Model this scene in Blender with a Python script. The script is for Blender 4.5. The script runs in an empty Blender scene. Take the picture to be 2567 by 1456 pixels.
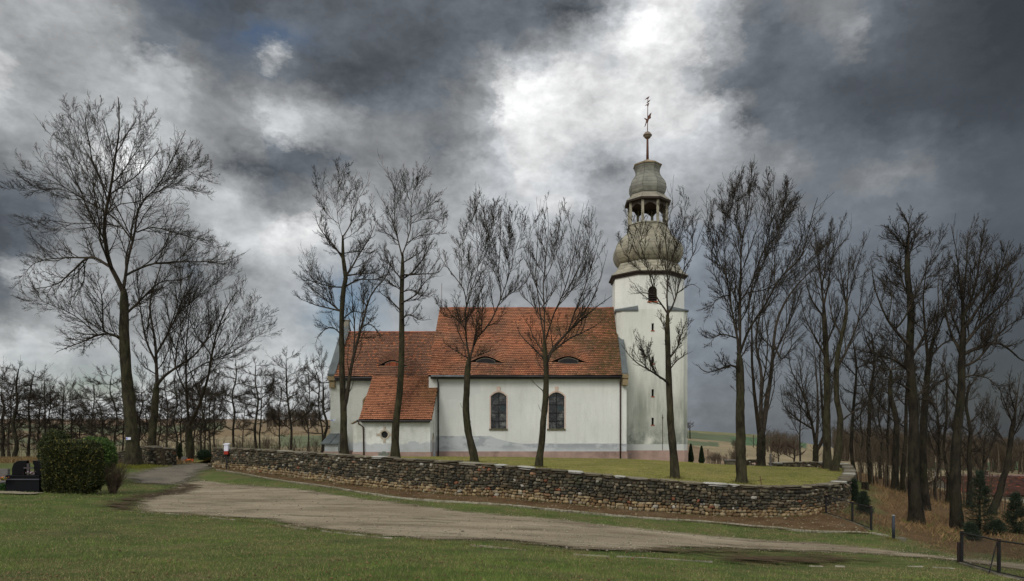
import bpy, bmesh, math, random
import numpy as np
from mathutils import Vector
from mathutils.geometry import tessellate_polygon
random.seed(7); RNG = np.random.default_rng(11)
SC = bpy.context.scene; COL = SC.collection
# ------------------------------------------------------------------ camera
F = 1711.0; CU, CV = 1370.0, 1075.0; EYE = 1.7      # pixel scale of a 2566 px wide frame
cam = bpy.data.cameras.new('camera'); camo = bpy.data.objects.new('camera', cam); COL.objects.link(camo)
camo.location = (0, 0, EYE); camo.rotation_euler = (math.radians(90), 0, 0)
cam.sensor_width = 36; cam.lens = 36 * F / 2566.0; cam.clip_start = 0.1; cam.clip_end = 6000
cam.shift_x = (1283 - CU) / 2566.0; cam.shift_y = (CV - 728) / 2566.0
SC.camera = camo
def W(u, v, D):
    return np.array([(u - CU) * D / F, D, EYE + (CV - v) * D / F])
# ------------------------------------------------------------------ world: overcast sky, cloud masses by direction
SUN_EL, SUN_AZ = math.radians(38), math.radians(205)   # azimuth from +Y towards +X: behind the viewer
LROWS = [
 [150,165,162,125,100,86,80,92,95,95,95,100,105,105,105,125,190,215,180,110,120,130,112,85,74,60],
 [170,168,152,138,112,98,92,120,98,90,88,88,95,110,145,190,238,215,165,104,105,125,95,80,72,60],
 [190,152,150,166,186,140,105,108,92,85,88,100,130,222,218,208,214,185,96,90,100,85,80,77,72,64],
 [170,160,165,175,165,140,140,200,165,125,125,118,150,228,212,218,208,218,190,108,92,88,75,75,70,72],
 [118,140,170,200,180,140,100,84,95,120,132,120,150,212,195,145,170,182,165,130,120,105,108,112,95,85],
 [82,98,130,150,160,182,175,118,150,172,150,150,165,195,185,160,150,150,140,122,116,115,112,112,100,85],
 [74,95,130,140,130,120,180,202,190,160,150,150,160,165,150,150,150,140,135,122,115,110,106,104,95,80],
 [90,150,165,150,120,110,125,160,172,150,150,150,160,150,140,135,130,126,124,118,110,105,100,95,85,75],
 [128,146,162,152,144,150,164,160,166,158,150,148,145,142,138,132,128,125,122,115,108,100,95,88,80,70],
 [178,158,160,166,170,172,180,182,186,170,155,148,142,138,134,130,126,122,118,112,105,98,92,84,76,68],
 [172,184,186,190,190,188,184,180,172,158,150,145,138,132,128,124,118,112,108,102,98,92,86,78,72,65],
 [178,184,186,188,188,186,182,176,166,152,140,135,130,126,122,118,114,110,106,100,95,90,84,77,72,65]]
LT = np.array(LROWS, float)
GAPS = [(640,88,80,28,1.0),(760,95,45,14,.8),(875,775,95,90,1.0),(230,955,150,36,1.0),(60,900,70,16,.5),(470,0,60,25,.45),(830,880,60,40,.5),(720,770,50,30,.3)]
BLOBS = [(280,25,22,14,34),(375,172,60,11,38),(440,196,30,9,30),(20,170,28,50,22),(720,312,42,16,52),(700,122,30,14,80),(672,140,26,20,30),(1036,356,14,9,75),(1262,265,26,50,34),(650,522,60,10,52),(745,567,42,13,52),(690,545,40,10,30),
 (100,125,66,28,-26),(385,112,60,24,-18),(760,392,100,26,-26),(600,400,60,16,-20),(900,170,120,50,-10),(835,312,60,14,30),(1640,45,34,20,44),(1430,160,34,34,28),(1330,190,30,26,20),(1785,277,46,15,60),(1850,262,30,10,34),(1948,286,24,9,50),(1905,360,46,8,55),(1820,372,40,8,34),
 (1885,302,50,15,-40),(1835,325,60,6,-40),(1530,422,56,20,-34),(1465,25,70,26,-38),(1385,35,50,34,-30),(2120,82,26,46,40),(1890,70,70,40,-14),(1560,520,40,12,30),(1420,500,60,14,26),(1330,430,40,10,34),(300,400,46,30,40),(60,690,110,14,40),(130,850,120,9,44),(150,815,140,7,-24),(60,905,120,10,30),
 (640,720,60,18,30),(775,738,34,16,44),(760,640,60,10,-26),(420,640,50,12,-20),(560,620,40,12,30),(215,938,26,9,70),(255,985,60,8,60),(340,1010,80,9,40),(880,640,60,30,16),(920,560,50,14,24),(1110,350,60,14,-20),(1180,420,60,16,22),(1240,600,60,14,24),(1360,560,40,14,26),(1650,340,50,14,-26),(1600,250,44,16,-22),(1560,150,50,20,-18),(1720,130,36,30,20),(1990,430,80,12,20),(2230,440,120,14,22),(2080,480,100,10,-16),(2400,330,90,16,14)]
def sky_rgb(u, v):
    cu = min(max(u, 0), 2500) / 100.0; cv = min(max(v, 0), 1100) / 100.0
    i, j = int(min(cu, 24.999)), int(min(cv, 10.999)); a, b = cu - i, cv - j
    L = (LT[j,i]*(1-a)+LT[j,i+1]*a)*(1-b) + (LT[j+1,i]*(1-a)+LT[j+1,i+1]*a)*b
    for bu, bv, ru, rv, w in BLOBS: L += w*math.exp(-((u-bu)/ru)**2-((v-bv)/rv)**2)*1.15
    L = min(max(L, 50), 246); s = L / 255.0; lin = s ** 2.2
    tint = np.array([.965, 1.0, 1.035]) if u > 1200 or L < 115 else np.array([.972, 1.0, 1.015])
    if L < 115: tint = np.array([.90, 1.0, 1.12])
    if u > 1650 and v > 550: tint = np.array([.90, 1.0, 1.13])
    if L > 195: tint = np.array([1.0, 1.0, 1.0])
    g = 0
    for gu, gv, ru, rv, w in GAPS: g = max(g, w * math.exp(-((u-gu)/ru)**2 - ((v-gv)/rv)**2))
    return lin * tint * (1.06 + .1*min(1, max(0, (L-110)/90))), g
world = bpy.data.worlds.new("World"); SC.world = world; world.use_nodes = True
nt = world.node_tree; nt.nodes.clear()
def N(t, **k):
    n = nt.nodes.new(t)
    for a, b in k.items(): setattr(n, a, b)
    return n
def lk(a, b): nt.links.new(a, b)
def mth(op, a, b=None, c=None, clamp=False):
    n = N('ShaderNodeMath', operation=op, use_clamp=clamp)
    for i, x in enumerate((a, b, c)):
        if x is None: continue
        if hasattr(x, 'links'): lk(x, n.inputs[i])
        else: n.inputs[i].default_value = x
    return n.outputs[0]
tc = N('ShaderNodeTexCoord'); sep = N('ShaderNodeSeparateXYZ'); lk(tc.outputs['Generated'], sep.inputs[0])
X, Y, Z = sep.outputs
az = mth('ARCTAN2', X, Y)
hyp = mth('SQRT', mth('ADD', mth('MULTIPLY', X, X), mth('MULTIPLY', Y, Y)))
tt = mth('DIVIDE', Z, mth('MAXIMUM', hyp, 0.02))
cmb = N('ShaderNodeCombineXYZ'); lk(az, cmb.inputs[0]); lk(mth('MULTIPLY', tt, 1.35), cmb.inputs[1])
def noise(vec, scale, detail, rough, w=0.0, dist=0.0):
    n = N('ShaderNodeTexNoise', noise_dimensions='4D'); lk(vec, n.inputs['Vector'])
    n.inputs['W'].default_value = w; n.inputs['Scale'].default_value = scale
    n.inputs['Detail'].default_value = detail; n.inputs['Roughness'].default_value = rough
    n.inputs['Distortion'].default_value = dist
    return n
wn = noise(cmb.outputs[0], 7.0, 7, .58, 1.3)
sw = N('ShaderNodeSeparateColor'); lk(wn.outputs['Color'], sw.inputs[0])
wn2 = noise(cmb.outputs[0], 26.0, 6, .6, 4.3)
sw2 = N('ShaderNodeSeparateColor'); lk(wn2.outputs['Color'], sw2.inputs[0])
def wob(base, a, b, k1, k2):
    return mth('ADD', mth('ADD', base, mth('MULTIPLY', mth('SUBTRACT', a, .5), k1)), mth('MULTIPLY', mth('SUBTRACT', b, .5), k2))
wn3 = noise(cmb.outputs[0], 75.0, 5, .65, 6.3)
sw3 = N('ShaderNodeSeparateColor'); lk(wn3.outputs['Color'], sw3.inputs[0])
azw = wob(az, sw.outputs[0], sw2.outputs[0], .07, .065)
ttw = wob(tt, sw.outputs[1], sw2.outputs[1], .05, .05)
A0, A1 = -0.80, 0.74
colr = None; gapr = None
NR, NS = 26, 31; T0, T1 = 0.0, 0.64; AM = -0.06
def ramp_row(t, a0, a1, fac):
    rp = N('ShaderNodeValToRGB'); rp.color_ramp.interpolation = 'EASE'; el = rp.color_ramp.elements
    for i in range(NS):
        p = i / (NS - 1); a = a0 + (a1 - a0) * p
        rgb, g = sky_rgb(CU + F * math.tan(a), CV - F * t / math.cos(a))
        e = el[0] if i == 0 else (el[len(el)-1] if i == NS - 1 else el.new(p))
        e.position = p; e.color = (rgb[0], rgb[1], rgb[2], g)
    lk(fac, rp.inputs[0]); return rp
azw = mth('ADD', azw, mth('MULTIPLY', mth('SUBTRACT', sw3.outputs[0], .5), .035)); ttw = mth('ADD', ttw, mth('MULTIPLY', mth('SUBTRACT', sw3.outputs[1], .5), .03))
fL = mth('DIVIDE', mth('SUBTRACT', azw, A0), AM - A0, clamp=True); fR = mth('DIVIDE', mth('SUBTRACT', azw, AM), A1 - AM, clamp=True); sR = mth('GREATER_THAN', azw, AM)
def mixc(fac, a, b, ty):
    m = N('ShaderNodeMix', data_type=ty); lk(fac, m.inputs[0]); i, o = ((6, 7), 2) if ty == 'RGBA' else ((2, 3), 0)
    lk(a, m.inputs[i[0]]); lk(b, m.inputs[i[1]]); return m.outputs[o]
for j in range(NR):
    t = T0 + (T1 - T0) * j / (NR - 1); l_, r_ = ramp_row(t, A0, AM, fL), ramp_row(t, AM, A1, fR)
    c_, g_ = mixc(sR, l_.outputs[0], r_.outputs[0], 'RGBA'), mixc(sR, l_.outputs[1], r_.outputs[1], 'FLOAT')
    if colr is None: colr, gapr = c_, g_
    else:
        fac = mth('DIVIDE', mth('SUBTRACT', ttw, T0 + (T1 - T0) * (j - 1) / (NR - 1)), (T1 - T0) / (NR - 1), clamp=True)
        colr, gapr = mixc(fac, colr, c_, 'RGBA'), mixc(fac, gapr, g_, 'FLOAT')
dn = noise(cmb.outputs[0], 10.0, 9, .6, 8.1, .35)
dn2 = noise(cmb.outputs[0], 34.0, 6, .6, 2.1, .3)
dt = mth('ADD', mth('MULTIPLY', mth('SUBTRACT', dn.outputs[0], .5), 1.0), mth('MULTIPLY', mth('SUBTRACT', dn2.outputs[0], .5), .85))
dt = mth('MULTIPLY', dt, mth('SUBTRACT', 1.0, mth('MULTIPLY', mth('SUBTRACT', az, 0.2), 1.6, clamp=True)))
vm = N('ShaderNodeVectorMath', operation='SCALE'); lk(colr, vm.inputs[0]); lk(mth('ADD', 1.0, dt), vm.inputs['Scale'])
skyt = N('ShaderNodeTexSky', sky_type='NISHITA', sun_disc=False); skyt.sun_elevation = SUN_EL; skyt.sun_rotation = SUN_AZ
sks = N('ShaderNodeVectorMath', operation='SCALE'); lk(skyt.outputs[0], sks.inputs[0]); sks.inputs['Scale'].default_value = 0.06
gm = N('ShaderNodeMix', data_type='RGBA'); lk(mth('MULTIPLY', gapr, 1.15, clamp=True), gm.inputs[0]); lk(vm.outputs[0], gm.inputs[6]); lk(sks.outputs[0], gm.inputs[7])
# brighter thin overcast overhead and behind the viewer
bk = mth('MULTIPLY', mth('SUBTRACT', mth('ABSOLUTE', az), 0.85), 1.6, clamp=True)
ov = mth('MULTIPLY', mth('SUBTRACT', tt, 0.72), 1.6, clamp=True)
bm = N('ShaderNodeMix', data_type='RGBA'); lk(mth('MAXIMUM', bk, ov), bm.inputs[0]); lk(gm.outputs[2], bm.inputs[6])
bs = N('ShaderNodeVectorMath', operation='SCALE'); bs.inputs[0].default_value = (.80, .83, .88); lk(mth('ADD', .78, mth('MULTIPLY', dn.outputs[0], .55)), bs.inputs['Scale'])
lk(bs.outputs[0], bm.inputs[7])
bg = N('ShaderNodeBackground'); lk(bm.outputs[2], bg.inputs[0]); bg.inputs[1].default_value = 1.0
# faint clear-sky light added through the cloud
bg2 = N('ShaderNodeBackground'); lk(skyt.outputs[0], bg2.inputs[0]); bg2.inputs[1].default_value = 0.004
ad = N('ShaderNodeAddShader'); lk(bg.outputs[0], ad.inputs[0]); lk(bg2.outputs[0], ad.inputs[1])
wo = N('ShaderNodeOutputWorld'); lk(ad.outputs[0], wo.inputs[0])
sl = bpy.data.lights.new('sun', 'SUN'); sl.energy = 1.55; sl.angle = math.radians(18); sl.color = (1, .96, .9)
slo = bpy.data.objects.new('sun', sl); COL.objects.link(slo)
d = Vector((math.sin(SUN_AZ)*math.cos(SUN_EL), math.cos(SUN_AZ)*math.cos(SUN_EL), math.sin(SUN_EL)))
slo.rotation_euler = d.to_track_quat('Z', 'Y').to_euler(); slo.location = (0, -20, 40)
SC.view_settings.view_transform = 'Standard'; SC.view_settings.look = 'None'; SC.view_settings.exposure = 0; SC.view_settings.gamma = 1
# ------------------------------------------------------------------ helpers
def srgb(r, g, b):
    return tuple(((c/255.0)/12.92 if c <= 10 else (((c/255.0)+.055)/1.055)**2.4) for c in (r, g, b))
class Mat:
    """small node builder"""
    def __init__(s, name, rough=.85, spec=.3, metal=0.0):
        s.m = bpy.data.materials.new(name); s.m.use_nodes = True; s.t = s.m.node_tree
        s.b = s.t.nodes['Principled BSDF']; s.b.inputs['Roughness'].default_value = rough
        s.b.inputs['Specular IOR Level'].default_value = spec; s.b.inputs['Metallic'].default_value = metal
        s.co = s.n('ShaderNodeTexCoord').outputs['Object']
    def n(s, t, **k):
        x = s.t.nodes.new(t)
        for a, b in k.items(): setattr(x, a, b)
        return x
    def l(s, a, b): s.t.links.new(a, b)
    def put(s, v, i):
        if hasattr(v, 'links'): s.l(v, i)
        elif isinstance(v, (tuple, list)) and len(v) == 3 and i.type == 'RGBA': i.default_value = (*v, 1)
        else: i.default_value = v
    def math(s, op, a, b=None, clamp=False):
        x = s.n('ShaderNodeMath', operation=op, use_clamp=clamp); s.put(a, x.inputs[0])
        if b is not None: s.put(b, x.inputs[1])
        return x.outputs[0]
    def noise(s, scale, detail=4, rough=.55, vec=None, stretch=None, dist=0):
        v = vec or s.co
        if stretch:
            mp = s.n('ShaderNodeMapping'); s.l(v, mp.inputs[0]); mp.inputs['Scale'].default_value = stretch; v = mp.outputs[0]
        x = s.n('ShaderNodeTexNoise'); s.l(v, x.inputs['Vector']); x.inputs['Scale'].default_value = scale
        x.inputs['Detail'].default_value = detail; x.inputs['Roughness'].default_value = rough; x.inputs['Distortion'].default_value = dist
        return x.outputs[0]
    def ramp(s, f, stops):
        r = s.n('ShaderNodeValToRGB'); s.l(f, r.inputs[0]); el = r.color_ramp.elements
        while len(el) < len(stops): el.new(.5)
        for e, (p, c) in zip(el, stops):
            e.position = p; c = c if isinstance(c, (tuple, list)) else (c, c, c); e.color = (*c[:3], 1)
        return r.outputs[0]
    def mix(s, f, a, b, mode='MIX'):
        x = s.n('ShaderNodeMix', data_type='RGBA', blend_type=mode); s.put(f, x.inputs[0]); s.put(a, x.inputs[6]); s.put(b, x.inputs[7]); return x.outputs[2]
    def attr(s, name, out='Color'):
        x = s.n('ShaderNodeAttribute'); x.attribute_name = name; return x.outputs[out]
    def xyz(s):
        x = s.n('ShaderNodeSeparateXYZ'); s.l(s.co, x.inputs[0]); return x.outputs
    def bump(s, h, strength=.4, dist=.02):
        x = s.n('ShaderNodeBump'); x.inputs['Strength'].default_value = strength; x.inputs['Distance'].default_value = dist
        s.l(h, x.inputs['Height']); s.l(x.outputs[0], s.b.inputs['Normal'])
    def col(s, c): s.put(c, s.b.inputs['Base Color']); return s
def simple(name, rgb, rough=.7, var=.25, scale=6, spec=.3, metal=0, bump=0, dirt=None):
    m = Mat(name, rough, spec, metal); c = srgb(*rgb)
    n = m.noise(scale, 5, .6)
    lo = tuple(x*(1-var) for x in c); hi = tuple(min(1, x*(1+var)) for x in c)
    k = m.ramp(n, [(.3, lo), (.7, hi)])
    if dirt: k = m.mix(m.ramp(m.noise(scale*.35, 6, .65), [(.52, 0.), (.68, 1.)]), k, srgb(*dirt))
    m.col(k)
    if bump: m.bump(m.noise(scale*6, 5, .6), bump, .01)
    return m.m
def raw_mesh(name, V, Q=None, T=None, mat=None, parent=None, attrs=None, smooth=False, mats=None, midx=None):
    """V (n,3); Q (m,4), T (k,3) index arrays; attrs {name: ('POINT'|'FACE', 'FLOAT'|'FLOAT_COLOR', array)}"""
    me = bpy.data.meshes.new(name); V = np.asarray(V, np.float32)
    Q = np.zeros((0,4), np.int32) if Q is None else np.asarray(Q, np.int32); T = np.zeros((0,3), np.int32) if T is None else np.asarray(T, np.int32)
    me.vertices.add(len(V)); me.vertices.foreach_set('co', V.ravel())
    nl = Q.size + T.size; me.loops.add(nl); me.loops.foreach_set('vertex_index', np.concatenate([Q.ravel(), T.ravel()]).astype(np.int32))
    np_ = len(Q) + len(T); me.polygons.add(np_)
    st = np.concatenate([np.arange(len(Q))*4, Q.size + np.arange(len(T))*3]).astype(np.int32)
    me.polygons.foreach_set('loop_start', st)
    try: me.polygons.foreach_set('loop_total', np.concatenate([np.full(len(Q),4), np.full(len(T),3)]).astype(np.int32))
    except Exception: pass
    if smooth: me.polygons.foreach_set('use_smooth', np.ones(np_, bool))
    for k, (dom, ty, arr) in (attrs or {}).items():
        a = me.attributes.new(k, ty, dom); arr = np.asarray(arr, np.float32)
        if ty == 'FLOAT_COLOR':
            if arr.shape[1] == 3: arr = np.concatenate([arr, np.ones((len(arr),1), np.float32)], 1)
            a.data.foreach_set('color', arr.ravel())
        else: a.data.foreach_set('value', arr.ravel())
    for m in (mats or ([mat] if mat else [])): me.materials.append(m)
    if midx is not None: me.polygons.foreach_set('material_index', np.asarray(midx, np.int32))
    me.update(calc_edges=True); me.validate(clean_customdata=False)
    o = bpy.data.objects.new(name, me); COL.objects.link(o)
    if parent: o.parent = parent; o.matrix_parent_inverse.identity(); put_local(o, parent)
    return o
def put_local(o, parent):
    # geometry is authored in world coordinates; cancel the parents' translations
    t = Vector((0,0,0)); p = parent
    while p is not None: t += p.location; p = p.parent
    o.location = (-t.x, -t.y, -t.z)
def tag(o, label=None, cat=None, group=None, kind=None):
    if label: o['label'] = label
    if cat: o['category'] = cat
    if group: o['group'] = group
    if kind: o['kind'] = kind
    return o
def thing(name, loc, label, cat, group=None):
    o = bpy.data.objects.new(name, None); o.empty_display_size = .2; COL.objects.link(o); o.location = tuple(float(c) for c in loc)
    return tag(o, label, cat, group)
class MB:
    """collects faces (world coordinates) into one mesh"""
    def __init__(s): s.v = []; s.f = []; s.c = []
    def add(s, vs, fs, col=None):
        k = len(s.v); s.v += [tuple(map(float, p)) for p in vs]; s.f += [tuple(i+k for i in f) for f in fs]; s.c += [col or (1,1,1)]*len(fs)
    def box(s, x0, x1, y0, y1, z0, z1, col=None):
        s.add([(x0,y0,z0),(x1,y0,z0),(x1,y1,z0),(x0,y1,z0),(x0,y0,z1),(x1,y0,z1),(x1,y1,z1),(x0,y1,z1)],
              [(0,3,2,1),(4,5,6,7),(0,1,5,4),(1,2,6,5),(2,3,7,6),(3,0,4,7)], col)
    def prism(s, poly, vec, col=None):
        n = len(poly); a = [Vector(p) for p in poly]; v = Vector(vec); b = [p+v for p in a]
        nrm = sum(((a[i]-a[0]).cross(a[(i+1)%n]-a[0]) for i in range(n)), Vector())
        if nrm.dot(v) > 0: a, b = a[::-1], b[::-1]
        s.add(a+b, [tuple(range(n)), tuple(range(2*n-1, n-1, -1))] + [(i, i+n, (i+1)%n+n, (i+1)%n) for i in range(n)], col)
    def tube(s, pts, r, k=8, col=None, cap=True):
        pts = [Vector(p) for p in pts]; n = len(pts); rs = r if isinstance(r, (list, tuple)) else [r]*n; vs = []
        for i, p in enumerate(pts):
            t = (pts[min(i+1,n-1)] - pts[max(i-1,0)]).normalized()
            q = t.orthogonal().normalized() if i == 0 else (q - t*q.dot(t)).normalized()
            w = t.cross(q)
            for j in range(k): a = 2*math.pi*j/k; vs.append(p + (q*math.cos(a)+w*math.sin(a))*rs[i])
        fs = [(i*k+j, i*k+(j+1)%k, (i+1)*k+(j+1)%k, (i+1)*k+j) for i in range(n-1) for j in range(k)]
        if cap: fs += [tuple(range(k-1,-1,-1)), tuple((n-1)*k+j for j in range(k))]
        s.add(vs, fs, col)
    def lathe(s, c, prof, k=16, rot=0, cols=None, cap=True):
        vs = [(c[0]+r*math.cos(rot+2*math.pi*j/k), c[1]+r*math.sin(rot+2*math.pi*j/k), c[2]+z) for r, z in prof for j in range(k)]
        base = len(s.v); n = len(prof)
        s.v += vs
        for i in range(n-1):
            for j in range(k):
                s.f.append(tuple(base+q for q in (i*k+j, i*k+(j+1)%k, (i+1)*k+(j+1)%k, (i+1)*k+j))); s.c.append(cols(i,j) if cols else (1,1,1))
        if cap:
            s.f.append(tuple(base+q for q in range(k-1,-1,-1))); s.f.append(tuple(base+(n-1)*k+j for j in range(k))); s.c += [(1,1,1)]*2
    def build(s, name, mat, parent=None, bevel=0, smooth=False, kind=None):
        me = bpy.data.meshes.new(name); me.from_pydata(s.v, [], s.f); me.materials.append(mat)
        a = me.attributes.new('Col', 'FLOAT_COLOR', 'FACE')
        a.data.foreach_set('color', np.array([(*c[:3], 1) for c in s.c], np.float32).ravel())
        if smooth: me.polygons.foreach_set('use_smooth', [True]*len(me.polygons))
        me.update(); o = bpy.data.objects.new(name, me); COL.objects.link(o)
        if parent: o.parent = parent; put_local(o, parent)
        if bevel:
            b = o.modifiers.new('bevel', 'BEVEL'); b.width = bevel; b.segments = 2; b.limit_method = 'ANGLE'
        if kind: o['kind'] = kind
        return o
# ------------------------------------------------------------------ terrain functions
class RBF:
    def __init__(s, pts):
        P = np.array(pts, float); s.p = P[:, :2]; n = len(P)
        K = np.linalg.norm(s.p[:,None]-s.p[None], axis=2); A = np.zeros((n+3, n+3)); A[:n,:n] = K + 0.0; A[:n,:n] -= np.eye(n)*0.8
        A[:n,n] = 1; A[:n,n+1:] = s.p; A[n,:n] = 1; A[n+1:,:n] = s.p.T
        s.w = np.linalg.solve(A, np.concatenate([P[:,2], [0,0,0]]))
    def __call__(s, x, y):
        x = np.asarray(x, float); q = np.stack([x.ravel(), np.asarray(y, float).ravel()], 1); out = np.empty(len(q))
        for i in range(0, len(q), 20000):
            b = q[i:i+20000]; K = np.linalg.norm(b[:,None]-s.p[None], axis=2)
            out[i:i+20000] = K @ s.w[:-3] + s.w[-3] + b @ s.w[-2:]
        return out.reshape(x.shape)
# wall line: u, D, v of top, v of foot
WALL = [(543,43,1123,1172),(641,40,1126,1182),(750,37.5,1133,1196),(850,35,1139,1209),(975,33,1147,1224),(1125,31,1156,1238),(1283,29.7,1168,1247),
        (1433,28.9,1182,1263),(1583,28.5,1196,1277),(1733,28.3,1208,1287),(1833,28.4,1215,1292),(1933,28.7,1219,1294),(2000,29.1,1219,1292),(2058,29.9,1215,1284),(2098,31.6,1209,1272),
        (2118,34.5,1199,1250),(2128,38.5,1186,1228),(2126,43,1172,1205),(2112,47.5,1162,1190),(2060,51.5,1158,1180),(1990,54,1158,1178),(1932,55.5,1160,1176)]
P = []
for u, D, vt, vb in WALL: P.append((u, vb, D))
P += [(1283,1269,27.6),(1283,1292,25.8),(1283,1330,21.5),(1283,1370,17.2),(1283,1410,12.3),(1283,1456,8.0),
 (500,1222,34),(420,1240,31.5),(180,1236,28),(350,1285,24),(100,1285,22),(0,1350,15),(0,1456,9),(350,1370,15.3),(640,1456,8.4),(640,1330,20),(900,1345,18.8),(900,1238,31),(800,1400,13),
 (1900,1324,26.3),(1900,1349,24.2),(1900,1378,21.4),(1900,1420,16.6),(1900,1456,12.5),(1600,1329,23.4),(1600,1390,16),(1600,1456,9.8),(2300,1390,21.5),(2300,1430,17.2),(2300,1456,14.5),
 (2566,1425,20.5),(2566,1456,17),(2566,1395,24),(2566,1340,29),(2800,1440,21),(2700,1456,19),(0,1230,28),(-200,1240,28),(0,1165,42),(0,1150,60),(335,1160,41.5),(385,1168,42.8),(430,1152,50),
 (500,1145,56),(700,1150,56),(200,1150,56),(-300,1160,50),(-400,1300,18),(2150,1218,37),(2230,1245,36),(2330,1290,33),(2300,1318,30.5),(2395,1330,29.5),(2183,1325,27),(2072,1288,29.2),(2240,1352,24.3),
 (2400,1262,72),(2250,1210,66),(2566,1262,76),(2150,1180,60),(2400,1306,48),(2566,1318,46),(2800,1300,50),(2450,1335,28.5),(2540,1332,28)]
ctrl = [tuple(W(*p)) for p in P]
for x in (-22, -10, 0, 10, 20): ctrl.append((x, 68, -1.9)); 
ctrl += [(-40, 68, -2.2), (40, 72, -5), (60, 74, -7.5), (-30, 10, -.6), (-14, 0, -.2), (0, 3, .05), (0, -10, .3), (14, 2, -1.0), (26, 10, -2.2), (-20, -20, 0), (20, -20, -1)]
z_near = RBF(ctrl)
FD = np.array([70,110,200,350,550,1000.]); FU = np.array([-900,600,1000,1722,1900,2100,2300,2566,3200.])
FV = np.array([[1150,1150,1124,1096,1072,1051],[1150,1150,1124,1096,1072,1051],[1152,1152,1128,1098,1072,1055],[1165,1172,1152,1116,1079,1082],[1170,1180,1163,1128,1092,1092],
      [1178,1192,1174,1148,1134,1125],[1205,1225,1196,1162,1146,1135],[1262,1240,1206,1182,1168,1158],[1262,1240,1206,1182,1168,1158]])
def v_far(u, D):
    u = np.clip(u, FU[0], FU[-1]); D = np.clip(D, FD[0], FD[-1]); L = np.log(D); LF = np.log(FD)
    i = np.clip(np.searchsorted(FU, u) - 1, 0, len(FU)-2); a = (u - FU[i])/(FU[i+1]-FU[i])
    j = np.clip(np.searchsorted(LF, L) - 1, 0, len(LF)-2); b = (L - LF[j])/(LF[j+1]-LF[j])
    return (FV[i,j]*(1-a)+FV[i+1,j]*a)*(1-b) + (FV[i,j+1]*(1-a)+FV[i+1,j+1]*a)*b
def z_ground(x, y):
    x = np.asarray(x, float); y = np.asarray(y, float); zn = np.clip(z_near(x, y), -9, 2)
    ys = np.maximum(y, np.abs(x)*.35 + 1); u = CU + F*x/ys; zf = EYE + (CV - v_far(u, ys))*np.maximum(ys, 70)/F
    r = np.clip((y - 58)/26.0, 0, 1); r = r*r*(3-2*r); side = np.clip((np.abs(x) - 60)/60, 0, 1)
    r = np.maximum(r, side*0); z = zn*(1-r) + zf*r
    back = np.clip((-y - 20)/60, 0, 1); z = z*(1-back) + 0*back
    und = .5*np.sin(x*.021+1)*np.cos(y*.017)*np.clip((y-150)/200, 0, 1)*3
    return z + und*0.6
def hit(u, v):
    """where the ground is met along a sight line"""
    D = np.geomspace(5, 900, 900); p0 = (u - CU)/F; zz = z_ground(p0*D, D); ray = EYE + (CV - v)*D/F
    k = np.argmax(ray <= zz) if np.any(ray <= zz) else len(D)-1
    if k > 0:
        a0 = ray[k-1]-zz[k-1]; a1 = ray[k]-zz[k]; t = a0/(a0-a1+1e-9); Dk = D[k-1]+(D[k]-D[k-1])*min(max(t,0),1)
    else: Dk = D[0]
    return np.array([p0*Dk, Dk, float(z_ground(p0*Dk, Dk))])
def catmull(pts, n):
    P_ = np.array(pts, float); P_ = np.vstack([2*P_[0]-P_[1], P_, 2*P_[-1]-P_[-2]]); out = []
    for i in range(1, len(P_)-2):
        for t in np.linspace(0, 1, n, endpoint=False):
            a, b, c, e = P_[i-1], P_[i], P_[i+1], P_[i+2]
            out.append(.5*((2*b)+(c-a)*t+(2*a-5*b+4*c-e)*t*t+(3*b-a-3*c+e)*t**3))
    out.append(P_[-2]); return np.array(out)
wall_path = catmull([(W(u,vt,D)[0], D, W(u,vt,D)[2], W(u,vb,D)[2]) for u, D, vt, vb in WALL], 12)   # x, y, ztop, zfoot
lawn_poly = np.vstack([wall_path[:, :2], [[17.5,57.5],[13,62],[0,64],[-20,63],[-28,56],[-27.5,50],[-24.2,46.8],[-22.5,45.0]]])
def sdist(px, py, poly):
    """signed distance to polygon, positive inside"""
    px = np.asarray(px, float); py = np.asarray(py, float); sh = px.shape; q = np.stack([px.ravel(), py.ravel()], 1)
    d2 = np.full(len(q), 1e18); ins = np.zeros(len(q), bool); n = len(poly)
    for i in range(n):
        a, b = poly[i], poly[(i+1)%n]; e = b-a; w = q-a; t = np.clip((w@e)/(e@e+1e-12), 0, 1)
        d2 = np.minimum(d2, ((w - t[:,None]*e)**2).sum(1))
        c = (a[1] > q[:,1]) != (b[1] > q[:,1]); xx = a[0] + (q[:,1]-a[1])/((b[1]-a[1]) if abs(b[1]-a[1]) > 1e-12 else 1e-12)*e[0]
        ins ^= c & (q[:,0] < xx)
    return np.where(ins, 1, -1).reshape(sh)*np.sqrt(d2).reshape(sh)
lawn_ctrl = [(x, y, zt-.16) for x, y, zt, zf in wall_path[::6]]
lawn_ctrl = [c if c[1] < 46 else (c[0], c[1], c[2]-.28) for c in lawn_ctrl]
lawn_ctrl += [tuple(W(*p)) for p in [(830,1143,56),(1000,1143,54),(1100,1144,54.5),(1300,1145,54.8),(1560,1149,54.8),(1650,1154,57),(1720,1157,57.3),(1186,1158,39),(1352,1171,35.5),(1690,1198,31.5),
      (1860,1211,30.8),(860,1146,46),(993,1152,43),(1905,1169,48),(2075,1176,43),(2098,1182,41),(1740,1160,59.5),(1830,1171,56),(1900,1172,56),(470,1160,47.2),(543,1158,47),(430,1159,47),(480,1150,50),(1780,1162,61)]]
lawn_ctrl += [(0, 64, -1.3), (-20, 63, -.8), (13, 62, -1.4), (-28, 56, -.6)]
z_lawn = RBF(lawn_ctrl)
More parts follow.
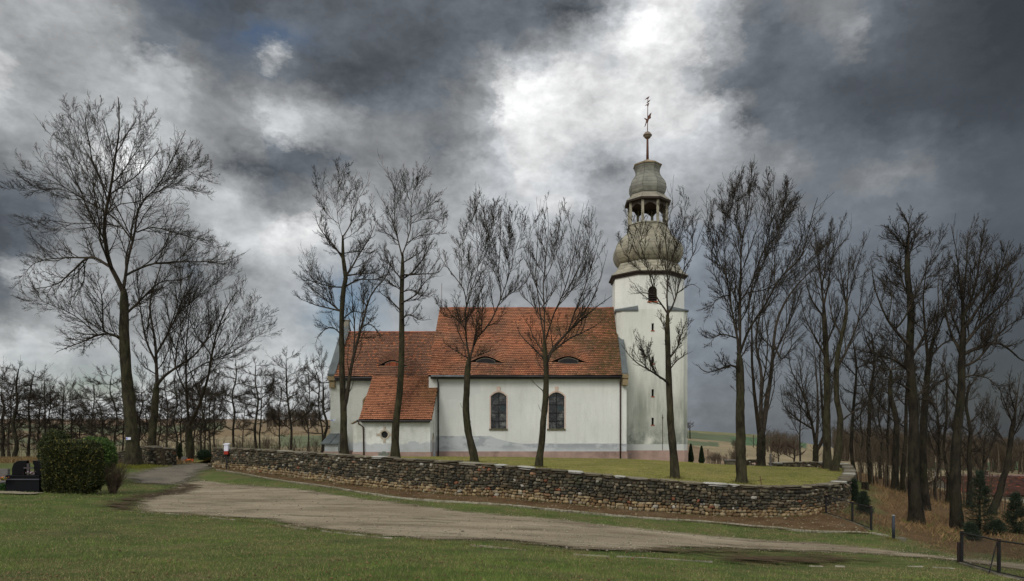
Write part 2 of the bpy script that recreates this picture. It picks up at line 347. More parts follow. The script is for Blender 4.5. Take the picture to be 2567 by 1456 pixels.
def ground_at(x, y): # top surface at a spot
    return float(z_lawn(x, y)) if float(sdist(np.array([x]), np.array([y]), lawn_poly)[0]) > 0 else float(z_ground(x, y))
# ------------------------------------------------------------------ sheets on the ground
ROAD = [(350,1268),(356,1250),(420,1238),(455,1212),(500,1203),(600,1215),(750,1227),(875,1246),(1025,1264),(1150,1283),(1283,1294),(1433,1307),(1633,1330),(1833,1347),(2083,1364),(2283,1386),(2403,1401),(2566,1414),(2900,1440),
        (2900,1462),(2566,1431),(2403,1409),(2133,1387),(1883,1378),(1700,1372),(1608,1384),(1458,1379),(1283,1356),(1075,1354),(950,1342),(750,1320),(675,1303),(525,1295),(357,1284)]
GRAVEL = [(292,1196),(350,1181),(425,1166.5),(470,1163),(543,1161),(546,1173),(505,1183),(500,1205),(470,1214),(400,1218),(340,1213)]
KERB = [(543,1179),(625,1192),(725,1209),(825,1222),(925,1239),(1050,1254),(1283,1269),(1433,1284),(1583,1298),(1783,1311),(1933,1324),(2033,1334),(2183,1339),(2243,1352)]
MUD1 = [(230,1270),(300,1247),(380,1232),(450,1210),(540,1215),(470,1240),(400,1250),(362,1262),(352,1286),(290,1283)]
MUD2 = [(640,1298),(780,1312),(1000,1338),(1283,1352),(1500,1372),(1640,1366),(1900,1374),(2180,1388),(2150,1400),(1950,1398),(1800,1402),(1500,1392),(1250,1368),(980,1350),(760,1328),(640,1306)]
MUD3 = [(1700,1380),(2000,1388),(2250,1400),(2330,1418),(2150,1428),(1960,1426),(1880,1450),(1800,1452),(1820,1420),(1700,1405)]
def to_xy(uv): return np.array([hit(*p)[:2] for p in uv])
road_xy, gravel_xy, kerb_xy = to_xy(ROAD), to_xy(GRAVEL), to_xy(KERB)
mud_xy = [to_xy(m) for m in (MUD1, MUD2, MUD3)]
foot = wall_path[(wall_path[:,1] < 33.0)|(wall_path[:,0] < 8)][:, :2]; foot = foot[foot[:,0] < 13.2]
soil_xy = np.vstack([foot + [0, .1], kerb_xy[::-1][1:]])
bank_xy = np.array([W(*p)[:2] for p in [(2070,1285,29.6),(2183,1327,26.8),(2250,1350,24.5),(2410,1395,21.8),(2700,1420,22)]] + [[60,40],[60,66],[24,66],[22,46],[15,33]])
def sheet(name, poly, mat, lift, step=.2, pad=.6, zf=None, kind='structure'):
    zf = zf or z_ground; lo = poly.min(0)-pad; hi = poly.max(0)+pad
    xs = np.arange(lo[0], hi[0]+step, step); ys = np.arange(lo[1], hi[1]+step, step); X_, Y_ = np.meshgrid(xs, ys)
    sd = sdist(X_, Y_, poly); c = (sd[:-1,:-1]+sd[1:,1:])/2 > -pad
    Z_ = zf(X_, Y_) + lift; idx = np.arange(X_.size).reshape(X_.shape)
    Q = np.stack([idx[:-1,:-1][c], idx[:-1,1:][c], idx[1:,1:][c], idx[1:,:-1][c]], 1)
    used = np.unique(Q); remap = np.full(X_.size, -1); remap[used] = np.arange(len(used))
    V = np.stack([X_.ravel(), Y_.ravel(), Z_.ravel()], 1)[used]
    o = raw_mesh(name, V, remap[Q], mat=mat, attrs={'sd': ('POINT','FLOAT', sd.ravel()[used])}, smooth=True)
    o['kind'] = kind; return o
def ragged(m, amp=.8, scale=1.6, soft=.12, off=0.0, stretch=None):
    sd = m.attr('sd', 'Fac'); n = m.noise(scale, 7, .68, stretch=stretch)
    e = m.math('ADD', m.math('ADD', sd, off), m.math('MULTIPLY', m.math('SUBTRACT', n, .5), amp*2))
    m.l(m.math('DIVIDE', e, soft, clamp=True), m.b.inputs['Alpha'])
# --- ground material
def grass_cols(m, hue=0):
    g1, g2, g3, br, tan = srgb(80,94,46), srgb(102,112,60), srgb(64,76,40), srgb(110,98,68), srgb(134,120,86)
    a = m.ramp(m.noise(.45, 5, .6), [(.32, g3), (.5, g1), (.7, g2)])
    b = m.mix(m.ramp(m.noise(.9, 7, .7, dist=.4), [(.46, 0.), (.62, .85)]), a, br)
    b = m.mix(m.ramp(m.noise(9, 6, .75), [(.52, 0.), (.72, .75)]), b, tan)
    return m.mix(m.ramp(m.noise(42, 3, .7), [(.35, 0.), (.65, .55)]), b, tuple(x*.45 for x in g1))
gm_ = Mat('ground_grass', .95, .1)
base = gm_.attr('Col'); near = grass_cols(gm_)
var = gm_.ramp(gm_.noise(.06, 8, .65), [(.3, .72), (.7, 1.25)])
farc = gm_.mix(1.0, base, var, 'MULTIPLY')
farc = gm_.mix(1.0, farc, gm_.ramp(gm_.noise(3.5, 6, .75), [(.3, .7), (.7, 1.25)]), 'MULTIPLY')
gm_.col(gm_.mix(gm_.attr('grassy', 'Fac'), farc, near)); gm_.bump(gm_.noise(30, 6, .75), .7, .05)
# polar grid: dense in front, coarse behind
th = np.concatenate([np.linspace(-math.pi, -.95, 26, endpoint=False), np.linspace(-.95, .82, 620), np.linspace(.82, math.pi, 26)[1:-1]])
rr = np.concatenate([np.linspace(.5, 6, 12, endpoint=False), np.geomspace(6, 72, 300, endpoint=False), np.geomspace(72, 3000, 150)])
TH, RR = np.meshgrid(th, rr); GX, GY = RR*np.sin(TH), RR*np.cos(TH)
GZ = z_ground(GX, GY); sdl = np.full(GX.shape, -9.0); mk = (RR < 75) & (np.abs(TH) < 1.0); sdl[mk] = sdist(GX[mk], GY[mk], lawn_poly)
ins = sdl > 0; GZ[ins] = np.minimum(GZ[ins], z_lawn(GX[ins], GY[ins]) - .06)
bump_near = (np.sin(GX*1.3+np.cos(GY*.9)*2)*np.sin(GY*1.1+GX*.4))*.012
GZ += np.where(RR < 50, bump_near, 0)
UU = CU + F*GX/np.maximum(GY, .5); VV = CV + F*(EYE-GZ)/np.maximum(GY, .5)
g = lambda *c: np.array(srgb(*c))
green, tan_, brown, red, olive, dkg = g(84,94,70), g(138,124,96), g(120,102,80), g(110,88,72), g(104,102,72), g(78,90,66)
C = np.empty(GX.shape+(3,)); C[:] = olive
def band(cond, c):
    C[cond] = c
far = GY > 72
left = far & (UU < 1300)
wv = VV + 4*np.sin(UU*.011+1) + 2*np.sin(UU*.041) + .012*(UU-400) + RNG.normal(0,1.2,VV.shape)
band(left, tan_)
band(left & (wv < 1062), red); band(left & (wv >= 1062) & (wv < 1082), green); band(left & (wv >= 1062) & (wv < 1082) & (UU > 560), brown)
band(left & (wv >= 1082) & (wv < 1098), np.array(g(120,100,74))); band(left & (wv >= 1098) & (wv < 1112) & (UU < 330), green*1.1)
band(left & (wv >= 1096) & (wv < 1125) & (UU > 700), dkg*1.3); band(left & (wv >= 1120) & (UU < 700), olive)
rt = far & (UU >= 1300); band(rt, tan_)
sl_ = (UU-1722)*.11
band(rt & (VV < 1084+sl_) , olive*1.15); band(rt & (VV >= 1082+sl_*.9) & (VV < 1098+sl_*.9), green); band(rt & (VV >= 1098+sl_*.8) & (VV < 1104+sl_*.8), tan_*.95)
band(rt & (VV >= 1104+sl_*.6) & (VV < 1116+sl_*.35) & (UU < 1800), green*1.05)
band(rt & (VV >= 1112+(UU-1722)*.33) & (UU < 1900), brown*1.05)
band(rt & (UU > 1830) & (VV > 1092+sl_*.2) & (VV < 1112+sl_*.25), g(72,96,68)); band(rt & (UU > 2020), tan_*.95)
band(rt & (UU > 2250) & (VV > 1158) & (VV < 1178), g(70,88,62)); band(rt & (UU > 2100) & (VV < 1156), brown*.75)
kf = np.where(UU < 1300, .32, .10)[...,None]; C = C*(1-kf) + kf*g(116,106,80)
nearbank = (GY <= 80) & (RR < 90); sb = np.full(GX.shape, -9.0); mk2 = nearbank & (np.abs(TH) < 1.0); sb[mk2] = sdist(GX[mk2], GY[mk2], bank_xy)
bankw = np.clip(sb/1.6+.2 + .5*np.sin(GX*1.7+GY*.6)*np.sin(GY*1.3), 0, 1)
C = C*(1-bankw[...,None]) + g(98,78,54)*bankw[...,None]
lft = (GY > 44) & (GY <= 72) & (GX < -10); C[lft] = g(100,84,56)
grassy = np.where(far, 0, 1.0)*(1-bankw); grassy[lft] = 0.15
nr, nth = GX.shape; idx = np.arange(nr*nth).reshape(nr, nth)
Q = np.stack([idx[:-1,:-1].ravel(), idx[1:,:-1].ravel(), idx[1:,1:].ravel(), idx[:-1,1:].ravel()], 1)
Qw = np.stack([idx[:-1,-1], idx[1:,-1], idx[1:,0], idx[:-1,0]], 1); Q = np.vstack([Q, Qw])
V = np.stack([GX, GY, GZ], -1).reshape(-1, 3); cen = len(V); V = np.vstack([V, [0, 0, GZ[0].mean()]])
T = np.stack([idx[0], np.roll(idx[0], -1), np.full(nth, cen)], 1)
Ca = np.vstack([C.reshape(-1,3), [olive]]); Ga = np.append(grassy.ravel(), 1)
go = raw_mesh('ground', V, Q[:, ::-1], T[:, ::-1], mat=gm_.m, attrs={'Col': ('POINT','FLOAT_COLOR', Ca), 'grassy': ('POINT','FLOAT', Ga)}, smooth=True)
go['kind'] = 'structure'
# --- road
m = Mat('road_gravel', .95, .15)
c = m.ramp(m.noise(.5, 6, .6, stretch=(.5,1.6,1)), [(.3, srgb(120,106,84)), (.55, srgb(152,139,114)), (.75, srgb(170,157,132))])
c = m.mix(m.ramp(m.noise(1.2, 7, .7, stretch=(.35,1.4,1)), [(.5, 0.), (.66, .85)]), c, srgb(92,80,62))
c = m.mix(m.ramp(m.noise(30, 4, .8), [(.35, .5), (.6, 0.)]), c, srgb(72,64,54))
c = m.mix(m.ramp(m.noise(55, 2, .8), [(.62, 0.), (.74, .8)]), c, srgb(178,170,152))
m.col(c); m.bump(m.noise(40, 5, .8), .6, .03); ragged(m, .9, 1.7, .45, .12, (.5,1.6,1)); sheet('road', road_xy, m.m, .03)
m = Mat('path_gravel', .95, .15)
c = m.ramp(m.noise(1.2, 5), [(.3, srgb(104,96,82)), (.7, srgb(134,125,108))]); c = m.mix(m.ramp(m.noise(24, 4, .8), [(.4, .6), (.62, 0.)]), c, srgb(64,60,54))
c = m.mix(m.ramp(m.noise(30, 2, .8), [(.64, 0.), (.74, .9)]), c, srgb(170,166,156))
m.col(c); m.bump(m.noise(30, 4, .8), .6, .04); ragged(m, .9, 1.2, .9, .1); sheet('path', gravel_xy, m.m, .045)
m = Mat('soil_strip', .98, .08)
c = m.ramp(m.noise(.9, 7, .65), [(.3, srgb(82,62,42)), (.5, srgb(106,84,58)), (.72, srgb(128,110,84))])
c = m.mix(m.ramp(m.noise(18, 5, .8), [(.4, .6), (.62, 0.)]), c, srgb(52,38,24)); c = m.mix(m.ramp(m.noise(38, 3, .8), [(.64, 0.), (.75, .9)]), c, srgb(168,156,128))
m.col(c); m.bump(m.noise(16, 6, .8), .8, .06); ragged(m, .12, 3, .08, .12); soil_o = sheet('soil_strip', soil_xy, m.m, .035, .15, .3)
def mudmat(name, off, amp, c1, c2):
    m = Mat(name, .95, .12); m.col(m.mix(m.ramp(m.noise(9, 6, .8), [(.35, 0.), (.65, 1.)]), srgb(*c1), srgb(*c2))); m.bump(m.noise(9, 6, .8), 1, .08)
    ragged(m, amp, 2.4, .6, off, (.45,1.7,1)); return m.m
mm = mudmat('mud', -.85, 2.9, (74,62,45), (106,92,68))
for i, xy in enumerate(mud_xy): sheet('soil', xy, mm if i == 1 else mudmat('mud_dark', -.3, 2.4, (60,48,35), (94,78,58)) if i == 0 else mudmat('mud_thin', -.9, 2.4, (66,52,38), (96,80,58)), .055 + .01*i, .2, .9)
# --- churchyard lawn
m = Mat('lawn_grass', .95, .1)
a = m.ramp(m.noise(.3, 6, .65), [(.3, srgb(98,102,46)), (.5, srgb(126,122,62)), (.72, srgb(154,142,86))])
a = m.mix(m.ramp(m.noise(.7, 7, .7), [(.48, 0.), (.62, .8)]), a, srgb(72,84,34)); a = m.mix(m.ramp(m.noise(1.6, 7, .75), [(.46, 0.), (.62, .8)]), a, srgb(150,134,94))
a = m.mix(m.ramp(m.noise(14, 5, .8), [(.35, .6), (.6, 0.)]), a, srgb(52,56,26)); m.col(a); m.bump(m.noise(22, 5, .8), .8, .05)
lo, hi = lawn_poly.min(0), lawn_poly.max(0); st = .25
X_, Y_ = np.meshgrid(np.arange(lo[0], hi[0], st), np.arange(lo[1], hi[1], st)); sd = sdist(X_, Y_, lawn_poly); c = (sd[:-1,:-1] > 0.02)
Z_ = z_lawn(X_, Y_) + .015*np.sin(X_*1.9+Y_)*np.cos(Y_*1.4); idx = np.arange(X_.size).reshape(X_.shape)
Q = np.stack([idx[:-1,:-1][c], idx[:-1,1:][c], idx[1:,1:][c], idx[1:,:-1][c]], 1)
used = np.unique(Q); rm = np.full(X_.size, -1); rm[used] = np.arange(len(used))
o = raw_mesh('churchyard_lawn', np.stack([X_.ravel(), Y_.ravel(), Z_.ravel()], 1)[used], rm[Q], mat=m.m, smooth=True); o['kind'] = 'structure'
# --- kerb stones
conc = simple('concrete_edge', (142,136,118), .9, .25, 5, bump=.5, dirt=(100,96,78))
mb = MB(); kp = catmull([(*p, 0) for p in kerb_xy], 14)
for i in range(0, len(kp)-2):
    a, b = kp[i][:2], kp[i+1][:2]; dd = (b-a)/np.linalg.norm(b-a); nn = np.array([-dd[1], dd[0]])
    a2 = a + dd*.012; h = [float(z_ground(*q)) + .075 + random.uniform(-.012,.012) for q in (a2, b)]
    q = [a2-nn*.05, b-nn*.05, b+nn*.05, a2+nn*.05]; hs = [h[0], h[1], h[1], h[0]]
    mb.add([(p[0],p[1],z-.3) for p, z in zip(q,hs)]+[(p[0],p[1],z) for p, z in zip(q,hs)], [(4,5,6,7),(0,1,5,4),(1,2,6,5),(2,3,7,6),(3,0,4,7)])
mb.build('kerb', conc, bevel=.01, kind='structure')
mb = MB()
for a, b in [((355,1284),(450,1290)),((525,1296),(590,1304)),((695,1316),(770,1327)),((805,1331),(985,1351)),((1180,1367),(1323,1381)),((1438,1390),(1530,1396)),((1545,1396),(1660,1402)),((1665,1403),(1788,1410)),
             ((2028,1420),(2063,1421)),((2093,1421),(2118,1422)),((2273,1421),(2313,1422)),((2338,1423),(2393,1426)),((2493,1440),(2560,1455))]:
    pa, pb = hit(*a), hit(*b); n = max(1, int(np.linalg.norm(pb-pa)/.9))
    for k in range(n):
        if n > 2 and random.random() < .2: continue
        p, q_ = pa+(pb-pa)*(k/n), pa+(pb-pa)*((k+.97)/n); dd = (q_-p)[:2]/np.linalg.norm((q_-p)[:2]); nn = np.array([-dd[1],dd[0]])*.028
        q = [p[:2]-nn, q_[:2]-nn, q_[:2]+nn, p[:2]+nn]; hs = [float(z_ground(*t))+.035+random.uniform(-.015,.01) for t in q]
        mb.add([(t[0],t[1],z-.2) for t, z in zip(q,hs)]+[(t[0],t[1],z) for t, z in zip(q,hs)], [(4,5,6,7),(0,1,5,4),(1,2,6,5),(2,3,7,6),(3,0,4,7)])
mb.build('kerb_stones', conc, bevel=.01, kind='structure')
# --- grass blades and litter
def blades(name, x, y, z, h, w, cols, lean=.5, label=None):
    n = len(x); a = RNG.uniform(0, 2*np.pi, n); l = RNG.uniform(0, 2*np.pi, n); ln = h*lean*RNG.uniform(.2, 1, n)
    b = np.stack([x, y, z], 1); s = np.stack([np.cos(a)*w, np.sin(a)*w, 0*a], 1)
    tip = b + np.stack([np.cos(l)*ln, np.sin(l)*ln, h], 1)
    V = np.stack([b-s, b+s, tip], 1).reshape(-1, 3); T = np.arange(3*n).reshape(n, 3)
    o = raw_mesh(name, V, T=T, mat=blade_mat, attrs={'Col': ('FACE','FLOAT_COLOR', cols)}); o['kind'] = 'stuff'
    if label: o['label'] = label; o['category'] = 'grass'
    return o
bm_ = Mat('grass_blade', .8, .2); bm_.col(bm_.attr('Col')); blade_mat = bm_.m
def fbm(x, y, s, seed=0):
    r = np.zeros_like(x); a = 1
    for k in range(4):
        f = s*2**k; r += a*np.sin(x*f*1.3+seed+np.sin(y*f*.9+k*2+seed)*1.7)*np.cos(y*f*1.1-seed+np.sin(x*f*.7+k)*1.5); a *= .6
    return r/1.6
def scatter(n, d0, d1, umin=-60, umax=2630):
    D = np.exp(RNG.uniform(np.log(d0), np.log(d1), n)); u = RNG.uniform(umin, umax, n); return (u-CU)*D/F, D
x, y = scatter(420000, 6.5, 36)
keep = sdist(x, y, road_xy) < .12 + .35*fbm(x, y, 1.5); keep &= sdist(x, y, gravel_xy) < .1; keep &= sdist(x, y, soil_xy) < .05; keep &= sdist(x, y, lawn_poly) < -.1
for q, tr in zip(mud_xy, (.55, .25, .75)): keep &= ~((sdist(x, y, q) > tr*.3*fbm(x,y,1.2,3)+.1) & (RNG.random(len(x)) < .8))
keep &= sdist(x, y, bank_xy) < .5
keep &= RNG.random(len(x)) < np.clip(.75 + .5*fbm(x, y, .7, 5), .25, 1)
x, y = x[keep], y[keep]; z = z_ground(x, y); f1, f2 = fbm(x, y, .5, 1), fbm(x, y, 1.7, 2); r = RNG.random(len(x))
h = RNG.uniform(.022, .055, len(x))*(1+.35*f1)*(1+np.clip((y-14)/22,0,1)*.5); w = .0022*np.clip(y/9, 1, 3.2)*RNG.uniform(.7,1.4,len(x))
gA, gB, tA, bA = g(112,130,60), g(74,94,42), g(154,140,98), g(114,100,68)
k = np.clip(.5+.7*f2 + RNG.normal(0,.22,len(x)), 0, 1)[:,None]; cols = gA*k + gB*(1-k)
dry = r < np.clip(.34 - .38*f1 + .18*np.clip((x-2)/10,0,1)+.25*np.clip((-x-2)/4,0,1)*np.clip((11-y)/4,0,1), .08, .8); cols[dry] = np.where(RNG.random((dry.sum(),1)) < .6, tA, bA)
cols *= RNG.uniform(.75, 1.2, (len(x),1))
blades('grass', x, y, z, h, w, cols, .9, 'short mown green grass with brown thatch in the foreground')
# lawn blades
x, y = scatter(170000, 29, 58, 500, 2160); keep = sdist(x, y, lawn_poly) > .25; x, y = x[keep], y[keep]; z = z_lawn(x, y); f1 = fbm(x, y, .3, 4)*.6+.7*fbm(x,y,.9,2)
k = np.clip(.5+.45*f1+RNG.normal(0,.25,len(x)),0,1)[:,None]; cols = (g(122,130,56)*k + g(166,152,94)*(1-k))*RNG.uniform(.75,1.2,(len(x),1))
blades('lawn_grass', x, y, z, RNG.uniform(.03,.06,len(x)), .006*RNG.uniform(.8,1.5,len(x)), cols, .9, 'short yellowish green turf inside the churchyard wall')
# dry tall grass on the bank
bx = []; 
x, y = scatter(60000, 22, 66, 2060, 2800); keep = (sdist(x, y, bank_xy) > .2*fbm(x,y,1.,7)) & (sdist(x, y, road_xy) < -.6) & (sdist(x,y,lawn_poly) < -.5); keep &= RNG.random(len(x)) < np.clip(.55+.6*fbm(x,y,.9,8), .12, 1)
x, y = x[keep], y[keep]; z = z_ground(x, y); f1 = fbm(x, y, .9, 8); f3 = fbm(x, y, .45, 12)
h = np.clip(RNG.uniform(.06, .28, len(x))*(1+.7*f1), .05, .7)*np.where(y < 25.5, .35, 1); k = np.clip(.55+.35*f3+RNG.normal(0,.25,len(x)),0,1)[:,None]
cols = (g(150,120,82)*k + g(84,66,45)*(1-k))*RNG.uniform(.7,1.25,(len(x),1)); gs = RNG.random(len(x)) < np.where(y < 27, .5, .12); cols[gs] = g(84,92,44)*RNG.uniform(.7,1.1,(gs.sum(),1))
blades('dry_grass', x, y, z, h, .009*RNG.uniform(.6,1.4,len(x)), cols, 1.6, 'tangled dry brown grass on the bank right of the wall')
# tussocks along the left behind the gateway
x, y = scatter(26000, 44, 66, -80, 760); keep = (sdist(x,y,lawn_poly) < -.2) & (sdist(x,y,gravel_xy) < -.3); x, y = x[keep], y[keep]; z = z_ground(x,y)
cols = (g(128,106,70)*RNG.uniform(.5,1.2,(len(x),1))); blades('dry_grass', x, y, z, RNG.uniform(.1,.4,len(x)), .014*RNG.uniform(.6,1.4,len(x)), cols, 1.2, 'dry brown undergrowth beneath the left grove')
# moss/grass at foot of big tree
x = RNG.normal(W(345,1170,41)[0], 1.0, 5000); y = RNG.normal(40.6, .8, 5000); z = z_ground(x, y)
blades('grass', x, y, z, RNG.uniform(.04,.14,len(x)), np.full(len(x), .008), g(104,104,36)*RNG.uniform(.6,1.3,(len(x),1)), 1, 'mossy yellow green tufts at the foot of the biggest tree')
# loose pebbles on soil and road: tiny octahedra
def pebbles(name, x, y, z, r, cols, label):
    n = len(x); base_ = np.array([[1,0,0],[0,1,0],[-1,0,0],[0,-1,0],[0,0,.7],[0,0,-.5]]); S = base_[None]*(1+RNG.uniform(-.35,.35,(n,6,3)))*r[:,None,None]
    a = RNG.uniform(0,6.3,n); R = np.stack([np.stack([np.cos(a),-np.sin(a)],-1), np.stack([np.sin(a),np.cos(a)],-1)],1); S[:,:,:2] = np.einsum('nij,nkj->nki', R, S[:,:,:2])
    V = (S + np.stack([x,y,z+r*.3],1)[:,None]).reshape(-1,3); T0_ = np.array([[0,1,4],[1,2,4],[2,3,4],[3,0,4],[1,0,5],[2,1,5],[3,2,5],[0,3,5]])
    T = (T0_[None] + (np.arange(n)*6)[:,None,None]).reshape(-1,3)
    o = raw_mesh(name, V, T=T, mat=peb_mat, attrs={'Col': ('FACE','FLOAT_COLOR', np.repeat(cols, 8, 0))}); o['kind'] = 'stuff'; o['label'] = label; o['category'] = 'stones'
pm = Mat('pebble', .9, .2); pm.col(pm.mix(1.0, pm.attr('Col'), pm.ramp(pm.noise(20,3), [(.3,.75),(.7,1.2)]), 'MULTIPLY')); peb_mat = pm.m
x, y = scatter(11000, 24, 44, 540, 2200); keep = sdist(x,y,soil_xy) > .05; x, y = x[keep], y[keep]
pebbles('pebbles', x, y, z_ground(x,y)+.03, RNG.gamma(1.6, .010, len(x))+.007, g(132,118,92)*RNG.uniform(.35,1.15,(len(x),1)), 'small loose stones in the brown soil under the wall')
x, y = scatter(26000, 14, 40, 300, 2500); keep = sdist(x,y,road_xy) > -.4; x, y = x[keep], y[keep]
pebbles('pebbles', x, y, z_ground(x,y)+.028, RNG.gamma(1.5, .006, len(x))+.005, g(150,140,120)*RNG.uniform(.4,1.2,(len(x),1)), 'grit and small gravel scattered on the dirt road')

def base_tufts(spots):
    """longer grass left standing round the feet of trunks and stones"""
    X_, Y_, R_ = [], [], []
    for u, v, D, r in spots:
        c = W(u, v, D); n = 420; a = RNG.uniform(0, 6.283, n); q = r*RNG.uniform(.85, 1.7, n)**1.0; X_.append(c[0]+np.cos(a)*q); Y_.append(c[1]+np.sin(a)*q)
    x, y = np.concatenate(X_), np.concatenate(Y_); ins_ = sdist(x, y, lawn_poly) > 0; z = np.where(ins_, z_lawn(x, y), z_ground(x, y))
    blades('grass_tufts', x, y, z, RNG.uniform(.04, .13, len(x)), .007*RNG.uniform(.7,1.4,len(x)), np.where(RNG.random((len(x),1)) < .6, g(92,98,44), g(128,114,70))*RNG.uniform(.6,1.2,(len(x),1)), .8, 'longer grass tufts standing around the feet of the tree trunks')
base_tufts([(862,1142,46,.34),(990,1150,42.5,.3),(1188,1158,39,.3),(1351,1172,35.3,.26),(1691,1199,31.5,.26),(1859,1213,31,.34),(1907,1169,47.5,.45),(2074,1177,43.5,.36),(2093,1184,41.5,.3),(335,1163,41.2,.6),(2298,1318,30.5,.4),(2397,1328,29.5,.34),(2239,1352,24.4,.15)])

# weeds along the kerb, the wall foot and the sunken kerb stones
def along(line, n, w):
    seg = np.linalg.norm(np.diff(line, axis=0), axis=1); c_ = np.concatenate([[0], np.cumsum(seg)]); t = RNG.uniform(0, c_[-1], n); t = t[fbm(t, t*.3, 1.3, 3) > -.25]
    return np.interp(t, c_, line[:,0])+RNG.normal(0, w, len(t)), np.interp(t, c_, line[:,1])+RNG.normal(0, w, len(t))
ft_ = wall_path[wall_path[:,1] < 40][:, :2]; dd_ = np.gradient(ft_, axis=0); dd_ /= np.linalg.norm(dd_,axis=1)[:,None]; ftl = ft_ + np.stack([dd_[:,1], -dd_[:,0]],1)*.36
low_ = to_xy([(355,1286),(525,1297),(770,1328),(985,1352),(1323,1382),(1530,1397),(1788,1411)])
P1_, P2_, P3_ = along(kerb_xy, 9000, .07), along(ftl, 5000, .09), along(low_, 2800, .05); x = np.concatenate([P1_[0], P2_[0], P3_[0]]); y = np.concatenate([P1_[1], P2_[1], P3_[1]])
blades('weeds', x, y, z_ground(x, y)+.03, RNG.uniform(.03,.11,len(x)), .005*RNG.uniform(.7,1.5,len(x)), np.where(RNG.random((len(x),1)) < .55, g(84,98,42), g(126,110,72))*RNG.uniform(.6,1.2,(len(x),1)), .9, 'weeds and ragged grass along the kerb and the foot of the wall')
x, y = scatter(7000, 7, 30); keep = (sdist(x,y,road_xy) < 0) & (fbm(x,y,.8,31) > -.1); x, y = x[keep], y[keep]
pebbles('fallen_leaves', x, y, z_ground(x,y)+.02, RNG.gamma(2, .004, len(x))+.004, g(104,84,58)*RNG.uniform(.5,1.4,(len(x),1)), 'small brown dead leaves and clods lying in the grass')
# ------------------------------------------------------------------ rubble walls
sm_ = Mat('wall_stone', .92, .2)
c = sm_.mix(1.0, sm_.attr('Col'), sm_.ramp(sm_.noise(7, 5, .7), [(.28, .55), (.7, 1.35)]), 'MULTIPLY')
c = sm_.mix(sm_.ramp(sm_.noise(2.6, 7, .72), [(.61, 0.), (.68, .75)]), c, srgb(168,166,150))
c = sm_.mix(sm_.ramp(sm_.noise(1.7, 5, .6), [(.56, 0.), (.72, .6)]), c, srgb(52,56,34))
sm_.col(c); sm_.bump(sm_.noise(16, 6, .75), .8, .03)
mort = Mat('wall_mortar', .98, .1); mort.col(mort.ramp(mort.noise(6, 6, .7), [(.3, srgb(34,30,24)), (.7, srgb(74,64,50))])); mort.bump(mort.noise(14, 5, .8), 1, .05)
cop_ = Mat('wall_coping', .92, .2)
c = cop_.mix(1.0, cop_.attr('Col'), cop_.ramp(cop_.noise(5, 6, .7), [(.3, .7), (.7, 1.25)]), 'MULTIPLY')
c = cop_.mix(cop_.ramp(cop_.noise(.8, 7, .7), [(.62, 0.), (.70, .85)]), c, srgb(188,186,174)); cop_.col(c); cop_.bump(cop_.noise(18, 5, .8), .8, .02)
nu, nv = 8, 6; SV = [(0,0,-1)]
for i in range(1, nv):
    for j in range(nu):
        p, t = math.pi*i/nv - math.pi/2, 2*math.pi*j/nu; s = lambda a, e=.55: math.copysign(abs(a)**e, a)
        SV.append((s(math.cos(p))*s(math.cos(t)), s(math.cos(p))*s(math.sin(t)), s(math.sin(p))))
SV.append((0,0,1)); SV = np.array(SV); SQ = []; ST = []
for j in range(nu): ST.append((0, 1+(j+1)%nu, 1+j)); ST.append((len(SV)-1, 1+(nv-2)*nu+j, 1+(nv-2)*nu+(j+1)%nu))
for i in range(nv-2):
    for j in range(nu): SQ.append((1+i*nu+j, 1+i*nu+(j+1)%nu, 1+(i+1)*nu+(j+1)%nu, 1+(i+1)*nu+j))
SQ, ST = np.array(SQ), np.array(ST)
def stones_mesh(name, S, cols, mat, parent, jit=.17):
    """S: list of (centre, axis_x, axis_y, axis_z) with half sizes included"""
    A = np.array(S, float); n = len(A); T_ = SV[None]*(1+RNG.uniform(-jit, jit, (n, len(SV), 3)))
    T_ = T_ + RNG.uniform(-.18,.18,(n,1,3))*T_[:,:,[2,0,1]]
    V = A[:,None,0] + T_[:,:,0:1]*A[:,None,1] + T_[:,:,1:2]*A[:,None,2] + T_[:,:,2:3]*A[:,None,3]
    off = (np.arange(n)*len(SV))[:,None,None]; Q = (SQ[None]+off).reshape(-1,4); T = (ST[None]+off).reshape(-1,3)
    cf = np.concatenate([np.repeat(cols, len(SQ), 0), np.repeat(cols, len(ST), 0)])
    return raw_mesh(name, V.reshape(-1,3), Q, T, mat=mat, parent=parent, attrs={'Col': ('FACE','FLOAT_COLOR', cf)}, smooth=False)
PAL = [g(58,56,46), g(70,66,54), g(82,76,60), g(62,59,48), g(92,83,66), g(52,50,42), g(84,72,55), g(108,98,80), g(74,68,54), g(66,62,50)]
LOW = [g(140,122,90), g(120,100,72), g(150,134,104), g(108,88,62), g(130,116,92)]
ODD = [g(150,144,130), g(124,96,72), g(122,80,58), g(166,160,146), g(140,132,112)]
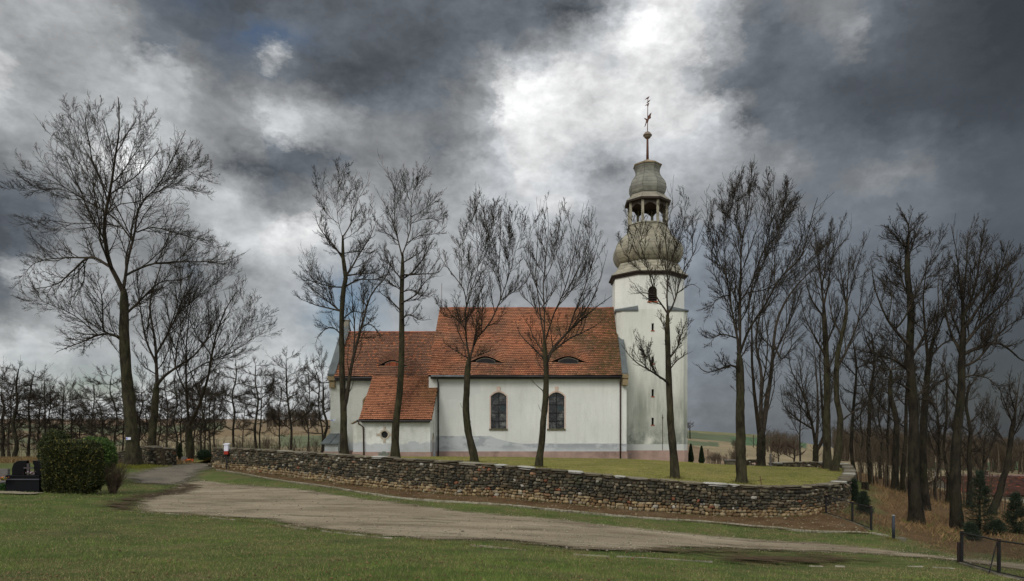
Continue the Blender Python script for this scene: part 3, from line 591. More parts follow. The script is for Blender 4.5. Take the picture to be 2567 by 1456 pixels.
def stone_wall(name, label, path, thick=.6, lowband=.38, both=True, step=1, coping_over=.06):
    """path rows: x, y, ztop, zfoot"""
    path = np.array(path, float); root = thing(name, (path[0][0], path[0][1], path[0][3]), label, 'wall')
    dd = np.gradient(path[:, :2], axis=0); dd /= np.linalg.norm(dd, axis=1)[:,None]; nn = np.stack([dd[:,1], -dd[:,0]], 1)
    ht = thick/2; mb = MB(); n = len(path)
    L_ = [(path[i,0]+nn[i,0]*s*(ht-.05), path[i,1]+nn[i,1]*s*(ht-.05), z) for i in range(n) for s, z in ((1,path[i,3]-.4),(1,path[i,2]-.04),(-1,path[i,2]-.04),(-1,path[i,3]-.4))]
    fs = [(i*4+k, (i+1)*4+k, (i+1)*4+(k+1)%4, i*4+(k+1)%4) for i in range(n-1) for k in range(3)] + [(3,2,1,0),(4*n-4,4*n-3,4*n-2,4*n-1)]
    mb.add(L_, fs); mb.build('wall_core', mort.m, root)
    sl = np.concatenate([[0], np.cumsum(np.linalg.norm(np.diff(path[:, :2], axis=0), axis=1))]); tot = sl[-1]
    def at(s): return [np.interp(s, sl, path[:,k]) for k in range(4)] + [np.interp(s, sl, nn[:,0]), np.interp(s, sl, nn[:,1])]
    S = []; cols = []
    ends = []
    for side in ((1,-1) if both else (1,)):
        zrow = 0.0; hmax = (path[:,2]-path[:,3]).max()
        while zrow < hmax+.35:
            rh = random.uniform(.07, .17) if zrow > lowband else random.uniform(.13,.2); s = random.uniform(-.1, .1)
            while s < tot:
                wd = random.choice([random.uniform(.07,.16), random.uniform(.1,.24), random.uniform(.14,.34)]); sc = s+wd/2; x, y, zt, zf, nx, ny = at(min(max(sc,0),tot)); z = zf - .12 + zrow + rh/2 + random.uniform(-.02,.02) + .03*math.sin(sc*1.7)
                s += wd + random.uniform(.0, .02)
                if z + rh/2 > zt - .07: continue
                t = np.array([-ny, nx, 0])*(wd/2*1.04); out = random.uniform(.03,.085); rel = (z-zf)
                lean = random.uniform(-.12,.12)
                S.append(([x+nx*side*(ht-.04), y+ny*side*(ht-.04), z], t + np.array([0,0,lean*wd/2]), np.array([nx,ny,0])*out*1.5, np.array([0,0,rh/2*random.uniform(.85,1.15)])))
                r = random.random()
                if r < .05: c = random.choice(ODD)
                elif rel < lowband*random.uniform(.7,1.2) and side > 0: c = random.choice(LOW)
                else: c = random.choice(PAL)*random.uniform(.65,1.35)
                cols.append(c*random.uniform(.8,1.15))
            zrow += rh*.97
    for e, sg in ((0,-1),(n-1,1)):      # end faces
        x, y, zt, zf = path[e]; z = zf
        while z < zt-.14:
            rh = random.uniform(.12,.24); w = -ht
            while w < ht-.05:
                wd = random.uniform(.15,.4); S.append(([x+nn[e,0]*(w+wd/2)+dd[e,0]*sg*.0, y+nn[e,1]*(w+wd/2), z+rh/2], np.array([nn[e,0],nn[e,1],0])*wd/2, np.array([dd[e,0],dd[e,1],0])*.07, np.array([0,0,rh/2])))
                cols.append(random.choice(PAL+LOW)*random.uniform(.8,1.2)); w += wd
            z += rh
    stones_mesh('stonework', S, np.array(cols), sm_.m, root)
    S = []; cols = []; s = 0.0
    while s < tot:
        wd = random.uniform(.35, 1.1); x, y, zt, zf, nx, ny = at(min(s+wd/2, tot)); zb = at(min(s,tot))[2]; ze = at(min(s+wd,tot))[2]
        t = np.array([-ny, nx, 0])*(wd/2*.985); t[2] = (ze-zb)/2*.9
        cc = random.choice([g(112,104,84), g(96,88,72), g(124,118,102), g(88,82,66)])*random.uniform(.85,1.15)
        if random.random() < .15: cc = g(166,163,152)
        for lay in (0, 1):
            of = random.uniform(-.03,.03); th_ = random.uniform(.035,.055)
            S.append(([x+nx*of, y+ny*of, zt-.055+lay*.06+random.uniform(-.022,.022)], t*(1 if lay else random.uniform(.8,1)), np.array([nx,ny,0])*(ht+coping_over), np.array([random.uniform(-.01,.01),0,th_/1.3]))); cols.append(cc*(1 if lay else .7))
        s += wd
    stones_mesh('coping', S, np.array(cols), cop_.m, root, .06)
    return root
enc = stone_wall('stone_wall', 'long curving rubble stone wall with flat coping slabs around the churchyard', wall_path)
# drain pipe stub and its wet stain stones in the long wall
i = int(np.argmin(np.abs(CU+F*wall_path[:,0]/wall_path[:,1]-1754)+(wall_path[:,1]>40)*999)); px, py, pz, pf = wall_path[i]
m = simple('black_pipe', (18,18,18), .6, .2)
mb = MB(); mb.tube([(px,py,pf+.62),(px+.01,py-.48,pf+.58)], .075, 14, cap=False); mb.tube([(px,py-.3,pf+.60),(px+.01,py-.479,pf+.58)], .06, 14); mb.build('drain_pipe', m, enc, smooth=True)
def uvwall(pts): return [(W(u,vt,D)[0], D, W(u,vt,D)[2], W(u,vb,D)[2]) for u, D, vt, vb in pts]
def dens(p, n=8): return catmull(p, n)
stone_wall('wall_pier', 'short high stone wall block with a pale slab top left of the churchyard gateway', dens(uvwall([(429,43.2,1124,1161),(402,42.6,1122,1168),(372,43.6,1119,1160),(340,44.4,1127,1155),(300,44.8,1133,1158),(262,45.2,1137,1160)])), .85, .1)
stone_wall('low_wall', 'low dark stone wall behind the small graves at the gateway', dens(uvwall([(548,51.5,1143,1158),(500,52,1142.5,1158),(430,52,1142,1158),(400,50.5,1143,1160)])), .55, .05)
stone_wall('low_wall', 'short stub of old stone wall standing behind the right lawn near the stone bench', dens(uvwall([(1902,58,1153,1173),(1885,58,1152.5,1172),(1868,58.6,1153,1172)])), .5, .05)
# ------------------------------------------------------------------ church
def plaster(name, base, extra=None, stain=.5):
    m = Mat(name, .93, .15); X_, Y_, Z_ = m.xyz()
    b = srgb(*base); c = m.ramp(m.noise(.35, 6, .6), [(.3, tuple(x*.88 for x in b)), (.7, tuple(min(.85,x*1.06) for x in b))])
    c = m.mix(m.ramp(m.noise(.8, 7, .7, stretch=(1,1,.28)), [(.52, 0.), (.78, stain)]), c, srgb(146,148,128))
    c = m.mix(m.ramp(m.noise(12, 5, .7), [(.35, .22), (.6, 0.)]), c, srgb(140,138,124))
    c = m.mix(m.ramp(m.noise(3.2, 6, .7, stretch=(1,1,.09)), [(.5, 0.), (.78, .26)]), c, srgb(158,158,144))
    if extra: c = extra(m, c, X_, Y_, Z_)
    m.col(c); m.bump(m.noise(18, 6, .7), .35, .015); return m.m
def smooth_lt(m, z, thr, soft=.02):   # 1 where z < thr
    return m.math('DIVIDE', m.math('SUBTRACT', thr, z), soft, clamp=True)
def nave_extra(m, c, X_, Y_, Z_):
    # repaired render: bluish grey band low down, pale patch high on the left
    t = m.math('DIVIDE', m.math('ADD', X_, 4.6), 3.2, clamp=True); t = m.math('MULTIPLY', t, m.math('SUBTRACT', 2.0, t)); thr = m.math('SUBTRACT', 1.15, m.math('MULTIPLY', t, .62))
    thr = m.math('ADD', thr, m.math('MULTIPLY', m.math('SUBTRACT', m.noise(1.5, 4), .5), .12))
    blot = m.ramp(m.noise(.9, 6, .65, stretch=(1,1,1.6)), [(.46, 0.), (.56, 1.)])
    band = m.mix(blot, srgb(158,162,164), srgb(186,190,190)); c = m.mix(smooth_lt(m, Z_, thr), c, band)
    c = m.mix(smooth_lt(m, Z_, .28, .5), c, srgb(188,192,190))
    dx = m.math('DIVIDE', m.math('ADD', X_, 7.2), 1.9); dz = m.math('DIVIDE', m.math('SUBTRACT', Z_, 5.35), 1.35)
    r = m.math('ADD', m.math('ADD', m.math('MULTIPLY', dx, dx), m.math('MULTIPLY', dz, dz)), m.math('MULTIPLY', m.math('SUBTRACT', m.noise(1.6, 5, .6), .5), 1.6))
    c = m.mix(smooth_lt(m, r, 1.0, .04), c, srgb(204,206,200)); return c
nave_m = plaster('nave_plaster', (222,223,216), nave_extra, .35)
def annex_extra(m, c, X_, Y_, Z_):
    thr = m.math('ADD', .62, m.math('MULTIPLY', m.math('SUBTRACT', m.noise(.8, 5), .5), 1.5))
    c = m.mix(smooth_lt(m, Z_, thr, .1), c, srgb(184,188,188))
    return m.mix(m.math('MULTIPLY', m.ramp(m.noise(.55, 6, .7), [(.5, 0.), (.68, 1.)]), .5), c, srgb(134,136,112))
annex_m = plaster('annex_plaster', (224,225,218), annex_extra, .3); chan_m = plaster('chancel_plaster', (212,212,202), annex_extra, .7)
def tower_extra(m, c, X_, Y_, Z_):
    lowm = m.math('DIVIDE', m.math('SUBTRACT', 9.5, Z_), 6.0, clamp=True); st_ = m.ramp(m.noise(.6, 6, .65, stretch=(1.4,1.4,.22)), [(.38, 0.), (.62, .9)])
    c = m.mix(m.math('MULTIPLY', lowm, st_), c, srgb(140,144,132))
    c = m.mix(m.math('MULTIPLY', smooth_lt(m, Z_, 2.6, 1.5), m.ramp(m.noise(1.3, 6, .7), [(.4,0.),(.6,.8)])), c, srgb(112,118,108))
    c = m.mix(smooth_lt(m, Z_, m.math('ADD', .38, m.math('MULTIPLY', m.noise(3,4), .12)), .04), c, srgb(186,188,182))
    return c
tower_m = plaster('tower_plaster', (214,214,202), tower_extra, .55)
upper_m = plaster('belfry_plaster', (222,222,212), None, .35)
plin = simple('pink_plinth', (160,135,123), .9, .18, 1.6, bump=.3, dirt=(126,104,92))
pinks = simple('pink_surround', (200,178,162), .85, .1, 5); darkm = simple('dark_metal', (34,30,28), .45, .25, 8, spec=.5); brownm = simple('brown_downpipe', (66,46,38), .5, .25, 5, spec=.5)
slate = simple('slab_metal', (84,90,88), .6, .25, 1.5, spec=.4); gut = simple('zinc_gutter', (120,124,126), .5, .3, 3, metal=.4); darkin = simple('dark_opening', (14,13,13), .9, .2)
sills = simple('mossy_sill', (92,88,66), .9, .25, 8, bump=.4); redsill = simple('red_sill', (150,78,48), .8, .25, 8); orangedoor = simple('wood_door', (140,78,40), .6, .25, 4)
quoin = simple('sandstone', (138,122,92), .9, .25, 4, bump=.4); lead = simple('window_iron', (22,22,22), .6, .1)
gl = Mat('leaded_glass', .22, .6); bt = gl.n('ShaderNodeTexBrick'); mp = gl.n('ShaderNodeMapping'); gl.l(gl.co, mp.inputs[0]); mp.inputs['Rotation'].default_value = (math.radians(90), 0, 0); gl.l(mp.outputs[0], bt.inputs['Vector'])
bt.inputs['Scale'].default_value = 6.5; bt.inputs['Mortar Size'].default_value = .03; bt.inputs['Color1'].default_value = (*srgb(40,42,42),1); bt.inputs['Color2'].default_value = (*srgb(88,90,86),1); bt.inputs['Mortar'].default_value = (.006,.006,.006,1); bt.inputs['Brick Width'].default_value = .8; bt.inputs['Row Height'].default_value = .6
cc = gl.mix(gl.ramp(gl.noise(1.9, 4, .7), [(.5, 0.), (.62, .9)]), bt.outputs[0], gl.mix(.5, bt.outputs[0], srgb(150,150,142)))
cc = gl.mix(gl.ramp(gl.noise(1.1, 3, .6), [(.42, .85), (.55, 0.)]), cc, srgb(16,16,18)); gl.col(cc); gl.bump(gl.noise(9, 3), .4, .03)
church = thing('church', (0, 58, -.6), 'white village church with red tiled roofs and an onion domed tower', 'church')
def wall_holes(mb, outer, holes, y, depth):
    """front wall panel facing -Y with openings: outlines in (x, z)"""
    loops = [[Vector((a, b, 0)) for a, b in outer]] + [[Vector((a, b, 0)) for a, b in h] for h in holes]
    tris = tessellate_polygon(loops); pts = [(p.x, y, p.y) for l in loops for p in l]
    out = []
    for t in tris:
        a, b, c = (Vector(pts[k]) for k in t)
        out.append(t if (b-a).cross(c-a).y < 0 else t[::-1])
    mb.add(pts, out)
    for h in holes:
        n = len(h); vs = [(a, y, b) for a, b in h] + [(a, y+depth, b) for a, b in h]
        mb.add(vs, [(i, (i+1)%n, (i+1)%n+n, i+n) for i in range(n)])
def arch(x0, x1, z0, zs, zt, n=10):
    """segmental arched opening outline, counter-clockwise in x,z"""
    pts = [(x0, z0), (x1, z0)]; cx = (x0+x1)/2; hw = (x1-x0)/2
    for i in range(n+1):
        a = math.pi*i/n; pts.append((cx+hw*math.cos(a), zs+(zt-zs)*math.sin(a)))
    return pts
def seg_arch(x0, x1, z0, zs, zt, n=12):
    cx = (x0+x1)/2; hw = (x1-x0)/2; pts = [(x0, z0), (x1, z0)]
    for i in range(n+1):
        t = 1 - 2*i/n; pts.append((cx+hw*t, zs+(zt-zs)*(1-t*t)))
    return pts
ZB = -1.2
# --- nave
NX0, NX1, NY, NYB = -9.5, 6.43, 55.0, 66.0
wins = [(-4.5, -3.25), (.16, 1.42)]
mb = MB(); wall_holes(mb, [(NX0,ZB),(NX1,ZB),(NX1,5.95),(NX0,5.95)], [seg_arch(a, b, 1.72, 4.33, 4.66) for a, b in wins], NY, .35)
mb.add([(NX0,NY,ZB),(NX0,NY,5.95),(NX0,60.5,12.3),(NX0,NYB,5.95),(NX0,NYB,ZB)], [(0,1,2,3,4)])
mb.add([(NX1,NY,ZB),(NX1,NY,5.95),(NX1,60.5,12.3),(NX1,NYB,5.95),(NX1,NYB,ZB)], [(4,3,2,1,0)])
mb.add([(NX0,NYB,ZB),(NX1,NYB,ZB),(NX1,NYB,5.95),(NX0,NYB,5.95)], [(0,3,2,1)])
mb.build('nave_wall', nave_m, church)
for wi, (a, b) in enumerate(wins):
    mid = (a+b)/2
    fr = MB(); o1 = seg_arch(a-.1, b+.1, 1.7, 4.36, 4.80); i1 = seg_arch(a, b, 1.72, 4.33, 4.66); k = len(o1)
    vs = [(x, NY-.03, z) for x, z in o1]+[(x, NY-.03, z) for x, z in i1]+[(x, NY+.01, z) for x, z in o1]+[(x, NY+.12, z) for x, z in i1]
    fr.add(vs, [f for i in range(k) if i != 0 for f in ((i,(i+1)%k,(i+1)%k+k,i+k),(i+2*k,(i+1)%k+2*k,(i+1)%k,i),(i+k,(i+1)%k+k,(i+1)%k+3*k,i+3*k))])
    fr.prism([(mid-.12,NY-.06,4.72),(mid+.12,NY-.06,4.72),(mid+.17,NY-.06,5.12),(mid-.17,NY-.06,5.12)], (0,.08,0))
    wo_ = fr.build('window', pinks, church)
    p = MB(); pts = [(x, NY+.3, z) for x, z in i1]; p.add(pts, [tuple(range(len(pts)))]); p.build('pane', gl.m, wo_)
    r = MB(); r.tube([(mid,NY+.26,1.72),(mid,NY+.26,4.64)], .028, 6)
    for z in (2.35, 3.0, 3.66): r.tube([(a,NY+.26,z),(b,NY+.26,z)], .024, 6)
    r.build('glazing_bars', lead, wo_)
    for dx in (-.31, .33):
        d_ = MB(); 
        for rr_, yy in ((.24, .285), (.2, .28)):
            pts = [(mid+dx+rr_*math.cos(t), NY+yy, 3.4+rr_*math.sin(t)) for t in np.linspace(0, 2*math.pi, 20, endpoint=False)]; d_.add(pts, [tuple(range(20))])
        d_.build('roundel', simple('stained_glass', (44,44,46) if dx < 0 else (36,52,54), .3, .5, 9, spec=.5), wo_)
    s = MB(); s.box(a-.14, b+.1, NY-.12, NY+.3, 1.6, 1.72); s.build('sill', sills, wo_, bevel=.015)
mb = MB(); mb.box(NX0+.5, NX1+.06, NY-.07, NY-.002, ZB, -.1); mb.build('plinth', plin, church, bevel=.01)
# --- tiled roofs
tl = Mat('roof_tiles', .85, .25)
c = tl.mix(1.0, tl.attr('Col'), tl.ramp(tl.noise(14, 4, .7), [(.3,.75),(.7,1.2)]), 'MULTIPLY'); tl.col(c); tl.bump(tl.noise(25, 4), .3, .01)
def f2(x, y, s, sd): return float(fbm(np.array([x]), np.array([y]), s, sd)[0])
def tile_roof(name, x0, x1, y0, z0, y1, z1, colf, brows=(), parent=church, tw=.18, rowh=.212, xr=None, back=True):
    run = math.hypot(y1-y0, z1-z0); nr_ = int(run/rowh); uy, uz = (y1-y0)/run, (z1-z0)/run; ny, nz = -uz, uy
    V = []; cols = []
    for r in range(nr_+1):
        s0 = r*run/nr_; lo = s0 - .03; hi = min(s0+run/nr_+.03, run+.02)
        xa, xb = (x0, x1) if xr is None else xr(s0/run); n = int((xb-xa)/tw); off = (r % 2)*.5
        for i in range(n+1):
            a = xa+(i-off)*tw; b = a+tw*.965; a = max(a, xa); b = min(b, xb)
            if b-a < .03: continue
            mid = (a+b)/2; def_ = []
            for s in (lo, hi):
                for x in (a, b):
                    lift = 0
                    for bx_, bs, bw, bh in brows:
                        if s0 > bs-.03:
                            q = (x-bx_)/bw
                            if abs(q) < 1: lift += bh*(math.cos(q*math.pi)*.5+.5)*min(1, max(0, 1-(s-bs)/2.3))**1.1
                    def_.append((x, s, lift))
            jj = random.uniform(0,.012); th_ = .075
            P8 = []
            for (x, s, l), t in zip(def_, (.085+jj, .085+jj, .008+jj*.5, .008+jj*.5)):
                sag = .035*math.sin(x*.9+s)*math.sin(s*.8)+.02*math.sin(x*2.3+1)
                for tt_ in (t+sag, t+sag-th_): P8.append((x, y0+uy*s+ny*tt_, z0+uz*s+nz*tt_+l))
            V.append(P8); cols.append(colf(mid, s0))
    V = np.array(V); n = len(V); q = np.array([[0,2,6,4],[1,3,2,0],[0,4,5,1],[2,3,7,6]]); Q = (q[None]+(np.arange(n)*8)[:,None,None]).reshape(-1,4)
    o = raw_mesh(name, V.reshape(-1,3), Q, mat=tl.m, parent=parent, attrs={'Col': ('FACE','FLOAT_COLOR', (np.array(cols)[:,None]*np.array([1,.16,.5,.5])[None,:,None]).reshape(-1,3))})  # butt faces darkened: the shadow line under each tile row is painted into the colour
    return o
orange, red2, dkr, mossc, brn, pale = g(180,116,82), g(148,90,68), g(98,68,54), g(94,88,48), g(136,106,84), g(192,136,100)
def nave_col(x, s):
    f = f2(x, s, .5, 3); mo = np.clip((x+1)/7, 0, 1)*.75 + .35*f2(x, s, .8, 9) + .10
    q_ = np.clip(.5+.6*f2(x, s, .9, 21), 0, 1); c = (orange*1.12)*(1-q_)+brn*.95*q_; c = c*.75+red2*.3; c = c*(1+.3*f); r = random.random()
    if r < .07: c = dkr*.6+c*.4
    elif r < .13: c = pale*.6+c*.4
    k = np.clip(mo-.12, 0, .62)*random.uniform(.4,1.3) if random.random() < .93 else 0; k = min(k, .75)
    return (c*(1-k)+mossc*k*.75)*random.uniform(.88,1.10)
def chan_col(x, s):
    f = f2(x, s, .5, 5); c = brn*.7 + red2*.35; r = random.random()
    if r < .08: c = dkr*.6+c*.4
    elif r < .19: c = orange
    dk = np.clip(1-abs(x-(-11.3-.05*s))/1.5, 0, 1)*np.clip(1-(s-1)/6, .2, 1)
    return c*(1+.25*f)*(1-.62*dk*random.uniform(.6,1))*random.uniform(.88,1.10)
def annex_col(x, s):
    c = orange*.85+brn*.25; r = random.random()
    if r < .07: c = dkr*.6+c*.4
    elif r < .13: c = pale*.6+c*.4
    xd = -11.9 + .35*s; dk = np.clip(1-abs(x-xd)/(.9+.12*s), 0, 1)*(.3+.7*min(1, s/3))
    mo = np.clip((x+10.9)/1.6, 0, 1)*np.clip((s-1)/2,0,1)
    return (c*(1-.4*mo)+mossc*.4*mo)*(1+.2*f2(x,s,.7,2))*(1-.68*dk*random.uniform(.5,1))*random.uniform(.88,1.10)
def under(mb, x0, x1, y0, z0, y1, z1, t=.06):   # roof boarding below the tiles
    run = math.hypot(y1-y0, z1-z0); ny, nz = -(z1-z0)/run*-1, -(y1-y0)/run
    mb.prism([(x0,y0,z0-.03),(x1,y0,z0-.03),(x1,y1,z1-.03),(x0,y1,z1-.03)], (0, ny*t, nz*t))
# nave roof
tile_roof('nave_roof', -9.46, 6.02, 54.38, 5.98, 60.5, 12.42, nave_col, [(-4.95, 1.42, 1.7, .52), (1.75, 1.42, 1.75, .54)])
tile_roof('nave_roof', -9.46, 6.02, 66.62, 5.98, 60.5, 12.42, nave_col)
boards = simple('roof_boards', (52,40,32), .9, .2)
mb = MB(); under(mb, -9.44, 6.0, 54.42, 5.94, 60.5, 12.36); mb.prism([(-9.44,60.5,12.36),(6.0,60.5,12.36),(6.0,66.58,5.94),(-9.44,66.58,5.94)], (0,0,-.05)); mb.build('roof_boarding', boards, church)
def ridge(x0, x1, y, z, name='ridge_tiles'):
    mb = MB(); x = x0
    while x < x1-.05:
        e = min(x+.36, x1); k = random.uniform(.7,1.15); cc_ = tuple(red2*k)
        prof = [(.16*math.cos(t), .12*math.sin(t)) for t in np.linspace(0, math.pi, 7)]
        for i in range(6): 
            (a1,b1),(a2,b2) = prof[i], prof[i+1]; d1 = .012
            mb.add([(x,y+a1,z+b1),(e,y+a1*1.06,z+b1+d1),(e,y+a2*1.06,z+b2+d1),(x,y+a2,z+b2)], [(0,1,2,3)], cc_)
        x = e
    mb.build(name, tl.m, church)
ridge(-9.48, 6.04, 60.5, 12.36)
# eyebrow dormer openings
def brow_window(bx_, bs, bw, bh, y0, z0, y1, z1, tintc):
    run = math.hypot(y1-y0, z1-z0); yy = y0+(y1-y0)/run*bs; zz = z0+(z1-z0)/run*bs
    a = MB(); top = [(bx_+bw*t, yy-.03, zz+.0+bh*(math.cos(t*math.pi)*.5+.5)-.06) for t in np.linspace(.46,-.46,14)]
    a.add([(bx_-.46*bw, yy-.03, zz-.02),(bx_+.46*bw, yy-.03, zz-.02)]+top, [tuple(range(16))]); a.box(bx_-.8*bw, bx_+.8*bw, yy-.12, yy-.04, zz-.05, zz+.015)
    r = a.build('eyebrow_window', simple('brow_frame', (96,90,78), .8, .2, 5), church)
    a = MB(); top = [(bx_+bw*t, yy-.055, zz+bh*(math.cos(t*math.pi)*.5+.5)-.12) for t in np.linspace(.43,-.43,14)]
    a.add([(bx_-.43*bw, yy-.055, zz+.03),(bx_+.43*bw, yy-.055, zz+.03)]+top, [tuple(range(16))]); p = a.build('pane', simple('brow_pane', tintc, .6, .5, 3), r)
    a = MB()
    for t in (-.18,.18): a = MB(); a.box(bx_+bw*t-.02, bx_+bw*t+.02, yy-.08, yy-.05, zz+.02, zz+bh*(math.cos(t*math.pi)*.5+.5)-.12); a.build('glazing_bar', lead, r)
for q in ((-4.95, 1.42, 1.7, .52), (1.75, 1.42, 1.75, .54)): brow_window(*q, 54.38, 5.98, 60.5, 12.42, (24,22,22))
# eaves: cornice board, gutter, downpipes
mb = MB(); mb.box(-9.3, 5.95, 54.62, 54.998, 5.72, 5.95); mb.build('cornice', darkm, church)
mb = MB(); mb.tube([(-9.2,54.3,5.9),(-6.2,54.3,5.89)], .075, 10); mb.build('gutter', gut, church, smooth=True)
mb = MB(); mb.tube([(-6.2,54.3,5.89),(5.95,54.3,5.86)], .075, 10); mb.build('gutter', darkm, church, smooth=True)
def downpipe(x, y, ztop, zbot, off=.35, mat=darkm):
    mb = MB(); mb.tube([(x,y-.62,ztop),(x,y-.6,ztop-.15),(x,y-.14,ztop-.42),(x,y-.12,ztop-.7),(x,y-.12,zbot)], .06, 10)
    for z in np.arange(zbot+.6, ztop-1, 1.6): mb.tube([(x,y-.12,z),(x,y-.12,z+.06)], .075, 10)
    mb.build('downpipe', mat, church, smooth=True)
downpipe(-8.72, 55, 5.82, -.68); downpipe(5.92, 55, 5.82, -.68, mat=brownm)
# gable parapet between nave roof and tower, with stone kneeler
mb = MB(); mb.prism([(6.03,54.6,5.9),(6.03,57.6,9.0),(6.03,57.6,8.4),(6.03,54.9,5.6)], (.42,0,0)); mb.build('gable_wall', nave_m, church)
mb = MB(); mb.prism([(6.0,54.45,6.2),(6.0,57.7,9.45),(6.0,57.7,9.3),(6.0,54.45,6.05)], (.5,0,0)); mb.build('parapet_coping', slate, church, bevel=.02)
mb = MB(); mb.box(6.05, 6.5, 54.5, 55.05, 5.2, 6.0); mb.box(6.02, 6.54, 54.4, 55.0, 5.75, 6.08); mb.build('kneeler', quoin, church, bevel=.02)
# --- chancel
CX0, CX1, CY = -17.98, -9.5, 56.75
mb = MB(); hole = seg_arch(-15.2, -13.95, 1.9, 4.1, 4.5); wall_holes(mb, [(CX0,ZB),(CX1,ZB),(CX1,6.0),(CX0,6.0)], [hole], CY, .3)
mb.add([(CX0,CY,ZB),(CX0,CY,6.0),(CX0,60.5,10.2),(CX0,64.2,6.0),(CX0,64.2,ZB)], [(0,1,2,3,4)]); mb.add([(CX0,64.2,ZB),(CX1,64.2,ZB),(CX1,64.2,6),(CX0,64.2,6)], [(0,3,2,1)])
mb.build('chancel_wall', chan_m, church)
fr = MB(); o1 = seg_arch(-15.3, -13.85, 1.86, 4.12, 4.62); k = len(o1); vs = [(x, CY-.03, z) for x, z in o1]+[(x, CY-.03, z) for x, z in hole]+[(x, CY+.01, z) for x, z in o1]+[(x, CY+.15, z) for x, z in hole]
fr.add(vs, [f for i in range(k) for f in ((i,(i+1)%k,(i+1)%k+k,i+k),(i+2*k,(i+1)%k+2*k,(i+1)%k,i),(i+k,(i+1)%k+k,(i+1)%k+3*k,i+3*k))]); wo_ = fr.build('window', quoin, church)
p = MB(); p.add([(x, CY+.25, z) for x, z in hole], [tuple(range(len(hole)))]); p.build('pane', gl.m, wo_)
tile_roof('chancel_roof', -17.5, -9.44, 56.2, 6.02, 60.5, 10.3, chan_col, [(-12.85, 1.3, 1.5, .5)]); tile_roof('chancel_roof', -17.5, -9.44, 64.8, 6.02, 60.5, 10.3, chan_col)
brow_window(-12.85, 1.3, 1.5, .5, 56.2, 6.02, 60.5, 10.3, (134,66,34))
mb = MB(); under(mb, -17.5, -9.5, 56.24, 5.98, 60.5, 10.24); mb.prism([(-17.5,60.5,10.24),(-9.5,60.5,10.24),(-9.5,64.76,5.98),(-17.5,64.76,5.98)], (0,0,-.05)); mb.build('roof_boarding', boards, church)
ridge(-17.5, -9.5, 60.5, 10.24)
mb = MB(); mb.tube([(-17.4,56.12,5.92),(-14.35,56.12,5.9)], .07, 10); mb.box(-17.5,-14.4,56.3,56.748,5.7,5.95); mb.build('gutter', darkm, church)
# left gable parapet with dark metal coping, kneeler and end pillar
mb = MB(); mb.prism([(CX0-.02,56.5,6.0),(CX0-.02,60.5,10.75),(CX0-.02,64.5,6.0),(CX0-.02,64.2,5.5),(CX0-.02,56.8,5.5)], (.45,0,0)); mb.build('gable_wall', chan_m, church)
mb = MB(); mb.prism([(CX0-.1,56.3,6.25),(CX0-.1,60.5,11.0),(CX0-.1,60.5,10.85),(CX0-.1,56.3,6.08)], (.62,0,0)); mb.prism([(CX0-.1,64.7,6.25),(CX0-.1,60.5,11.0),(CX0-.1,60.5,10.85),(CX0-.1,64.7,6.08)], (.62,0,0)); mb.build('parapet_coping', slate, church, bevel=.02)
mb = MB(); mb.box(-18.0,-17.5,60.25,60.75,10.6,11.25); mb.box(-18.06,-17.44,60.2,60.8,11.25,11.35); mb.build('gable_pillar', simple('weathered_stone', (128,124,110), .9, .25, 3), church, bevel=.02)
mb = MB(); mb.box(-18.02,-17.55,56.5,56.95,5.1,5.75); mb.box(-18.12,-17.45,56.35,56.95,5.7,6.1); mb.build('kneeler', quoin, church, bevel=.03)
mb = MB(); mb.box(CX0,CX1,CY-.06,CY-.002,ZB,-.1); mb.build('plinth', plin, church)
# low buttress with metal roof at the left corner
mb = MB(); mb.box(-17.8,-16.72,54.7,56.74,ZB,.5); mb.add([(-17.8,54.7,.5),(-16.72,54.7,.5),(-16.72,56.74,.5),(-17.8,56.74,.5),(-17.8,56.74,1.2),(-16.72,56.74,1.2)], [(0,3,4),(1,5,2)]); mb.build('buttress', annex_m, church)
mb = MB(); mb.prism([(-18.05,54.45,.46),(-16.62,54.45,.46),(-16.62,56.75,1.26),(-18.05,56.75,1.26)], (0,0,.07)); mb.prism([(-17.36,54.45,.53),(-17.32,54.45,.53),(-17.32,56.75,1.33),(-17.36,56.75,1.33)], (0,0,.04)); mb.build('buttress_roof', slate, church)
mb = MB(); mb.box(-17.86,-16.66,54.64,56.7,ZB,-.1); mb.build('plinth', plin, church)
# --- sacristy annex with catslide roof
AX0, AX1, AY = -14.2, -8.94, 52.4
circ = [(-12.45+.27*math.cos(t), 1.27+.27*math.sin(t)) for t in np.linspace(0, 2*math.pi, 24, endpoint=False)]
mb = MB(); wall_holes(mb, [(AX0,ZB),(AX1,ZB),(AX1,2.5),(AX0,2.5)], [circ], AY, .3)
mb.add([(AX0,AY,ZB),(AX0,AY,2.5),(AX0,56.7,6.0),(AX0,56.7,ZB)], [(0,1,2,3)])
dz = [(53.35,ZB),(53.35,.95),(53.55,1.3),(53.85,1.45),(54.15,1.3),(54.35,.95),(54.35,ZB)]
mb.add([(AX1,AY,ZB)]+[(AX1,AY,2.5),(AX1,55,4.6),(AX1,55,ZB)]+[(AX1,y,z) for y, z in dz[::-1]], [(10,9,8,7,6,5,4,3,2,1,0)])
mb.add([(AX1,y,z) for y, z in dz]+[(AX1-.25,y,z) for y, z in dz], [(i,i+1,i+8,i+7) for i in range(6)]); mb.build('sacristy_wall', annex_m, church)
d_ = MB(); d_.add([(AX1-.16,y,z) for y, z in dz], [tuple(range(6,-1,-1))]); door = d_.build('door', orangedoor, church)
h_ = MB(); h_.tube([(AX1-.14,53.5,.3),(AX1-.06,53.5,.3),(AX1-.06,53.6,.3)], .015, 6); h_.build('handle', darkm, door)
fr = MB()
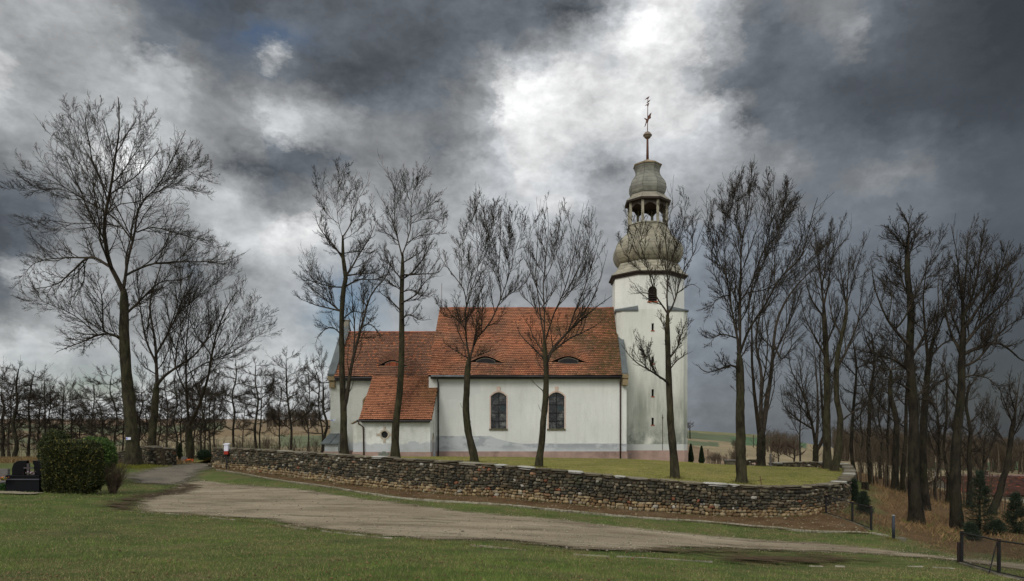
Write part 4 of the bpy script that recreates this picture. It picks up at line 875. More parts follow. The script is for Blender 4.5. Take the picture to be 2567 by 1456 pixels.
for ro, ri, y_, dd_ in ((.39,.27,.05,.06),):
    n = 28; vs = [(-12.45+r_*math.cos(t), AY-yy, 1.27+r_*math.sin(t)) for r_, yy in ((ro,0),(ro,y_),(ri,y_),(ri,-.2)) for t in np.linspace(0,2*math.pi,n,endpoint=False)]
    fr.add(vs, [(k*n+i, k*n+(i+1)%n, (k+1)*n+(i+1)%n, (k+1)*n+i) for k in range(3) for i in range(n)])
for a in range(4):
    ca, sa = math.cos(a*math.pi/2), math.sin(a*math.pi/2); q = [(.37,-.07),(.62,-.1),(.62,.1),(.37,.07)]
    fr.prism([(-12.45+x*ca-z*sa, AY-.055, 1.27+x*sa+z*ca) for x, z in q], (0,.05,0))
rw = fr.build('round_window', simple('pale_stone', (176,164,146), .9, .15, 6), church)
p = MB(); p.add([(x, AY+.26, z) for x, z in circ], [tuple(range(24))]); p.build('pane', simple('dark_pane', (20,18,18), .2, .4, 5, spec=.6), rw)
r = MB(); r.tube([(-12.45,AY+.22,1.0),(-12.45,AY+.22,1.54)], .014, 5); r.tube([(-12.72,AY+.22,1.27),(-12.18,AY+.22,1.27)], .014, 5); r.build('glazing_bars', lead, rw)
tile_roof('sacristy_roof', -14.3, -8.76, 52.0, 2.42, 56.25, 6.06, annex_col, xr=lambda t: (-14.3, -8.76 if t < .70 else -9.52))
mb = MB(); under(mb, -14.28, -9.53, 52.06, 2.40, 56.2, 5.96); mb.prism([(-9.53,52.06,2.37),(-8.78,52.06,2.37),(-8.78,54.99,4.88),(-9.53,54.99,4.88)], (0,.04,-.04)); mb.build('roof_boarding', boards, church)
mb = MB(); mb.tube([(-14.45,51.93,2.33),(-8.85,51.93,2.3)], .07, 10); mb.box(-14.2,-8.95,52.15,52.395,2.2,2.4); mb.build('gutter', darkm, church)
mb = MB(); mb.tube([(-14.3,51.9,2.28),(-14.3,51.92,2.1),(-14.05,52.28,1.85),(-14.0,52.28,-.7)], .055, 10); mb.build('downpipe', brownm, church, smooth=True)
mb = MB(); mb.add([(-14.85,AY+.0,ZB),(AX0-.002,AY+.0,ZB),(AX0-.002,AY,2.4),(-14.85,AY,2.1),(-14.85,56.7,ZB),(-14.85,56.7,2.1),(AX0-.002,53.0,ZB),(AX0-.002,53,2.4)], [(0,1,2,3),(0,3,5,4)]); mb.build('side_pier', chan_m, church)
mb = MB(); mb.prism([(-15.0,AY-.1,2.08),(-14.2,AY-.1,2.5),(-14.2,56.5,2.5),(-15.0,56.5,2.08)], (0,0,.06)); mb.build('pier_coping', quoin, church)
mb = MB(); mb.box(-14.9,AX1+.05,AY-.06,AY-.002,ZB,-.06); mb.box(AX1+.002,AX1+.06,AY+.0,53.3,ZB,-.06); mb.build('plinth', plin, church)
# enamel plate on chancel corner
mb = MB(); mb.box(-17.9,-17.55,CY-.03,CY-.005,2.35,2.5); pl_ = mb.build('wall_plate', simple('white_enamel', (206,212,222), .4, .05), church)
mb = MB(); mb.box(-17.88,-17.79,CY-.034,CY-.0305,2.37,2.48); mb.build('blue_mark', simple('blue_enamel', (70,100,170), .4, .05), pl_)
# --- tower
TX, TY, TA = 8.93, 60.5, 3.0; zc = 11.8; ch = .4
def sq(a, c, z): return [(TX-a+c,TY-a,z),(TX+a-c,TY-a,z),(TX+a,TY-a+c,z),(TX+a,TY+a-c,z),(TX+a-c,TY+a,z),(TX-a+c,TY+a,z),(TX-a,TY+a-c,z),(TX-a,TY-a+c,z)]
mb = MB(); slits = [(11.16-.7+.35, 0)]; zl = [10.0, 7.2, 4.45, 2.05]
holes = [[(TX-.1, z),(TX+.1, z),(TX+.1, z+.6),(TX-.1, z+.6)] for z in zl]
wall_holes(mb, [(TX-TA+ch,ZB),(TX+TA-ch,ZB),(TX+TA-ch,zc),(TX-TA+ch,zc)], holes, TY-TA, .4)
a, b = sq(TA,ch,ZB), sq(TA,ch,zc)
mb.add(a+b, [(i,(i+1)%8,(i+1)%8+8,i+8) for i in range(1,8)] + [tuple(range(8,16))]); mb.build('tower_wall', tower_m, church)
for z in zl:
    fr = MB(); x0, x1 = TX-.1, TX+.1; fr.box(x0-.05,x1+.05,TY-TA-.05,TY-TA+.1,z-.07,z); sl_o = fr.build('slit_window', redsill, church)
    fr = MB(); fr.add([(x0,TY-TA+.3,z),(x1,TY-TA+.3,z),(x1,TY-TA+.3,z+.6),(x0,TY-TA+.3,z+.6)], [(0,1,2,3)]); fr.build('pane', darkin, sl_o)
a, b = sq(TA+.05,ch,ZB), sq(TA+.05,ch,-.1); mb = MB(); mb.add(a+b, [(i,(i+1)%8,(i+1)%8+8,i+8) for i in range(8)] + [tuple(range(8,16))]); mb.box(TX-1.6,TX-1.38,TY-TA-.07,TY-TA-.052,-.62,-.4); mb.build('plinth', plin, church)
mb = MB(); mb.tube([(9.75,TY-TA-.03,-.7),(9.75,TY-TA-.03,2.9)], .02, 6); mb.box(9.7,9.8,TY-TA-.06,TY-TA-.005,2.6,2.7); mb.build('lightning_conductor', brownm, church)
K8 = 1/math.cos(math.pi/8)
def octo(r, z, k=8): return [(TX+r*K8*math.cos(math.pi/8+j*math.pi/4), TY+r*K8*math.sin(math.pi/8+j*math.pi/4), z) for j in range(8)]
# belfry stage: front face panel with arched opening
zt_ = 14.75; hb = arch(TX-.38, TX+.36, 12.45, 13.35, 13.75)
hwf = TA*math.tan(math.pi/8); mb = MB(); wall_holes(mb, [(TX-hwf,zc),(TX+hwf,zc),(TX+hwf,zt_),(TX-hwf,zt_)], [hb], TY-TA, .4)
a, b = octo(TA, zc), octo(TA, zt_); mb.add(a+b, [(i,(i+1)%8,(i+1)%8+8,i+8) for i in range(8) if i != 5]); mb.build('belfry_wall', upper_m, church)
fr = MB(); fr.box(TX-.46,TX+.44,TY-TA-.07,TY-TA+.1,12.37,12.45); bw_ = fr.build('belfry_window', redsill, church)
p = MB(); p.add([(x, TY-TA+.34, z) for x, z in hb], [tuple(range(len(hb)))]); p.build('opening', darkin, bw_)
p = MB(); 
for z in np.arange(12.5, 13.5, .16): p.prism([(TX-.37,TY-TA+.12,z),(TX+.35,TY-TA+.12,z),(TX+.35,TY-TA+.24,z+.1),(TX-.37,TY-TA+.24,z+.1)], (0,0,.015))
p.build('louvres', simple('louvre_wood', (40,32,28), .8, .2), bw_)
for sx in (-1, 1):      # sloping slabs on the front and rear corners
    for sy in (-1, 1):
        fr = MB(); X_c, Y_c = TX+sx*(TA+.1), TY+sy*(TA+.1); p1 = (TX+sx*hwf, Y_c, zc-.0); p2 = (X_c, TY+sy*hwf, zc-.0); p0a = (X_c-sx*.4, Y_c, zc-.03); p0b = (X_c, Y_c-sy*.4, zc-.03)
        u1, u2 = (TX+sx*hwf, TY+sy*TA, zc+.3), (TX+sx*TA, TY+sy*hwf, zc+.3)
        q = [p1, p0a, p0b, p2, u2, u1]; lowq = [(x, y, zc-.16) for x, y, z in q]
        fr.add(q+lowq, [(0,1,5),(1,2,4,5),(2,3,4),(0,6,7,1),(1,7,8,2),(2,8,9,3),(6,11,10,9,8,7)]); fr.build('corner_slab', slate, church)
# eaves moulding and domes
wm = simple('dark_cornice', (58,48,42), .8, .3, 6)
mb = MB(); mb.lathe((TX,TY,0), [(TA*K8,14.7),(3.12*K8,14.72),(3.16*K8,14.86),(3.3*K8,14.9),(3.32*K8,14.98),(2.8*K8,15.0)], 8, math.pi/8, cap=False); mb.build('belfry_cornice', wm, church)
dm = Mat('sheet_metal', .62, .4); c = dm.mix(1.0, dm.attr('Col'), dm.ramp(dm.noise(1.6, 6, .7), [(.3,.72),(.7,1.22)]), 'MULTIPLY')
c = dm.mix(dm.ramp(dm.noise(2.2, 6, .7, stretch=(1,1,.35)), [(.6,0.),(.72,.55)]), c, srgb(74,74,64)); c = dm.mix(dm.ramp(dm.noise(1.1, 6, .7), [(.66,0.),(.74,.6)]), c, srgb(140,104,74)); dm.col(c); dm.bump(dm.noise(3, 3), .25, .05)
def dome(name, prof, tone, seams=True, sub=3, parent=church):
    """octagonal turned shape of sheet-metal panels; prof in (inradius, z)"""
    mb = MB(); vs = []; n = len(prof)
    ring = []
    for r, z in prof:
        o8 = octo(r, z); row = []
        for j in range(8):
            a_, b_ = o8[j], o8[(j+1)%8]
            for k in range(sub): t = k/sub; row.append(tuple(a_[q]*(1-t)+b_[q]*t for q in range(3)))
        ring.append(row)
    m_ = 8*sub
    for i in range(n-1):
        hshift = random.random()
        for j in range(m_):
            kk = random.uniform(.82, 1.12); mb.add([ring[i][j], ring[i][(j+1)%m_], ring[i+1][(j+1)%m_], ring[i+1][j]], [(0,1,2,3)], tuple(tone*kk))
    o = mb.build(name, dm.m, parent)
    if seams:
        s = MB()
        for j in range(8): s.tube([ring[i][j*sub] for i in range(n)], .028, 5, tuple(tone*.7))
        for i in range(1, n-1, 2):
            for j in range(m_):
                p1, p2 = Vector(ring[i][j]), Vector(ring[i][(j+1)%m_]); s.tube([p1, p2], .012, 4, tuple(tone*.5), cap=False)
        s.build('seams', dm.m, o)
    return o
ton = g(138,132,112)
def sp(pts, n):
    q = catmull(pts, n); return [(max(r,.05), z) for r, z in q]
dome('lower_skirt', sp([(3.32,15.0),(2.95,15.3),(2.66,15.75),(2.5,16.1)], 3), g(150,144,124))
dome('lower_bulb', sp([(2.38,16.1),(2.62,16.3),(2.86,16.75),(2.92,17.25),(2.75,17.8),(2.3,18.35),(1.9,18.75),(1.72,19.2),(1.66,19.55)], 2), ton)
dome('lantern_floor', [(1.74,19.55),(1.7,19.64),(1.2,19.78),(.1,19.85)], ton, False)
mb = MB()
for j in range(8):
    a = math.pi/8+j*math.pi/4; x, y = TX+1.62*K8*math.cos(a)*.97, TY+1.62*K8*math.sin(a)*.97; mb.box(x-.11,x+.11,y-.11,y+.11,19.55,21.55, tuple(ton*1.05))
posts = []
for k in range(8):
    q = MB(); f0 = k*6; q.v = mb.v[k*8:(k+1)*8]; q.f = [tuple(i-k*8 for i in f) for f in mb.f[f0:f0+6]]; q.c = mb.c[f0:f0+6]; q.build('column', dm.m, church, bevel=.015)
mb = MB()   # dark timber arches between the columns
for j in range(8):
    a0_, a1_ = math.pi/8+j*math.pi/4, math.pi/8+(j+1)*math.pi/4; R_ = 1.6*K8
    A_, B_ = np.array([TX+R_*math.cos(a0_), TY+R_*math.sin(a0_)]), np.array([TX+R_*math.cos(a1_), TY+R_*math.sin(a1_)])
    nseg = 8; top = 21.6
    for k in range(nseg):
        t0_, t1_ = k/nseg, (k+1)/nseg; f = lambda t: 20.85+.45*math.sin(math.pi*t); p, q = A_+(B_-A_)*t0_, A_+(B_-A_)*t1_; cen_ = np.array([TX,TY]); inn = (cen_-(A_+B_)/2); inn = inn/np.linalg.norm(inn)*.08
        mb.add([(*p,f(t0_)),(*q,f(t1_)),(*q,top),(*p,top),(*(p+inn),f(t0_)),(*(q+inn),f(t1_)),(*(q+inn),top),(*(p+inn),top)], [(0,1,2,3),(5,4,7,6),(4,5,1,0)])
mb.build('lantern_arches', simple('lantern_timber', (70,62,54), .85, .3, 5), church)
mb = MB(); mb.lathe((TX,TY,0), [(1.5*K8,21.5),(1.9*K8,21.52),(1.95*K8,21.68),(1.5*K8,21.72)], 8, math.pi/8); mb.build('lantern_cornice', wm, church)
dome('lantern_roof', sp([(1.95,21.68),(1.75,21.85),(1.5,22.1),(1.4,22.28)], 2), g(138,132,114))
dome('upper_bulb', sp([(1.32,22.25),(1.46,22.5),(1.55,22.95),(1.46,23.4),(1.2,23.8),(1.02,24.15),(1.0,24.5),(1.14,24.92)], 2), g(122,120,108))
dome('cap', [(1.18,24.9),(1.2,24.97),(.7,25.22),(.3,25.42),(.1,25.55)], g(158,138,110))
rust = simple('rusty_iron', (92,62,50), .8, .3, 8, metal=.2)
mb = MB(); mb.tube([(TX,TY,25.4),(TX,TY,27.45)], [.13,.09], 10); mb.build('spire_pole', rust, church, smooth=True)
mb = MB(); mb.lathe((TX,TY,27.72), [(.33*math.cos(t)+.001, .33*math.sin(t)) for t in np.linspace(-math.pi/2, math.pi/2, 14)], 18); mb.lathe((TX,TY,27.72), [(.33,-.05),(.39,-.04),(.39,.04),(.33,.05)], 18); mb.build('spire_ball', simple('ball_metal', (126,112,98), .5, .2, 5, metal=.3), church, smooth=True)
mb = MB(); mb.tube([(TX,TY,28.0),(TX+.03,TY,31.0)], [.04,.025], 6); mb.build('vane_rod', rust, church)
mb = MB()
def plate(pts, x, z, k=1): mb.prism([(x+a*k, TY-.02, z+b*k) for a, b in pts], (0,.04,0))
plate([(-.32,-.75),(-.2,-.62),(-.1,-.35),(.03,-.3),(.12,0),(.3,.1),(.28,.3),(.36,.62),(.2,.5),(.02,.28),(-.05,.0),(-.3,.12),(-.32,.05),(-.15,-.1),(-.2,-.35)], TX+.02, 29.15, .95)
plate([(-.36,-.02),(-.1,.06),(.0,-.12),(-.05,-.3),(.05,-.2),(.1,.05),(.2,.3),(.1,.34),(.02,.2),(-.2,.12)], TX+.02, 30.35, .7)
plate([(-.32,-.1),(-.05,.0),(.08,.02),(.2,.3),(.05,.22),(-.1,.12)], TX+.02, 30.95, .8); plate([(-.2,-.15),(0,-.02),(.1,.0),(.28,.28),(.1,.16),(-.05,.08)], TX+.06, 30.68, .8)
mb.build('weather_vane', rust, church)
mb = MB(); mb.tube([(-9.3,60.5,12.4),(-9.3,60.5,14.6)], .02, 5); mb.build('lightning_rod', rust, church)
# ------------------------------------------------------------------ bare trees
def bark(name, c1, c2, moss, mk=.5):
    m = Mat(name, .95, .1); c = m.ramp(m.noise(9, 6, .75, stretch=(1,1,.25)), [(.3, srgb(*c1)), (.7, srgb(*c2))])
    c = m.mix(m.ramp(m.noise(1.1, 5, .65), [(.42, 0.), (.64, mk)]), c, srgb(*moss)); c = m.mix(m.ramp(m.noise(3.2, 6, .75, stretch=(1,1,.4)), [(.45, 0.), (.62, .75)]), c, srgb(*[q*.62 for q in c1])); m.col(c); m.bump(m.noise(14, 5, .75, stretch=(1,1,.22)), .9, .05); return m.m
bark_a = bark('bark_ash', (38,35,28), (74,68,52), (62,63,38)); bark_b = bark('bark_dark', (32,29,25), (58,52,42), (50,52,32)); twig_m = bark('twig_bark', (44,39,33), (74,66,55), (66,62,44), .2)
twig_far = bark('twig_far', (58,44,40), (84,66,58), (70,60,48), .2)
def smooth_line(P, n):
    c = catmull(P, max(2, int(math.ceil(n/(len(P)-1))))); L_ = np.concatenate([[0], np.cumsum(np.linalg.norm(np.diff(c[:, :3], axis=0), axis=1))])
    s = np.linspace(0, L_[-1], n); return np.stack([np.interp(s, L_, c[:,k]) for k in range(c.shape[1])], 1), L_[-1]
def tubes(Pn, R, S):
    """Pn (N,K,3), R (N,K) -> verts, quads"""
    Nn, K, _ = Pn.shape; T = np.gradient(Pn, axis=1); T /= np.linalg.norm(T, axis=2, keepdims=True)+1e-9
    ref = np.zeros((Nn,1,3)); m0 = T.mean(1); ref[:,0,0] = 1; flat = np.abs(m0[:,0]) > .7; ref[flat] = [[0,1,0]]
    A = np.cross(T, ref); A /= np.linalg.norm(A, axis=2, keepdims=True)+1e-9; B = np.cross(T, A)
    a = np.arange(S)*2*np.pi/S; V = Pn[:,:,None] + R[:,:,None,None]*(A[:,:,None]*np.cos(a)[:,None] + B[:,:,None]*np.sin(a)[:,None])
    i = np.arange(K-1)[:,None]*S; j = np.arange(S); q = np.stack([i+j, i+(j+1)%S, i+S+(j+1)%S, i+S+j], -1).reshape(-1,4)
    Q = (q[None] + (np.arange(Nn)*K*S)[:,None,None]).reshape(-1,4); return V.reshape(-1,3), Q
class Acc:
    def __init__(s): s.V = []; s.Q = []; s.n = 0
    def add(s, V, Q): s.V.append(V); s.Q.append(Q+s.n); s.n += len(V)
    def get(s): return np.concatenate(s.V), np.concatenate(s.Q)
def in_poly(px, pz, poly):
    ins = np.zeros(px.shape, bool); n = len(poly)
    for i in range(n):
        a, b = poly[i], poly[(i+1)%n]; c = (a[1] > pz) != (b[1] > pz); ins ^= c & (px < a[0]+(pz-a[1])/((b[1]-a[1]) or 1e-9)*(b[0]-a[0]))
    return ins
def children(Pn, R, Ln, M, t0, t1, ang, ratio, K, up, wig, rmin, rk, poly=None, ax=None, taper=.35, minlen=0):
    """vectorised side shoots: returns P (N*M,K,3), R, L"""
    Nn, Kp, _ = Pn.shape; t = t0 + (t1-t0)*(np.arange(M)[None]+RNG.uniform(.05,.95,(Nn,M)))/M; f = t*(Kp-1); i0 = np.clip(f.astype(int), 0, Kp-2); fr = (f-i0)[...,None]
    r_ = np.arange(Nn)[:,None]; O = Pn[r_,i0]*(1-fr)+Pn[r_,i0+1]*fr; T = Pn[r_,i0+1]-Pn[r_,i0]; T /= np.linalg.norm(T,axis=2,keepdims=True)+1e-9
    Rp = (R[r_,i0]*(1-fr[...,0])+R[r_,i0+1]*fr[...,0])
    rnd = RNG.normal(size=T.shape); rnd -= (rnd*T).sum(2,keepdims=True)*T; rnd /= np.linalg.norm(rnd,axis=2,keepdims=True)+1e-9
    th_ = ang*RNG.uniform(.6,1.3,t.shape)[...,None]; D = T*np.cos(th_)+rnd*np.sin(th_); D[...,2] += .12*up*3; D /= np.linalg.norm(D,axis=2,keepdims=True)
    L_ = Ln[:,None]*ratio*(1.05-.48*t)*RNG.uniform(.55,1.25,t.shape)
    O, D, L_, Rp = O.reshape(-1,3), D.reshape(-1,3), L_.ravel(), Rp.ravel()
    if poly is not None:
        for _ in range(2):
            e = O + D*L_[:,None]*1.05; e[:,2] += L_*up*.5; h = np.hypot(e[:,0]-ax[0], (e[:,1]-ax[1])*1.0)*np.where(e[:,0] > ax[0], 1, -1)
            ok = in_poly(ax[0]+h, e[:,2], poly); L_ = np.where(ok, L_, L_*.66)
    if minlen: k = L_ > minlen; O, D, L_, Rp = O[k], D[k], L_[k], Rp[k]
    P_ = [O]; d = D
    for k in range(K-1):
        P_.append(P_[-1] + d*(L_/(K-1))[:,None]); d = d + RNG.normal(0, wig, d.shape); d[:,2] += up; d /= np.linalg.norm(d,axis=1,keepdims=True)
    P_ = np.stack(P_,1); r0 = np.clip(np.minimum(Rp*rk, .007+L_*.010), rmin, None); R_ = r0[:,None]*np.linspace(1, taper, K)[None]; return P_, np.maximum(R_, rmin*.8), L_
def bare_tree(name, label, D, trunk, limbs, crown, rbase, level=4, dens=1., cat='tree', group=None, up=.10, mat=None, tmat=None, depth=.6, loc_z=None, thin=1.0, seed=0, cmat=None):
    """trunk: [(u, v)...] base first; limbs: [[(u,v)...]...]; crown: outline in (u,v); rbase trunk radius"""
    global RNG; RNG = np.random.default_rng(1000+seed+int(abs(trunk[0][0]))); rnd = random.Random(seed+int(trunk[0][0]))
    mat = mat or bark_a; bp = W(*trunk[0], D); gz = ground_at(bp[0], bp[1]); root = thing(name, (bp[0], bp[1], gz), label, cat, group)
    poly = np.array([W(u,v,D)[[0,2]] for u, v in crown]); ax = (W(trunk[-1][0], trunk[-1][1], D)[0], D)
    tp = np.array([W(u,v,D) for u, v in trunk]); tp[0,2] = gz-.25; tp = np.vstack([tp[0], tp[0]*[1,1,0]+[0,0,gz+.35], tp[1:]])
    K = 22; P0, L0 = smooth_line(tp, K); P0[:,1] += np.cumsum(RNG.normal(0,.02,K)); s = np.linspace(0,1,K)
    ztop = W(0, min(v for u, v in crown), D)[2]; hf = np.clip((P0[:,2]-gz)/(ztop-gz), 0, 1); rad = rbase*(1-.72*hf) + rbase*.55*np.exp(-s*16); rad *= 1+RNG.normal(0,.035,K); rad *= .91; rad[-1] *= .5; rad[-2] *= .8
    S = 16; V, Q = tubes(P0[None], rad[None], S)
    Vr = V.reshape(K,S,3); Vr += (Vr-P0[:,None])*(RNG.normal(0,.035,(K,S,1)) + .14*np.exp(-s*18)[:,None,None]*np.cos(np.arange(S)*2*np.pi/S*5)[None,:,None])
    capq = [(K-1)*S+k for k in range(S)]
    raw_mesh('trunk', Vr.reshape(-1,3), Q, mat=tmat or mat, parent=root, smooth=True)
    acc = Acc(); LP = []; LR = []; LL = []; KL = 16
    for li, lb in enumerate(limbs):
        p = np.array(lb, float); dy = rnd.uniform(-depth, depth); arc = np.concatenate([[0], np.cumsum(np.hypot(*np.diff(p,axis=0).T))]); arcm = arc*D/F
        pts = np.array([W(u, v, D + dy*a_) for (u, v), a_ in zip(p, arcm)]); near_ = np.argmin(np.linalg.norm(P0[:,[0,2]]-pts[0,[0,2]], axis=1)); dj = np.linalg.norm(P0[near_,[0,2]]-pts[0,[0,2]])
        q, L_ = smooth_line(pts, KL); q[1:] += np.cumsum(RNG.normal(0,.012,(KL-1,3)), 0)*min(1, L_/6)
        r0 = rad[near_]*.78 if dj < rad[near_]*1.6 else None
        if r0 is None and LP:
            best = min(((np.linalg.norm(P_[k]-q[0]), R_[k]) for P_, R_ in zip(LP, LR) for k in range(KL)), key=lambda z: z[0]); r0 = best[1]*.85
            bi = min(((np.linalg.norm(P_[k]-q[0]), tuple(P_[k])) for P_ in LP for k in range(KL)), key=lambda z: z[0])
            if bi[0] < 2.5: sh = np.array(bi[1])-q[0]; q = q + sh*np.linspace(1, 0.3, KL)[:,None]
        r0 = min(r0 or .05, .018+.0135*L_)*(1 if True else 1); r0 = max(r0, .022)
        R_ = r0*(1-.86*np.linspace(0,1,KL)**.8); LP.append(q); LR.append(R_); LL.append(L_)
    LP, LR, LL = np.array(LP), np.array(LR)*thin, np.array(LL); V, Q = tubes(LP, LR, 7); acc.add(V, Q)
    P1, R1, L1 = children(LP, LR, LL, max(4, int(15*dens)), .08, .97, .62, .46, 10, up*1.05, .075, .008*thin, .62, poly, ax, minlen=.3)
    # shoots straight off the trunk
    Pt, Rt, Lt = children(P0[None], rad[None], np.array([LL.mean()*.9]), int(17*dens), .36, .98, .95, .40, 10, up, .10, .012*thin, .4, poly, ax, minlen=.4)
    P1, R1, L1 = np.concatenate([P1,Pt]), np.concatenate([R1,Rt]), np.concatenate([L1,Lt]); V, Q = tubes(P1, R1, 5); acc.add(V, Q)
    P2, R2, L2 = children(P1, R1, L1, max(6, int(14*dens)), .08, .99, .60, .38, 6, up, .10, .007*thin, .7, poly, ax, minlen=.15); V, Q = tubes(P2, R2, 4); acc.add(V, Q)
    if level >= 3:
        P3, R3, L3 = children(P2, R2, L2, 5, .18, 1.0, .62, .48, 4, up*1.2, .12, .0065*thin, .8, poly, ax, minlen=.08); V, Q = tubes(P3, R3, 3); acc.add(V, Q)
    if level >= 4:
        P4, R4, L4 = children(P3, R3, L3, 1, .3, 1.0, .6, .7, 3, up*1.5, .12, .0065*thin, .85, None, None, minlen=.05); V, Q = tubes(P4, R4, 3); acc.add(V, Q)
    V, Q = acc.get(); raw_mesh('crown', V, Q, mat=cmat or twig_m, parent=root, smooth=True); return root
def auto_tree(name, label, D, u, vb, vt, wid, rbase, seed, level=3, dens=.8, nl=9, low=.35, lean=0, group=None, fork=False, mat=None, up=.10, thin=1.0, cmat=None, shape=.5, cat='tree', wild=0):
    r = random.Random(seed); H = vb-vt; tk = []
    for i in range(6): t = i/5*(.62 if fork else .85); tk.append((u+lean*t*t+(r.uniform(-1,1)*H*.022 if i else 0), vb-H*t))
    cx = u+lean*.6; crown = []
    for i in range(22):
        a = 2*math.pi*i/22; k = r.uniform(.86,1.12); rz = H*(1-low*.75)/2; crown.append((cx+lean*.3*math.sin(a)+wid/2*k*math.cos(a)*(1-.25*math.sin(a)*shape), vt+rz - rz*k*.97*math.sin(a)))
    limbs = []
    for i in range(nl):
        t = low+(.97-low)*(i+r.random()*.6)/nl; f = min(t/(.62 if fork else .85), 1)*5; k = min(int(f), 4); p0 = tuple(tk[k][q]+(tk[k+1][q]-tk[k][q])*(f-k) for q in (0,1))
        sgn = 1 if i % 2 else -1; reach = wid*.5*r.uniform(.55,1.0)*(1-max(0, t-.5)*.9); rise = H*(.12+.28*r.random())*(1.1-t*.35)
        if p0[1]-rise < vt: rise = p0[1]-vt-3
        if i == nl-1: reach *= .15; rise = p0[1]-vt-2
        if wild and i < nl-1: rise = H*r.uniform(-.02,.30)*(1-.4*t); reach = wid*.5*r.uniform(.5,1.1)
        b = r.uniform(.35,.6); limbs.append([p0, (p0[0]+sgn*reach*b, p0[1]-rise*b*.7), (p0[0]+sgn*reach*.85, p0[1]-rise*.75), (p0[0]+sgn*reach, p0[1]-rise)])
    return bare_tree(name, label, D, tk, limbs, crown, rbase, level, dens, cat=cat, group=group, mat=mat, up=up, thin=thin, seed=seed, cmat=cmat)
# --- traced trees
bare_tree('ash_tree', 'biggest bare tree with very wide crown and a white plate on its trunk', 41.2,
 [(335,1163),(330,1080),(323,1000),(316,925),(312,853),(310,741),(306,716)],
 [[(308,730),(290,690),(274,657),(263,573),(268,528),(282,461),(291,394),(302,321),(299,245)],[(310,720),(319,657),(336,590),(347,517),(397,461),(442,371),(462,325)],
  [(263,575),(224,517),(168,483),(101,439),(34,422),(12,430)],[(268,528),(235,455),(168,388),(131,340),(100,308)],[(264,590),(207,578),(151,573),(84,562),(20,575)],
  [(274,657),(224,634),(179,673),(140,707),(80,720)],[(314,860),(280,836),(240,841),(212,853),(140,880)],[(300,845),(262,830),(259,785),(254,729),(240,690)],
  [(311,790),(340,765),(358,746),(403,707),(453,700),(480,690)],[(313,680),(345,665),(392,651),(492,651),(559,651),(612,628)],[(345,560),(347,567),(392,556),(475,584),(535,610)],
  [(270,520),(300,497),(347,494),(392,472),(459,455),(537,490)],[(275,500),(282,472),(313,377),(347,293),(360,245)],[(224,517),(210,460),(185,380),(170,300),(175,240)],[(397,461),(430,440),(480,400),(500,385)],
  [(168,483),(120,470),(60,480),(15,470)],[(282,461),(250,400),(235,330),(230,260)],[(230,640),(170,640),(100,650),(55,690)],[(240,841),(180,790),(110,760),(60,745)],[(347,494),(420,420),(500,430),(540,420)]],
 [(8,470),(-5,420),(25,340),(35,290),(45,238),(75,250),(110,215),(140,240),(185,222),(225,230),(270,188),(305,225),(340,213),(360,245),(400,268),(420,310),(480,318),(505,360),(550,408),(548,490),(545,530),(525,590),(615,618),(608,650),(540,680),(470,712),(430,760),(340,800),(320,870),(250,862),(190,895),(120,885),(95,830),(35,750),(50,690),(20,600),(0,540)], .40, 4, 1.0, up=.07, depth=.45)
bare_tree('linden_tree', 'bare dark tree leaning right with a forked trunk just right of the biggest tree', 47,
 [(380,1117),(386,1060),(391,1000),(394,960)], [[(394,965),(391,900),(388,850),(375,760),(395,690),(420,600)],[(394,965),(410,945),(445,920),(485,890),(515,850),(545,790)],[(388,860),(430,790),(465,710),(500,620)],[(388,880),(360,820),(345,740),(335,660)],
  [(445,920),(450,860),(470,800),(500,740)],[(515,850),(560,800),(600,740),(625,700)],[(388,840),(420,760),(440,680),(450,590)],[(375,760),(350,690),(345,620)],[(430,790),(500,730),(560,680),(600,650)],[(391,920),(355,900),(330,860)]],
 [(320,640),(350,590),(400,560),(470,555),(540,590),(600,640),(630,700),(610,780),(560,830),(520,900),(440,930),(350,910),(315,840)], .29, 4, 1.0, up=.09, mat=bark_b, tmat=bark_a)
bare_tree('linden_tree', 'bare many stemmed tree with a low right limb reaching toward the scattered field trees', 50,
 [(474,1142),(472,1090),(473,1060)], [[(473,1062),(468,980),(466,900),(468,850),(480,760),(510,700)],[(474,1065),(500,1010),(522,940),(535,860),(560,780),(590,730)],[(530,905),(570,880),(620,862),(660,835),(708,815)],[(468,980),(440,910),(425,830),(430,760)],[(535,860),(580,800),(640,740)],[(466,920),(500,850),(530,760),(550,700)],[(570,880),(620,820),(680,790)],[(522,945),(570,920),(620,905)]],
 [(420,780),(440,720),(500,685),(570,680),(640,700),(690,760),(712,815),(690,850),(640,880),(600,930),(540,950),(450,960),(415,880)], .30, 4, .95, up=.09, mat=bark_b, tmat=bark_a)
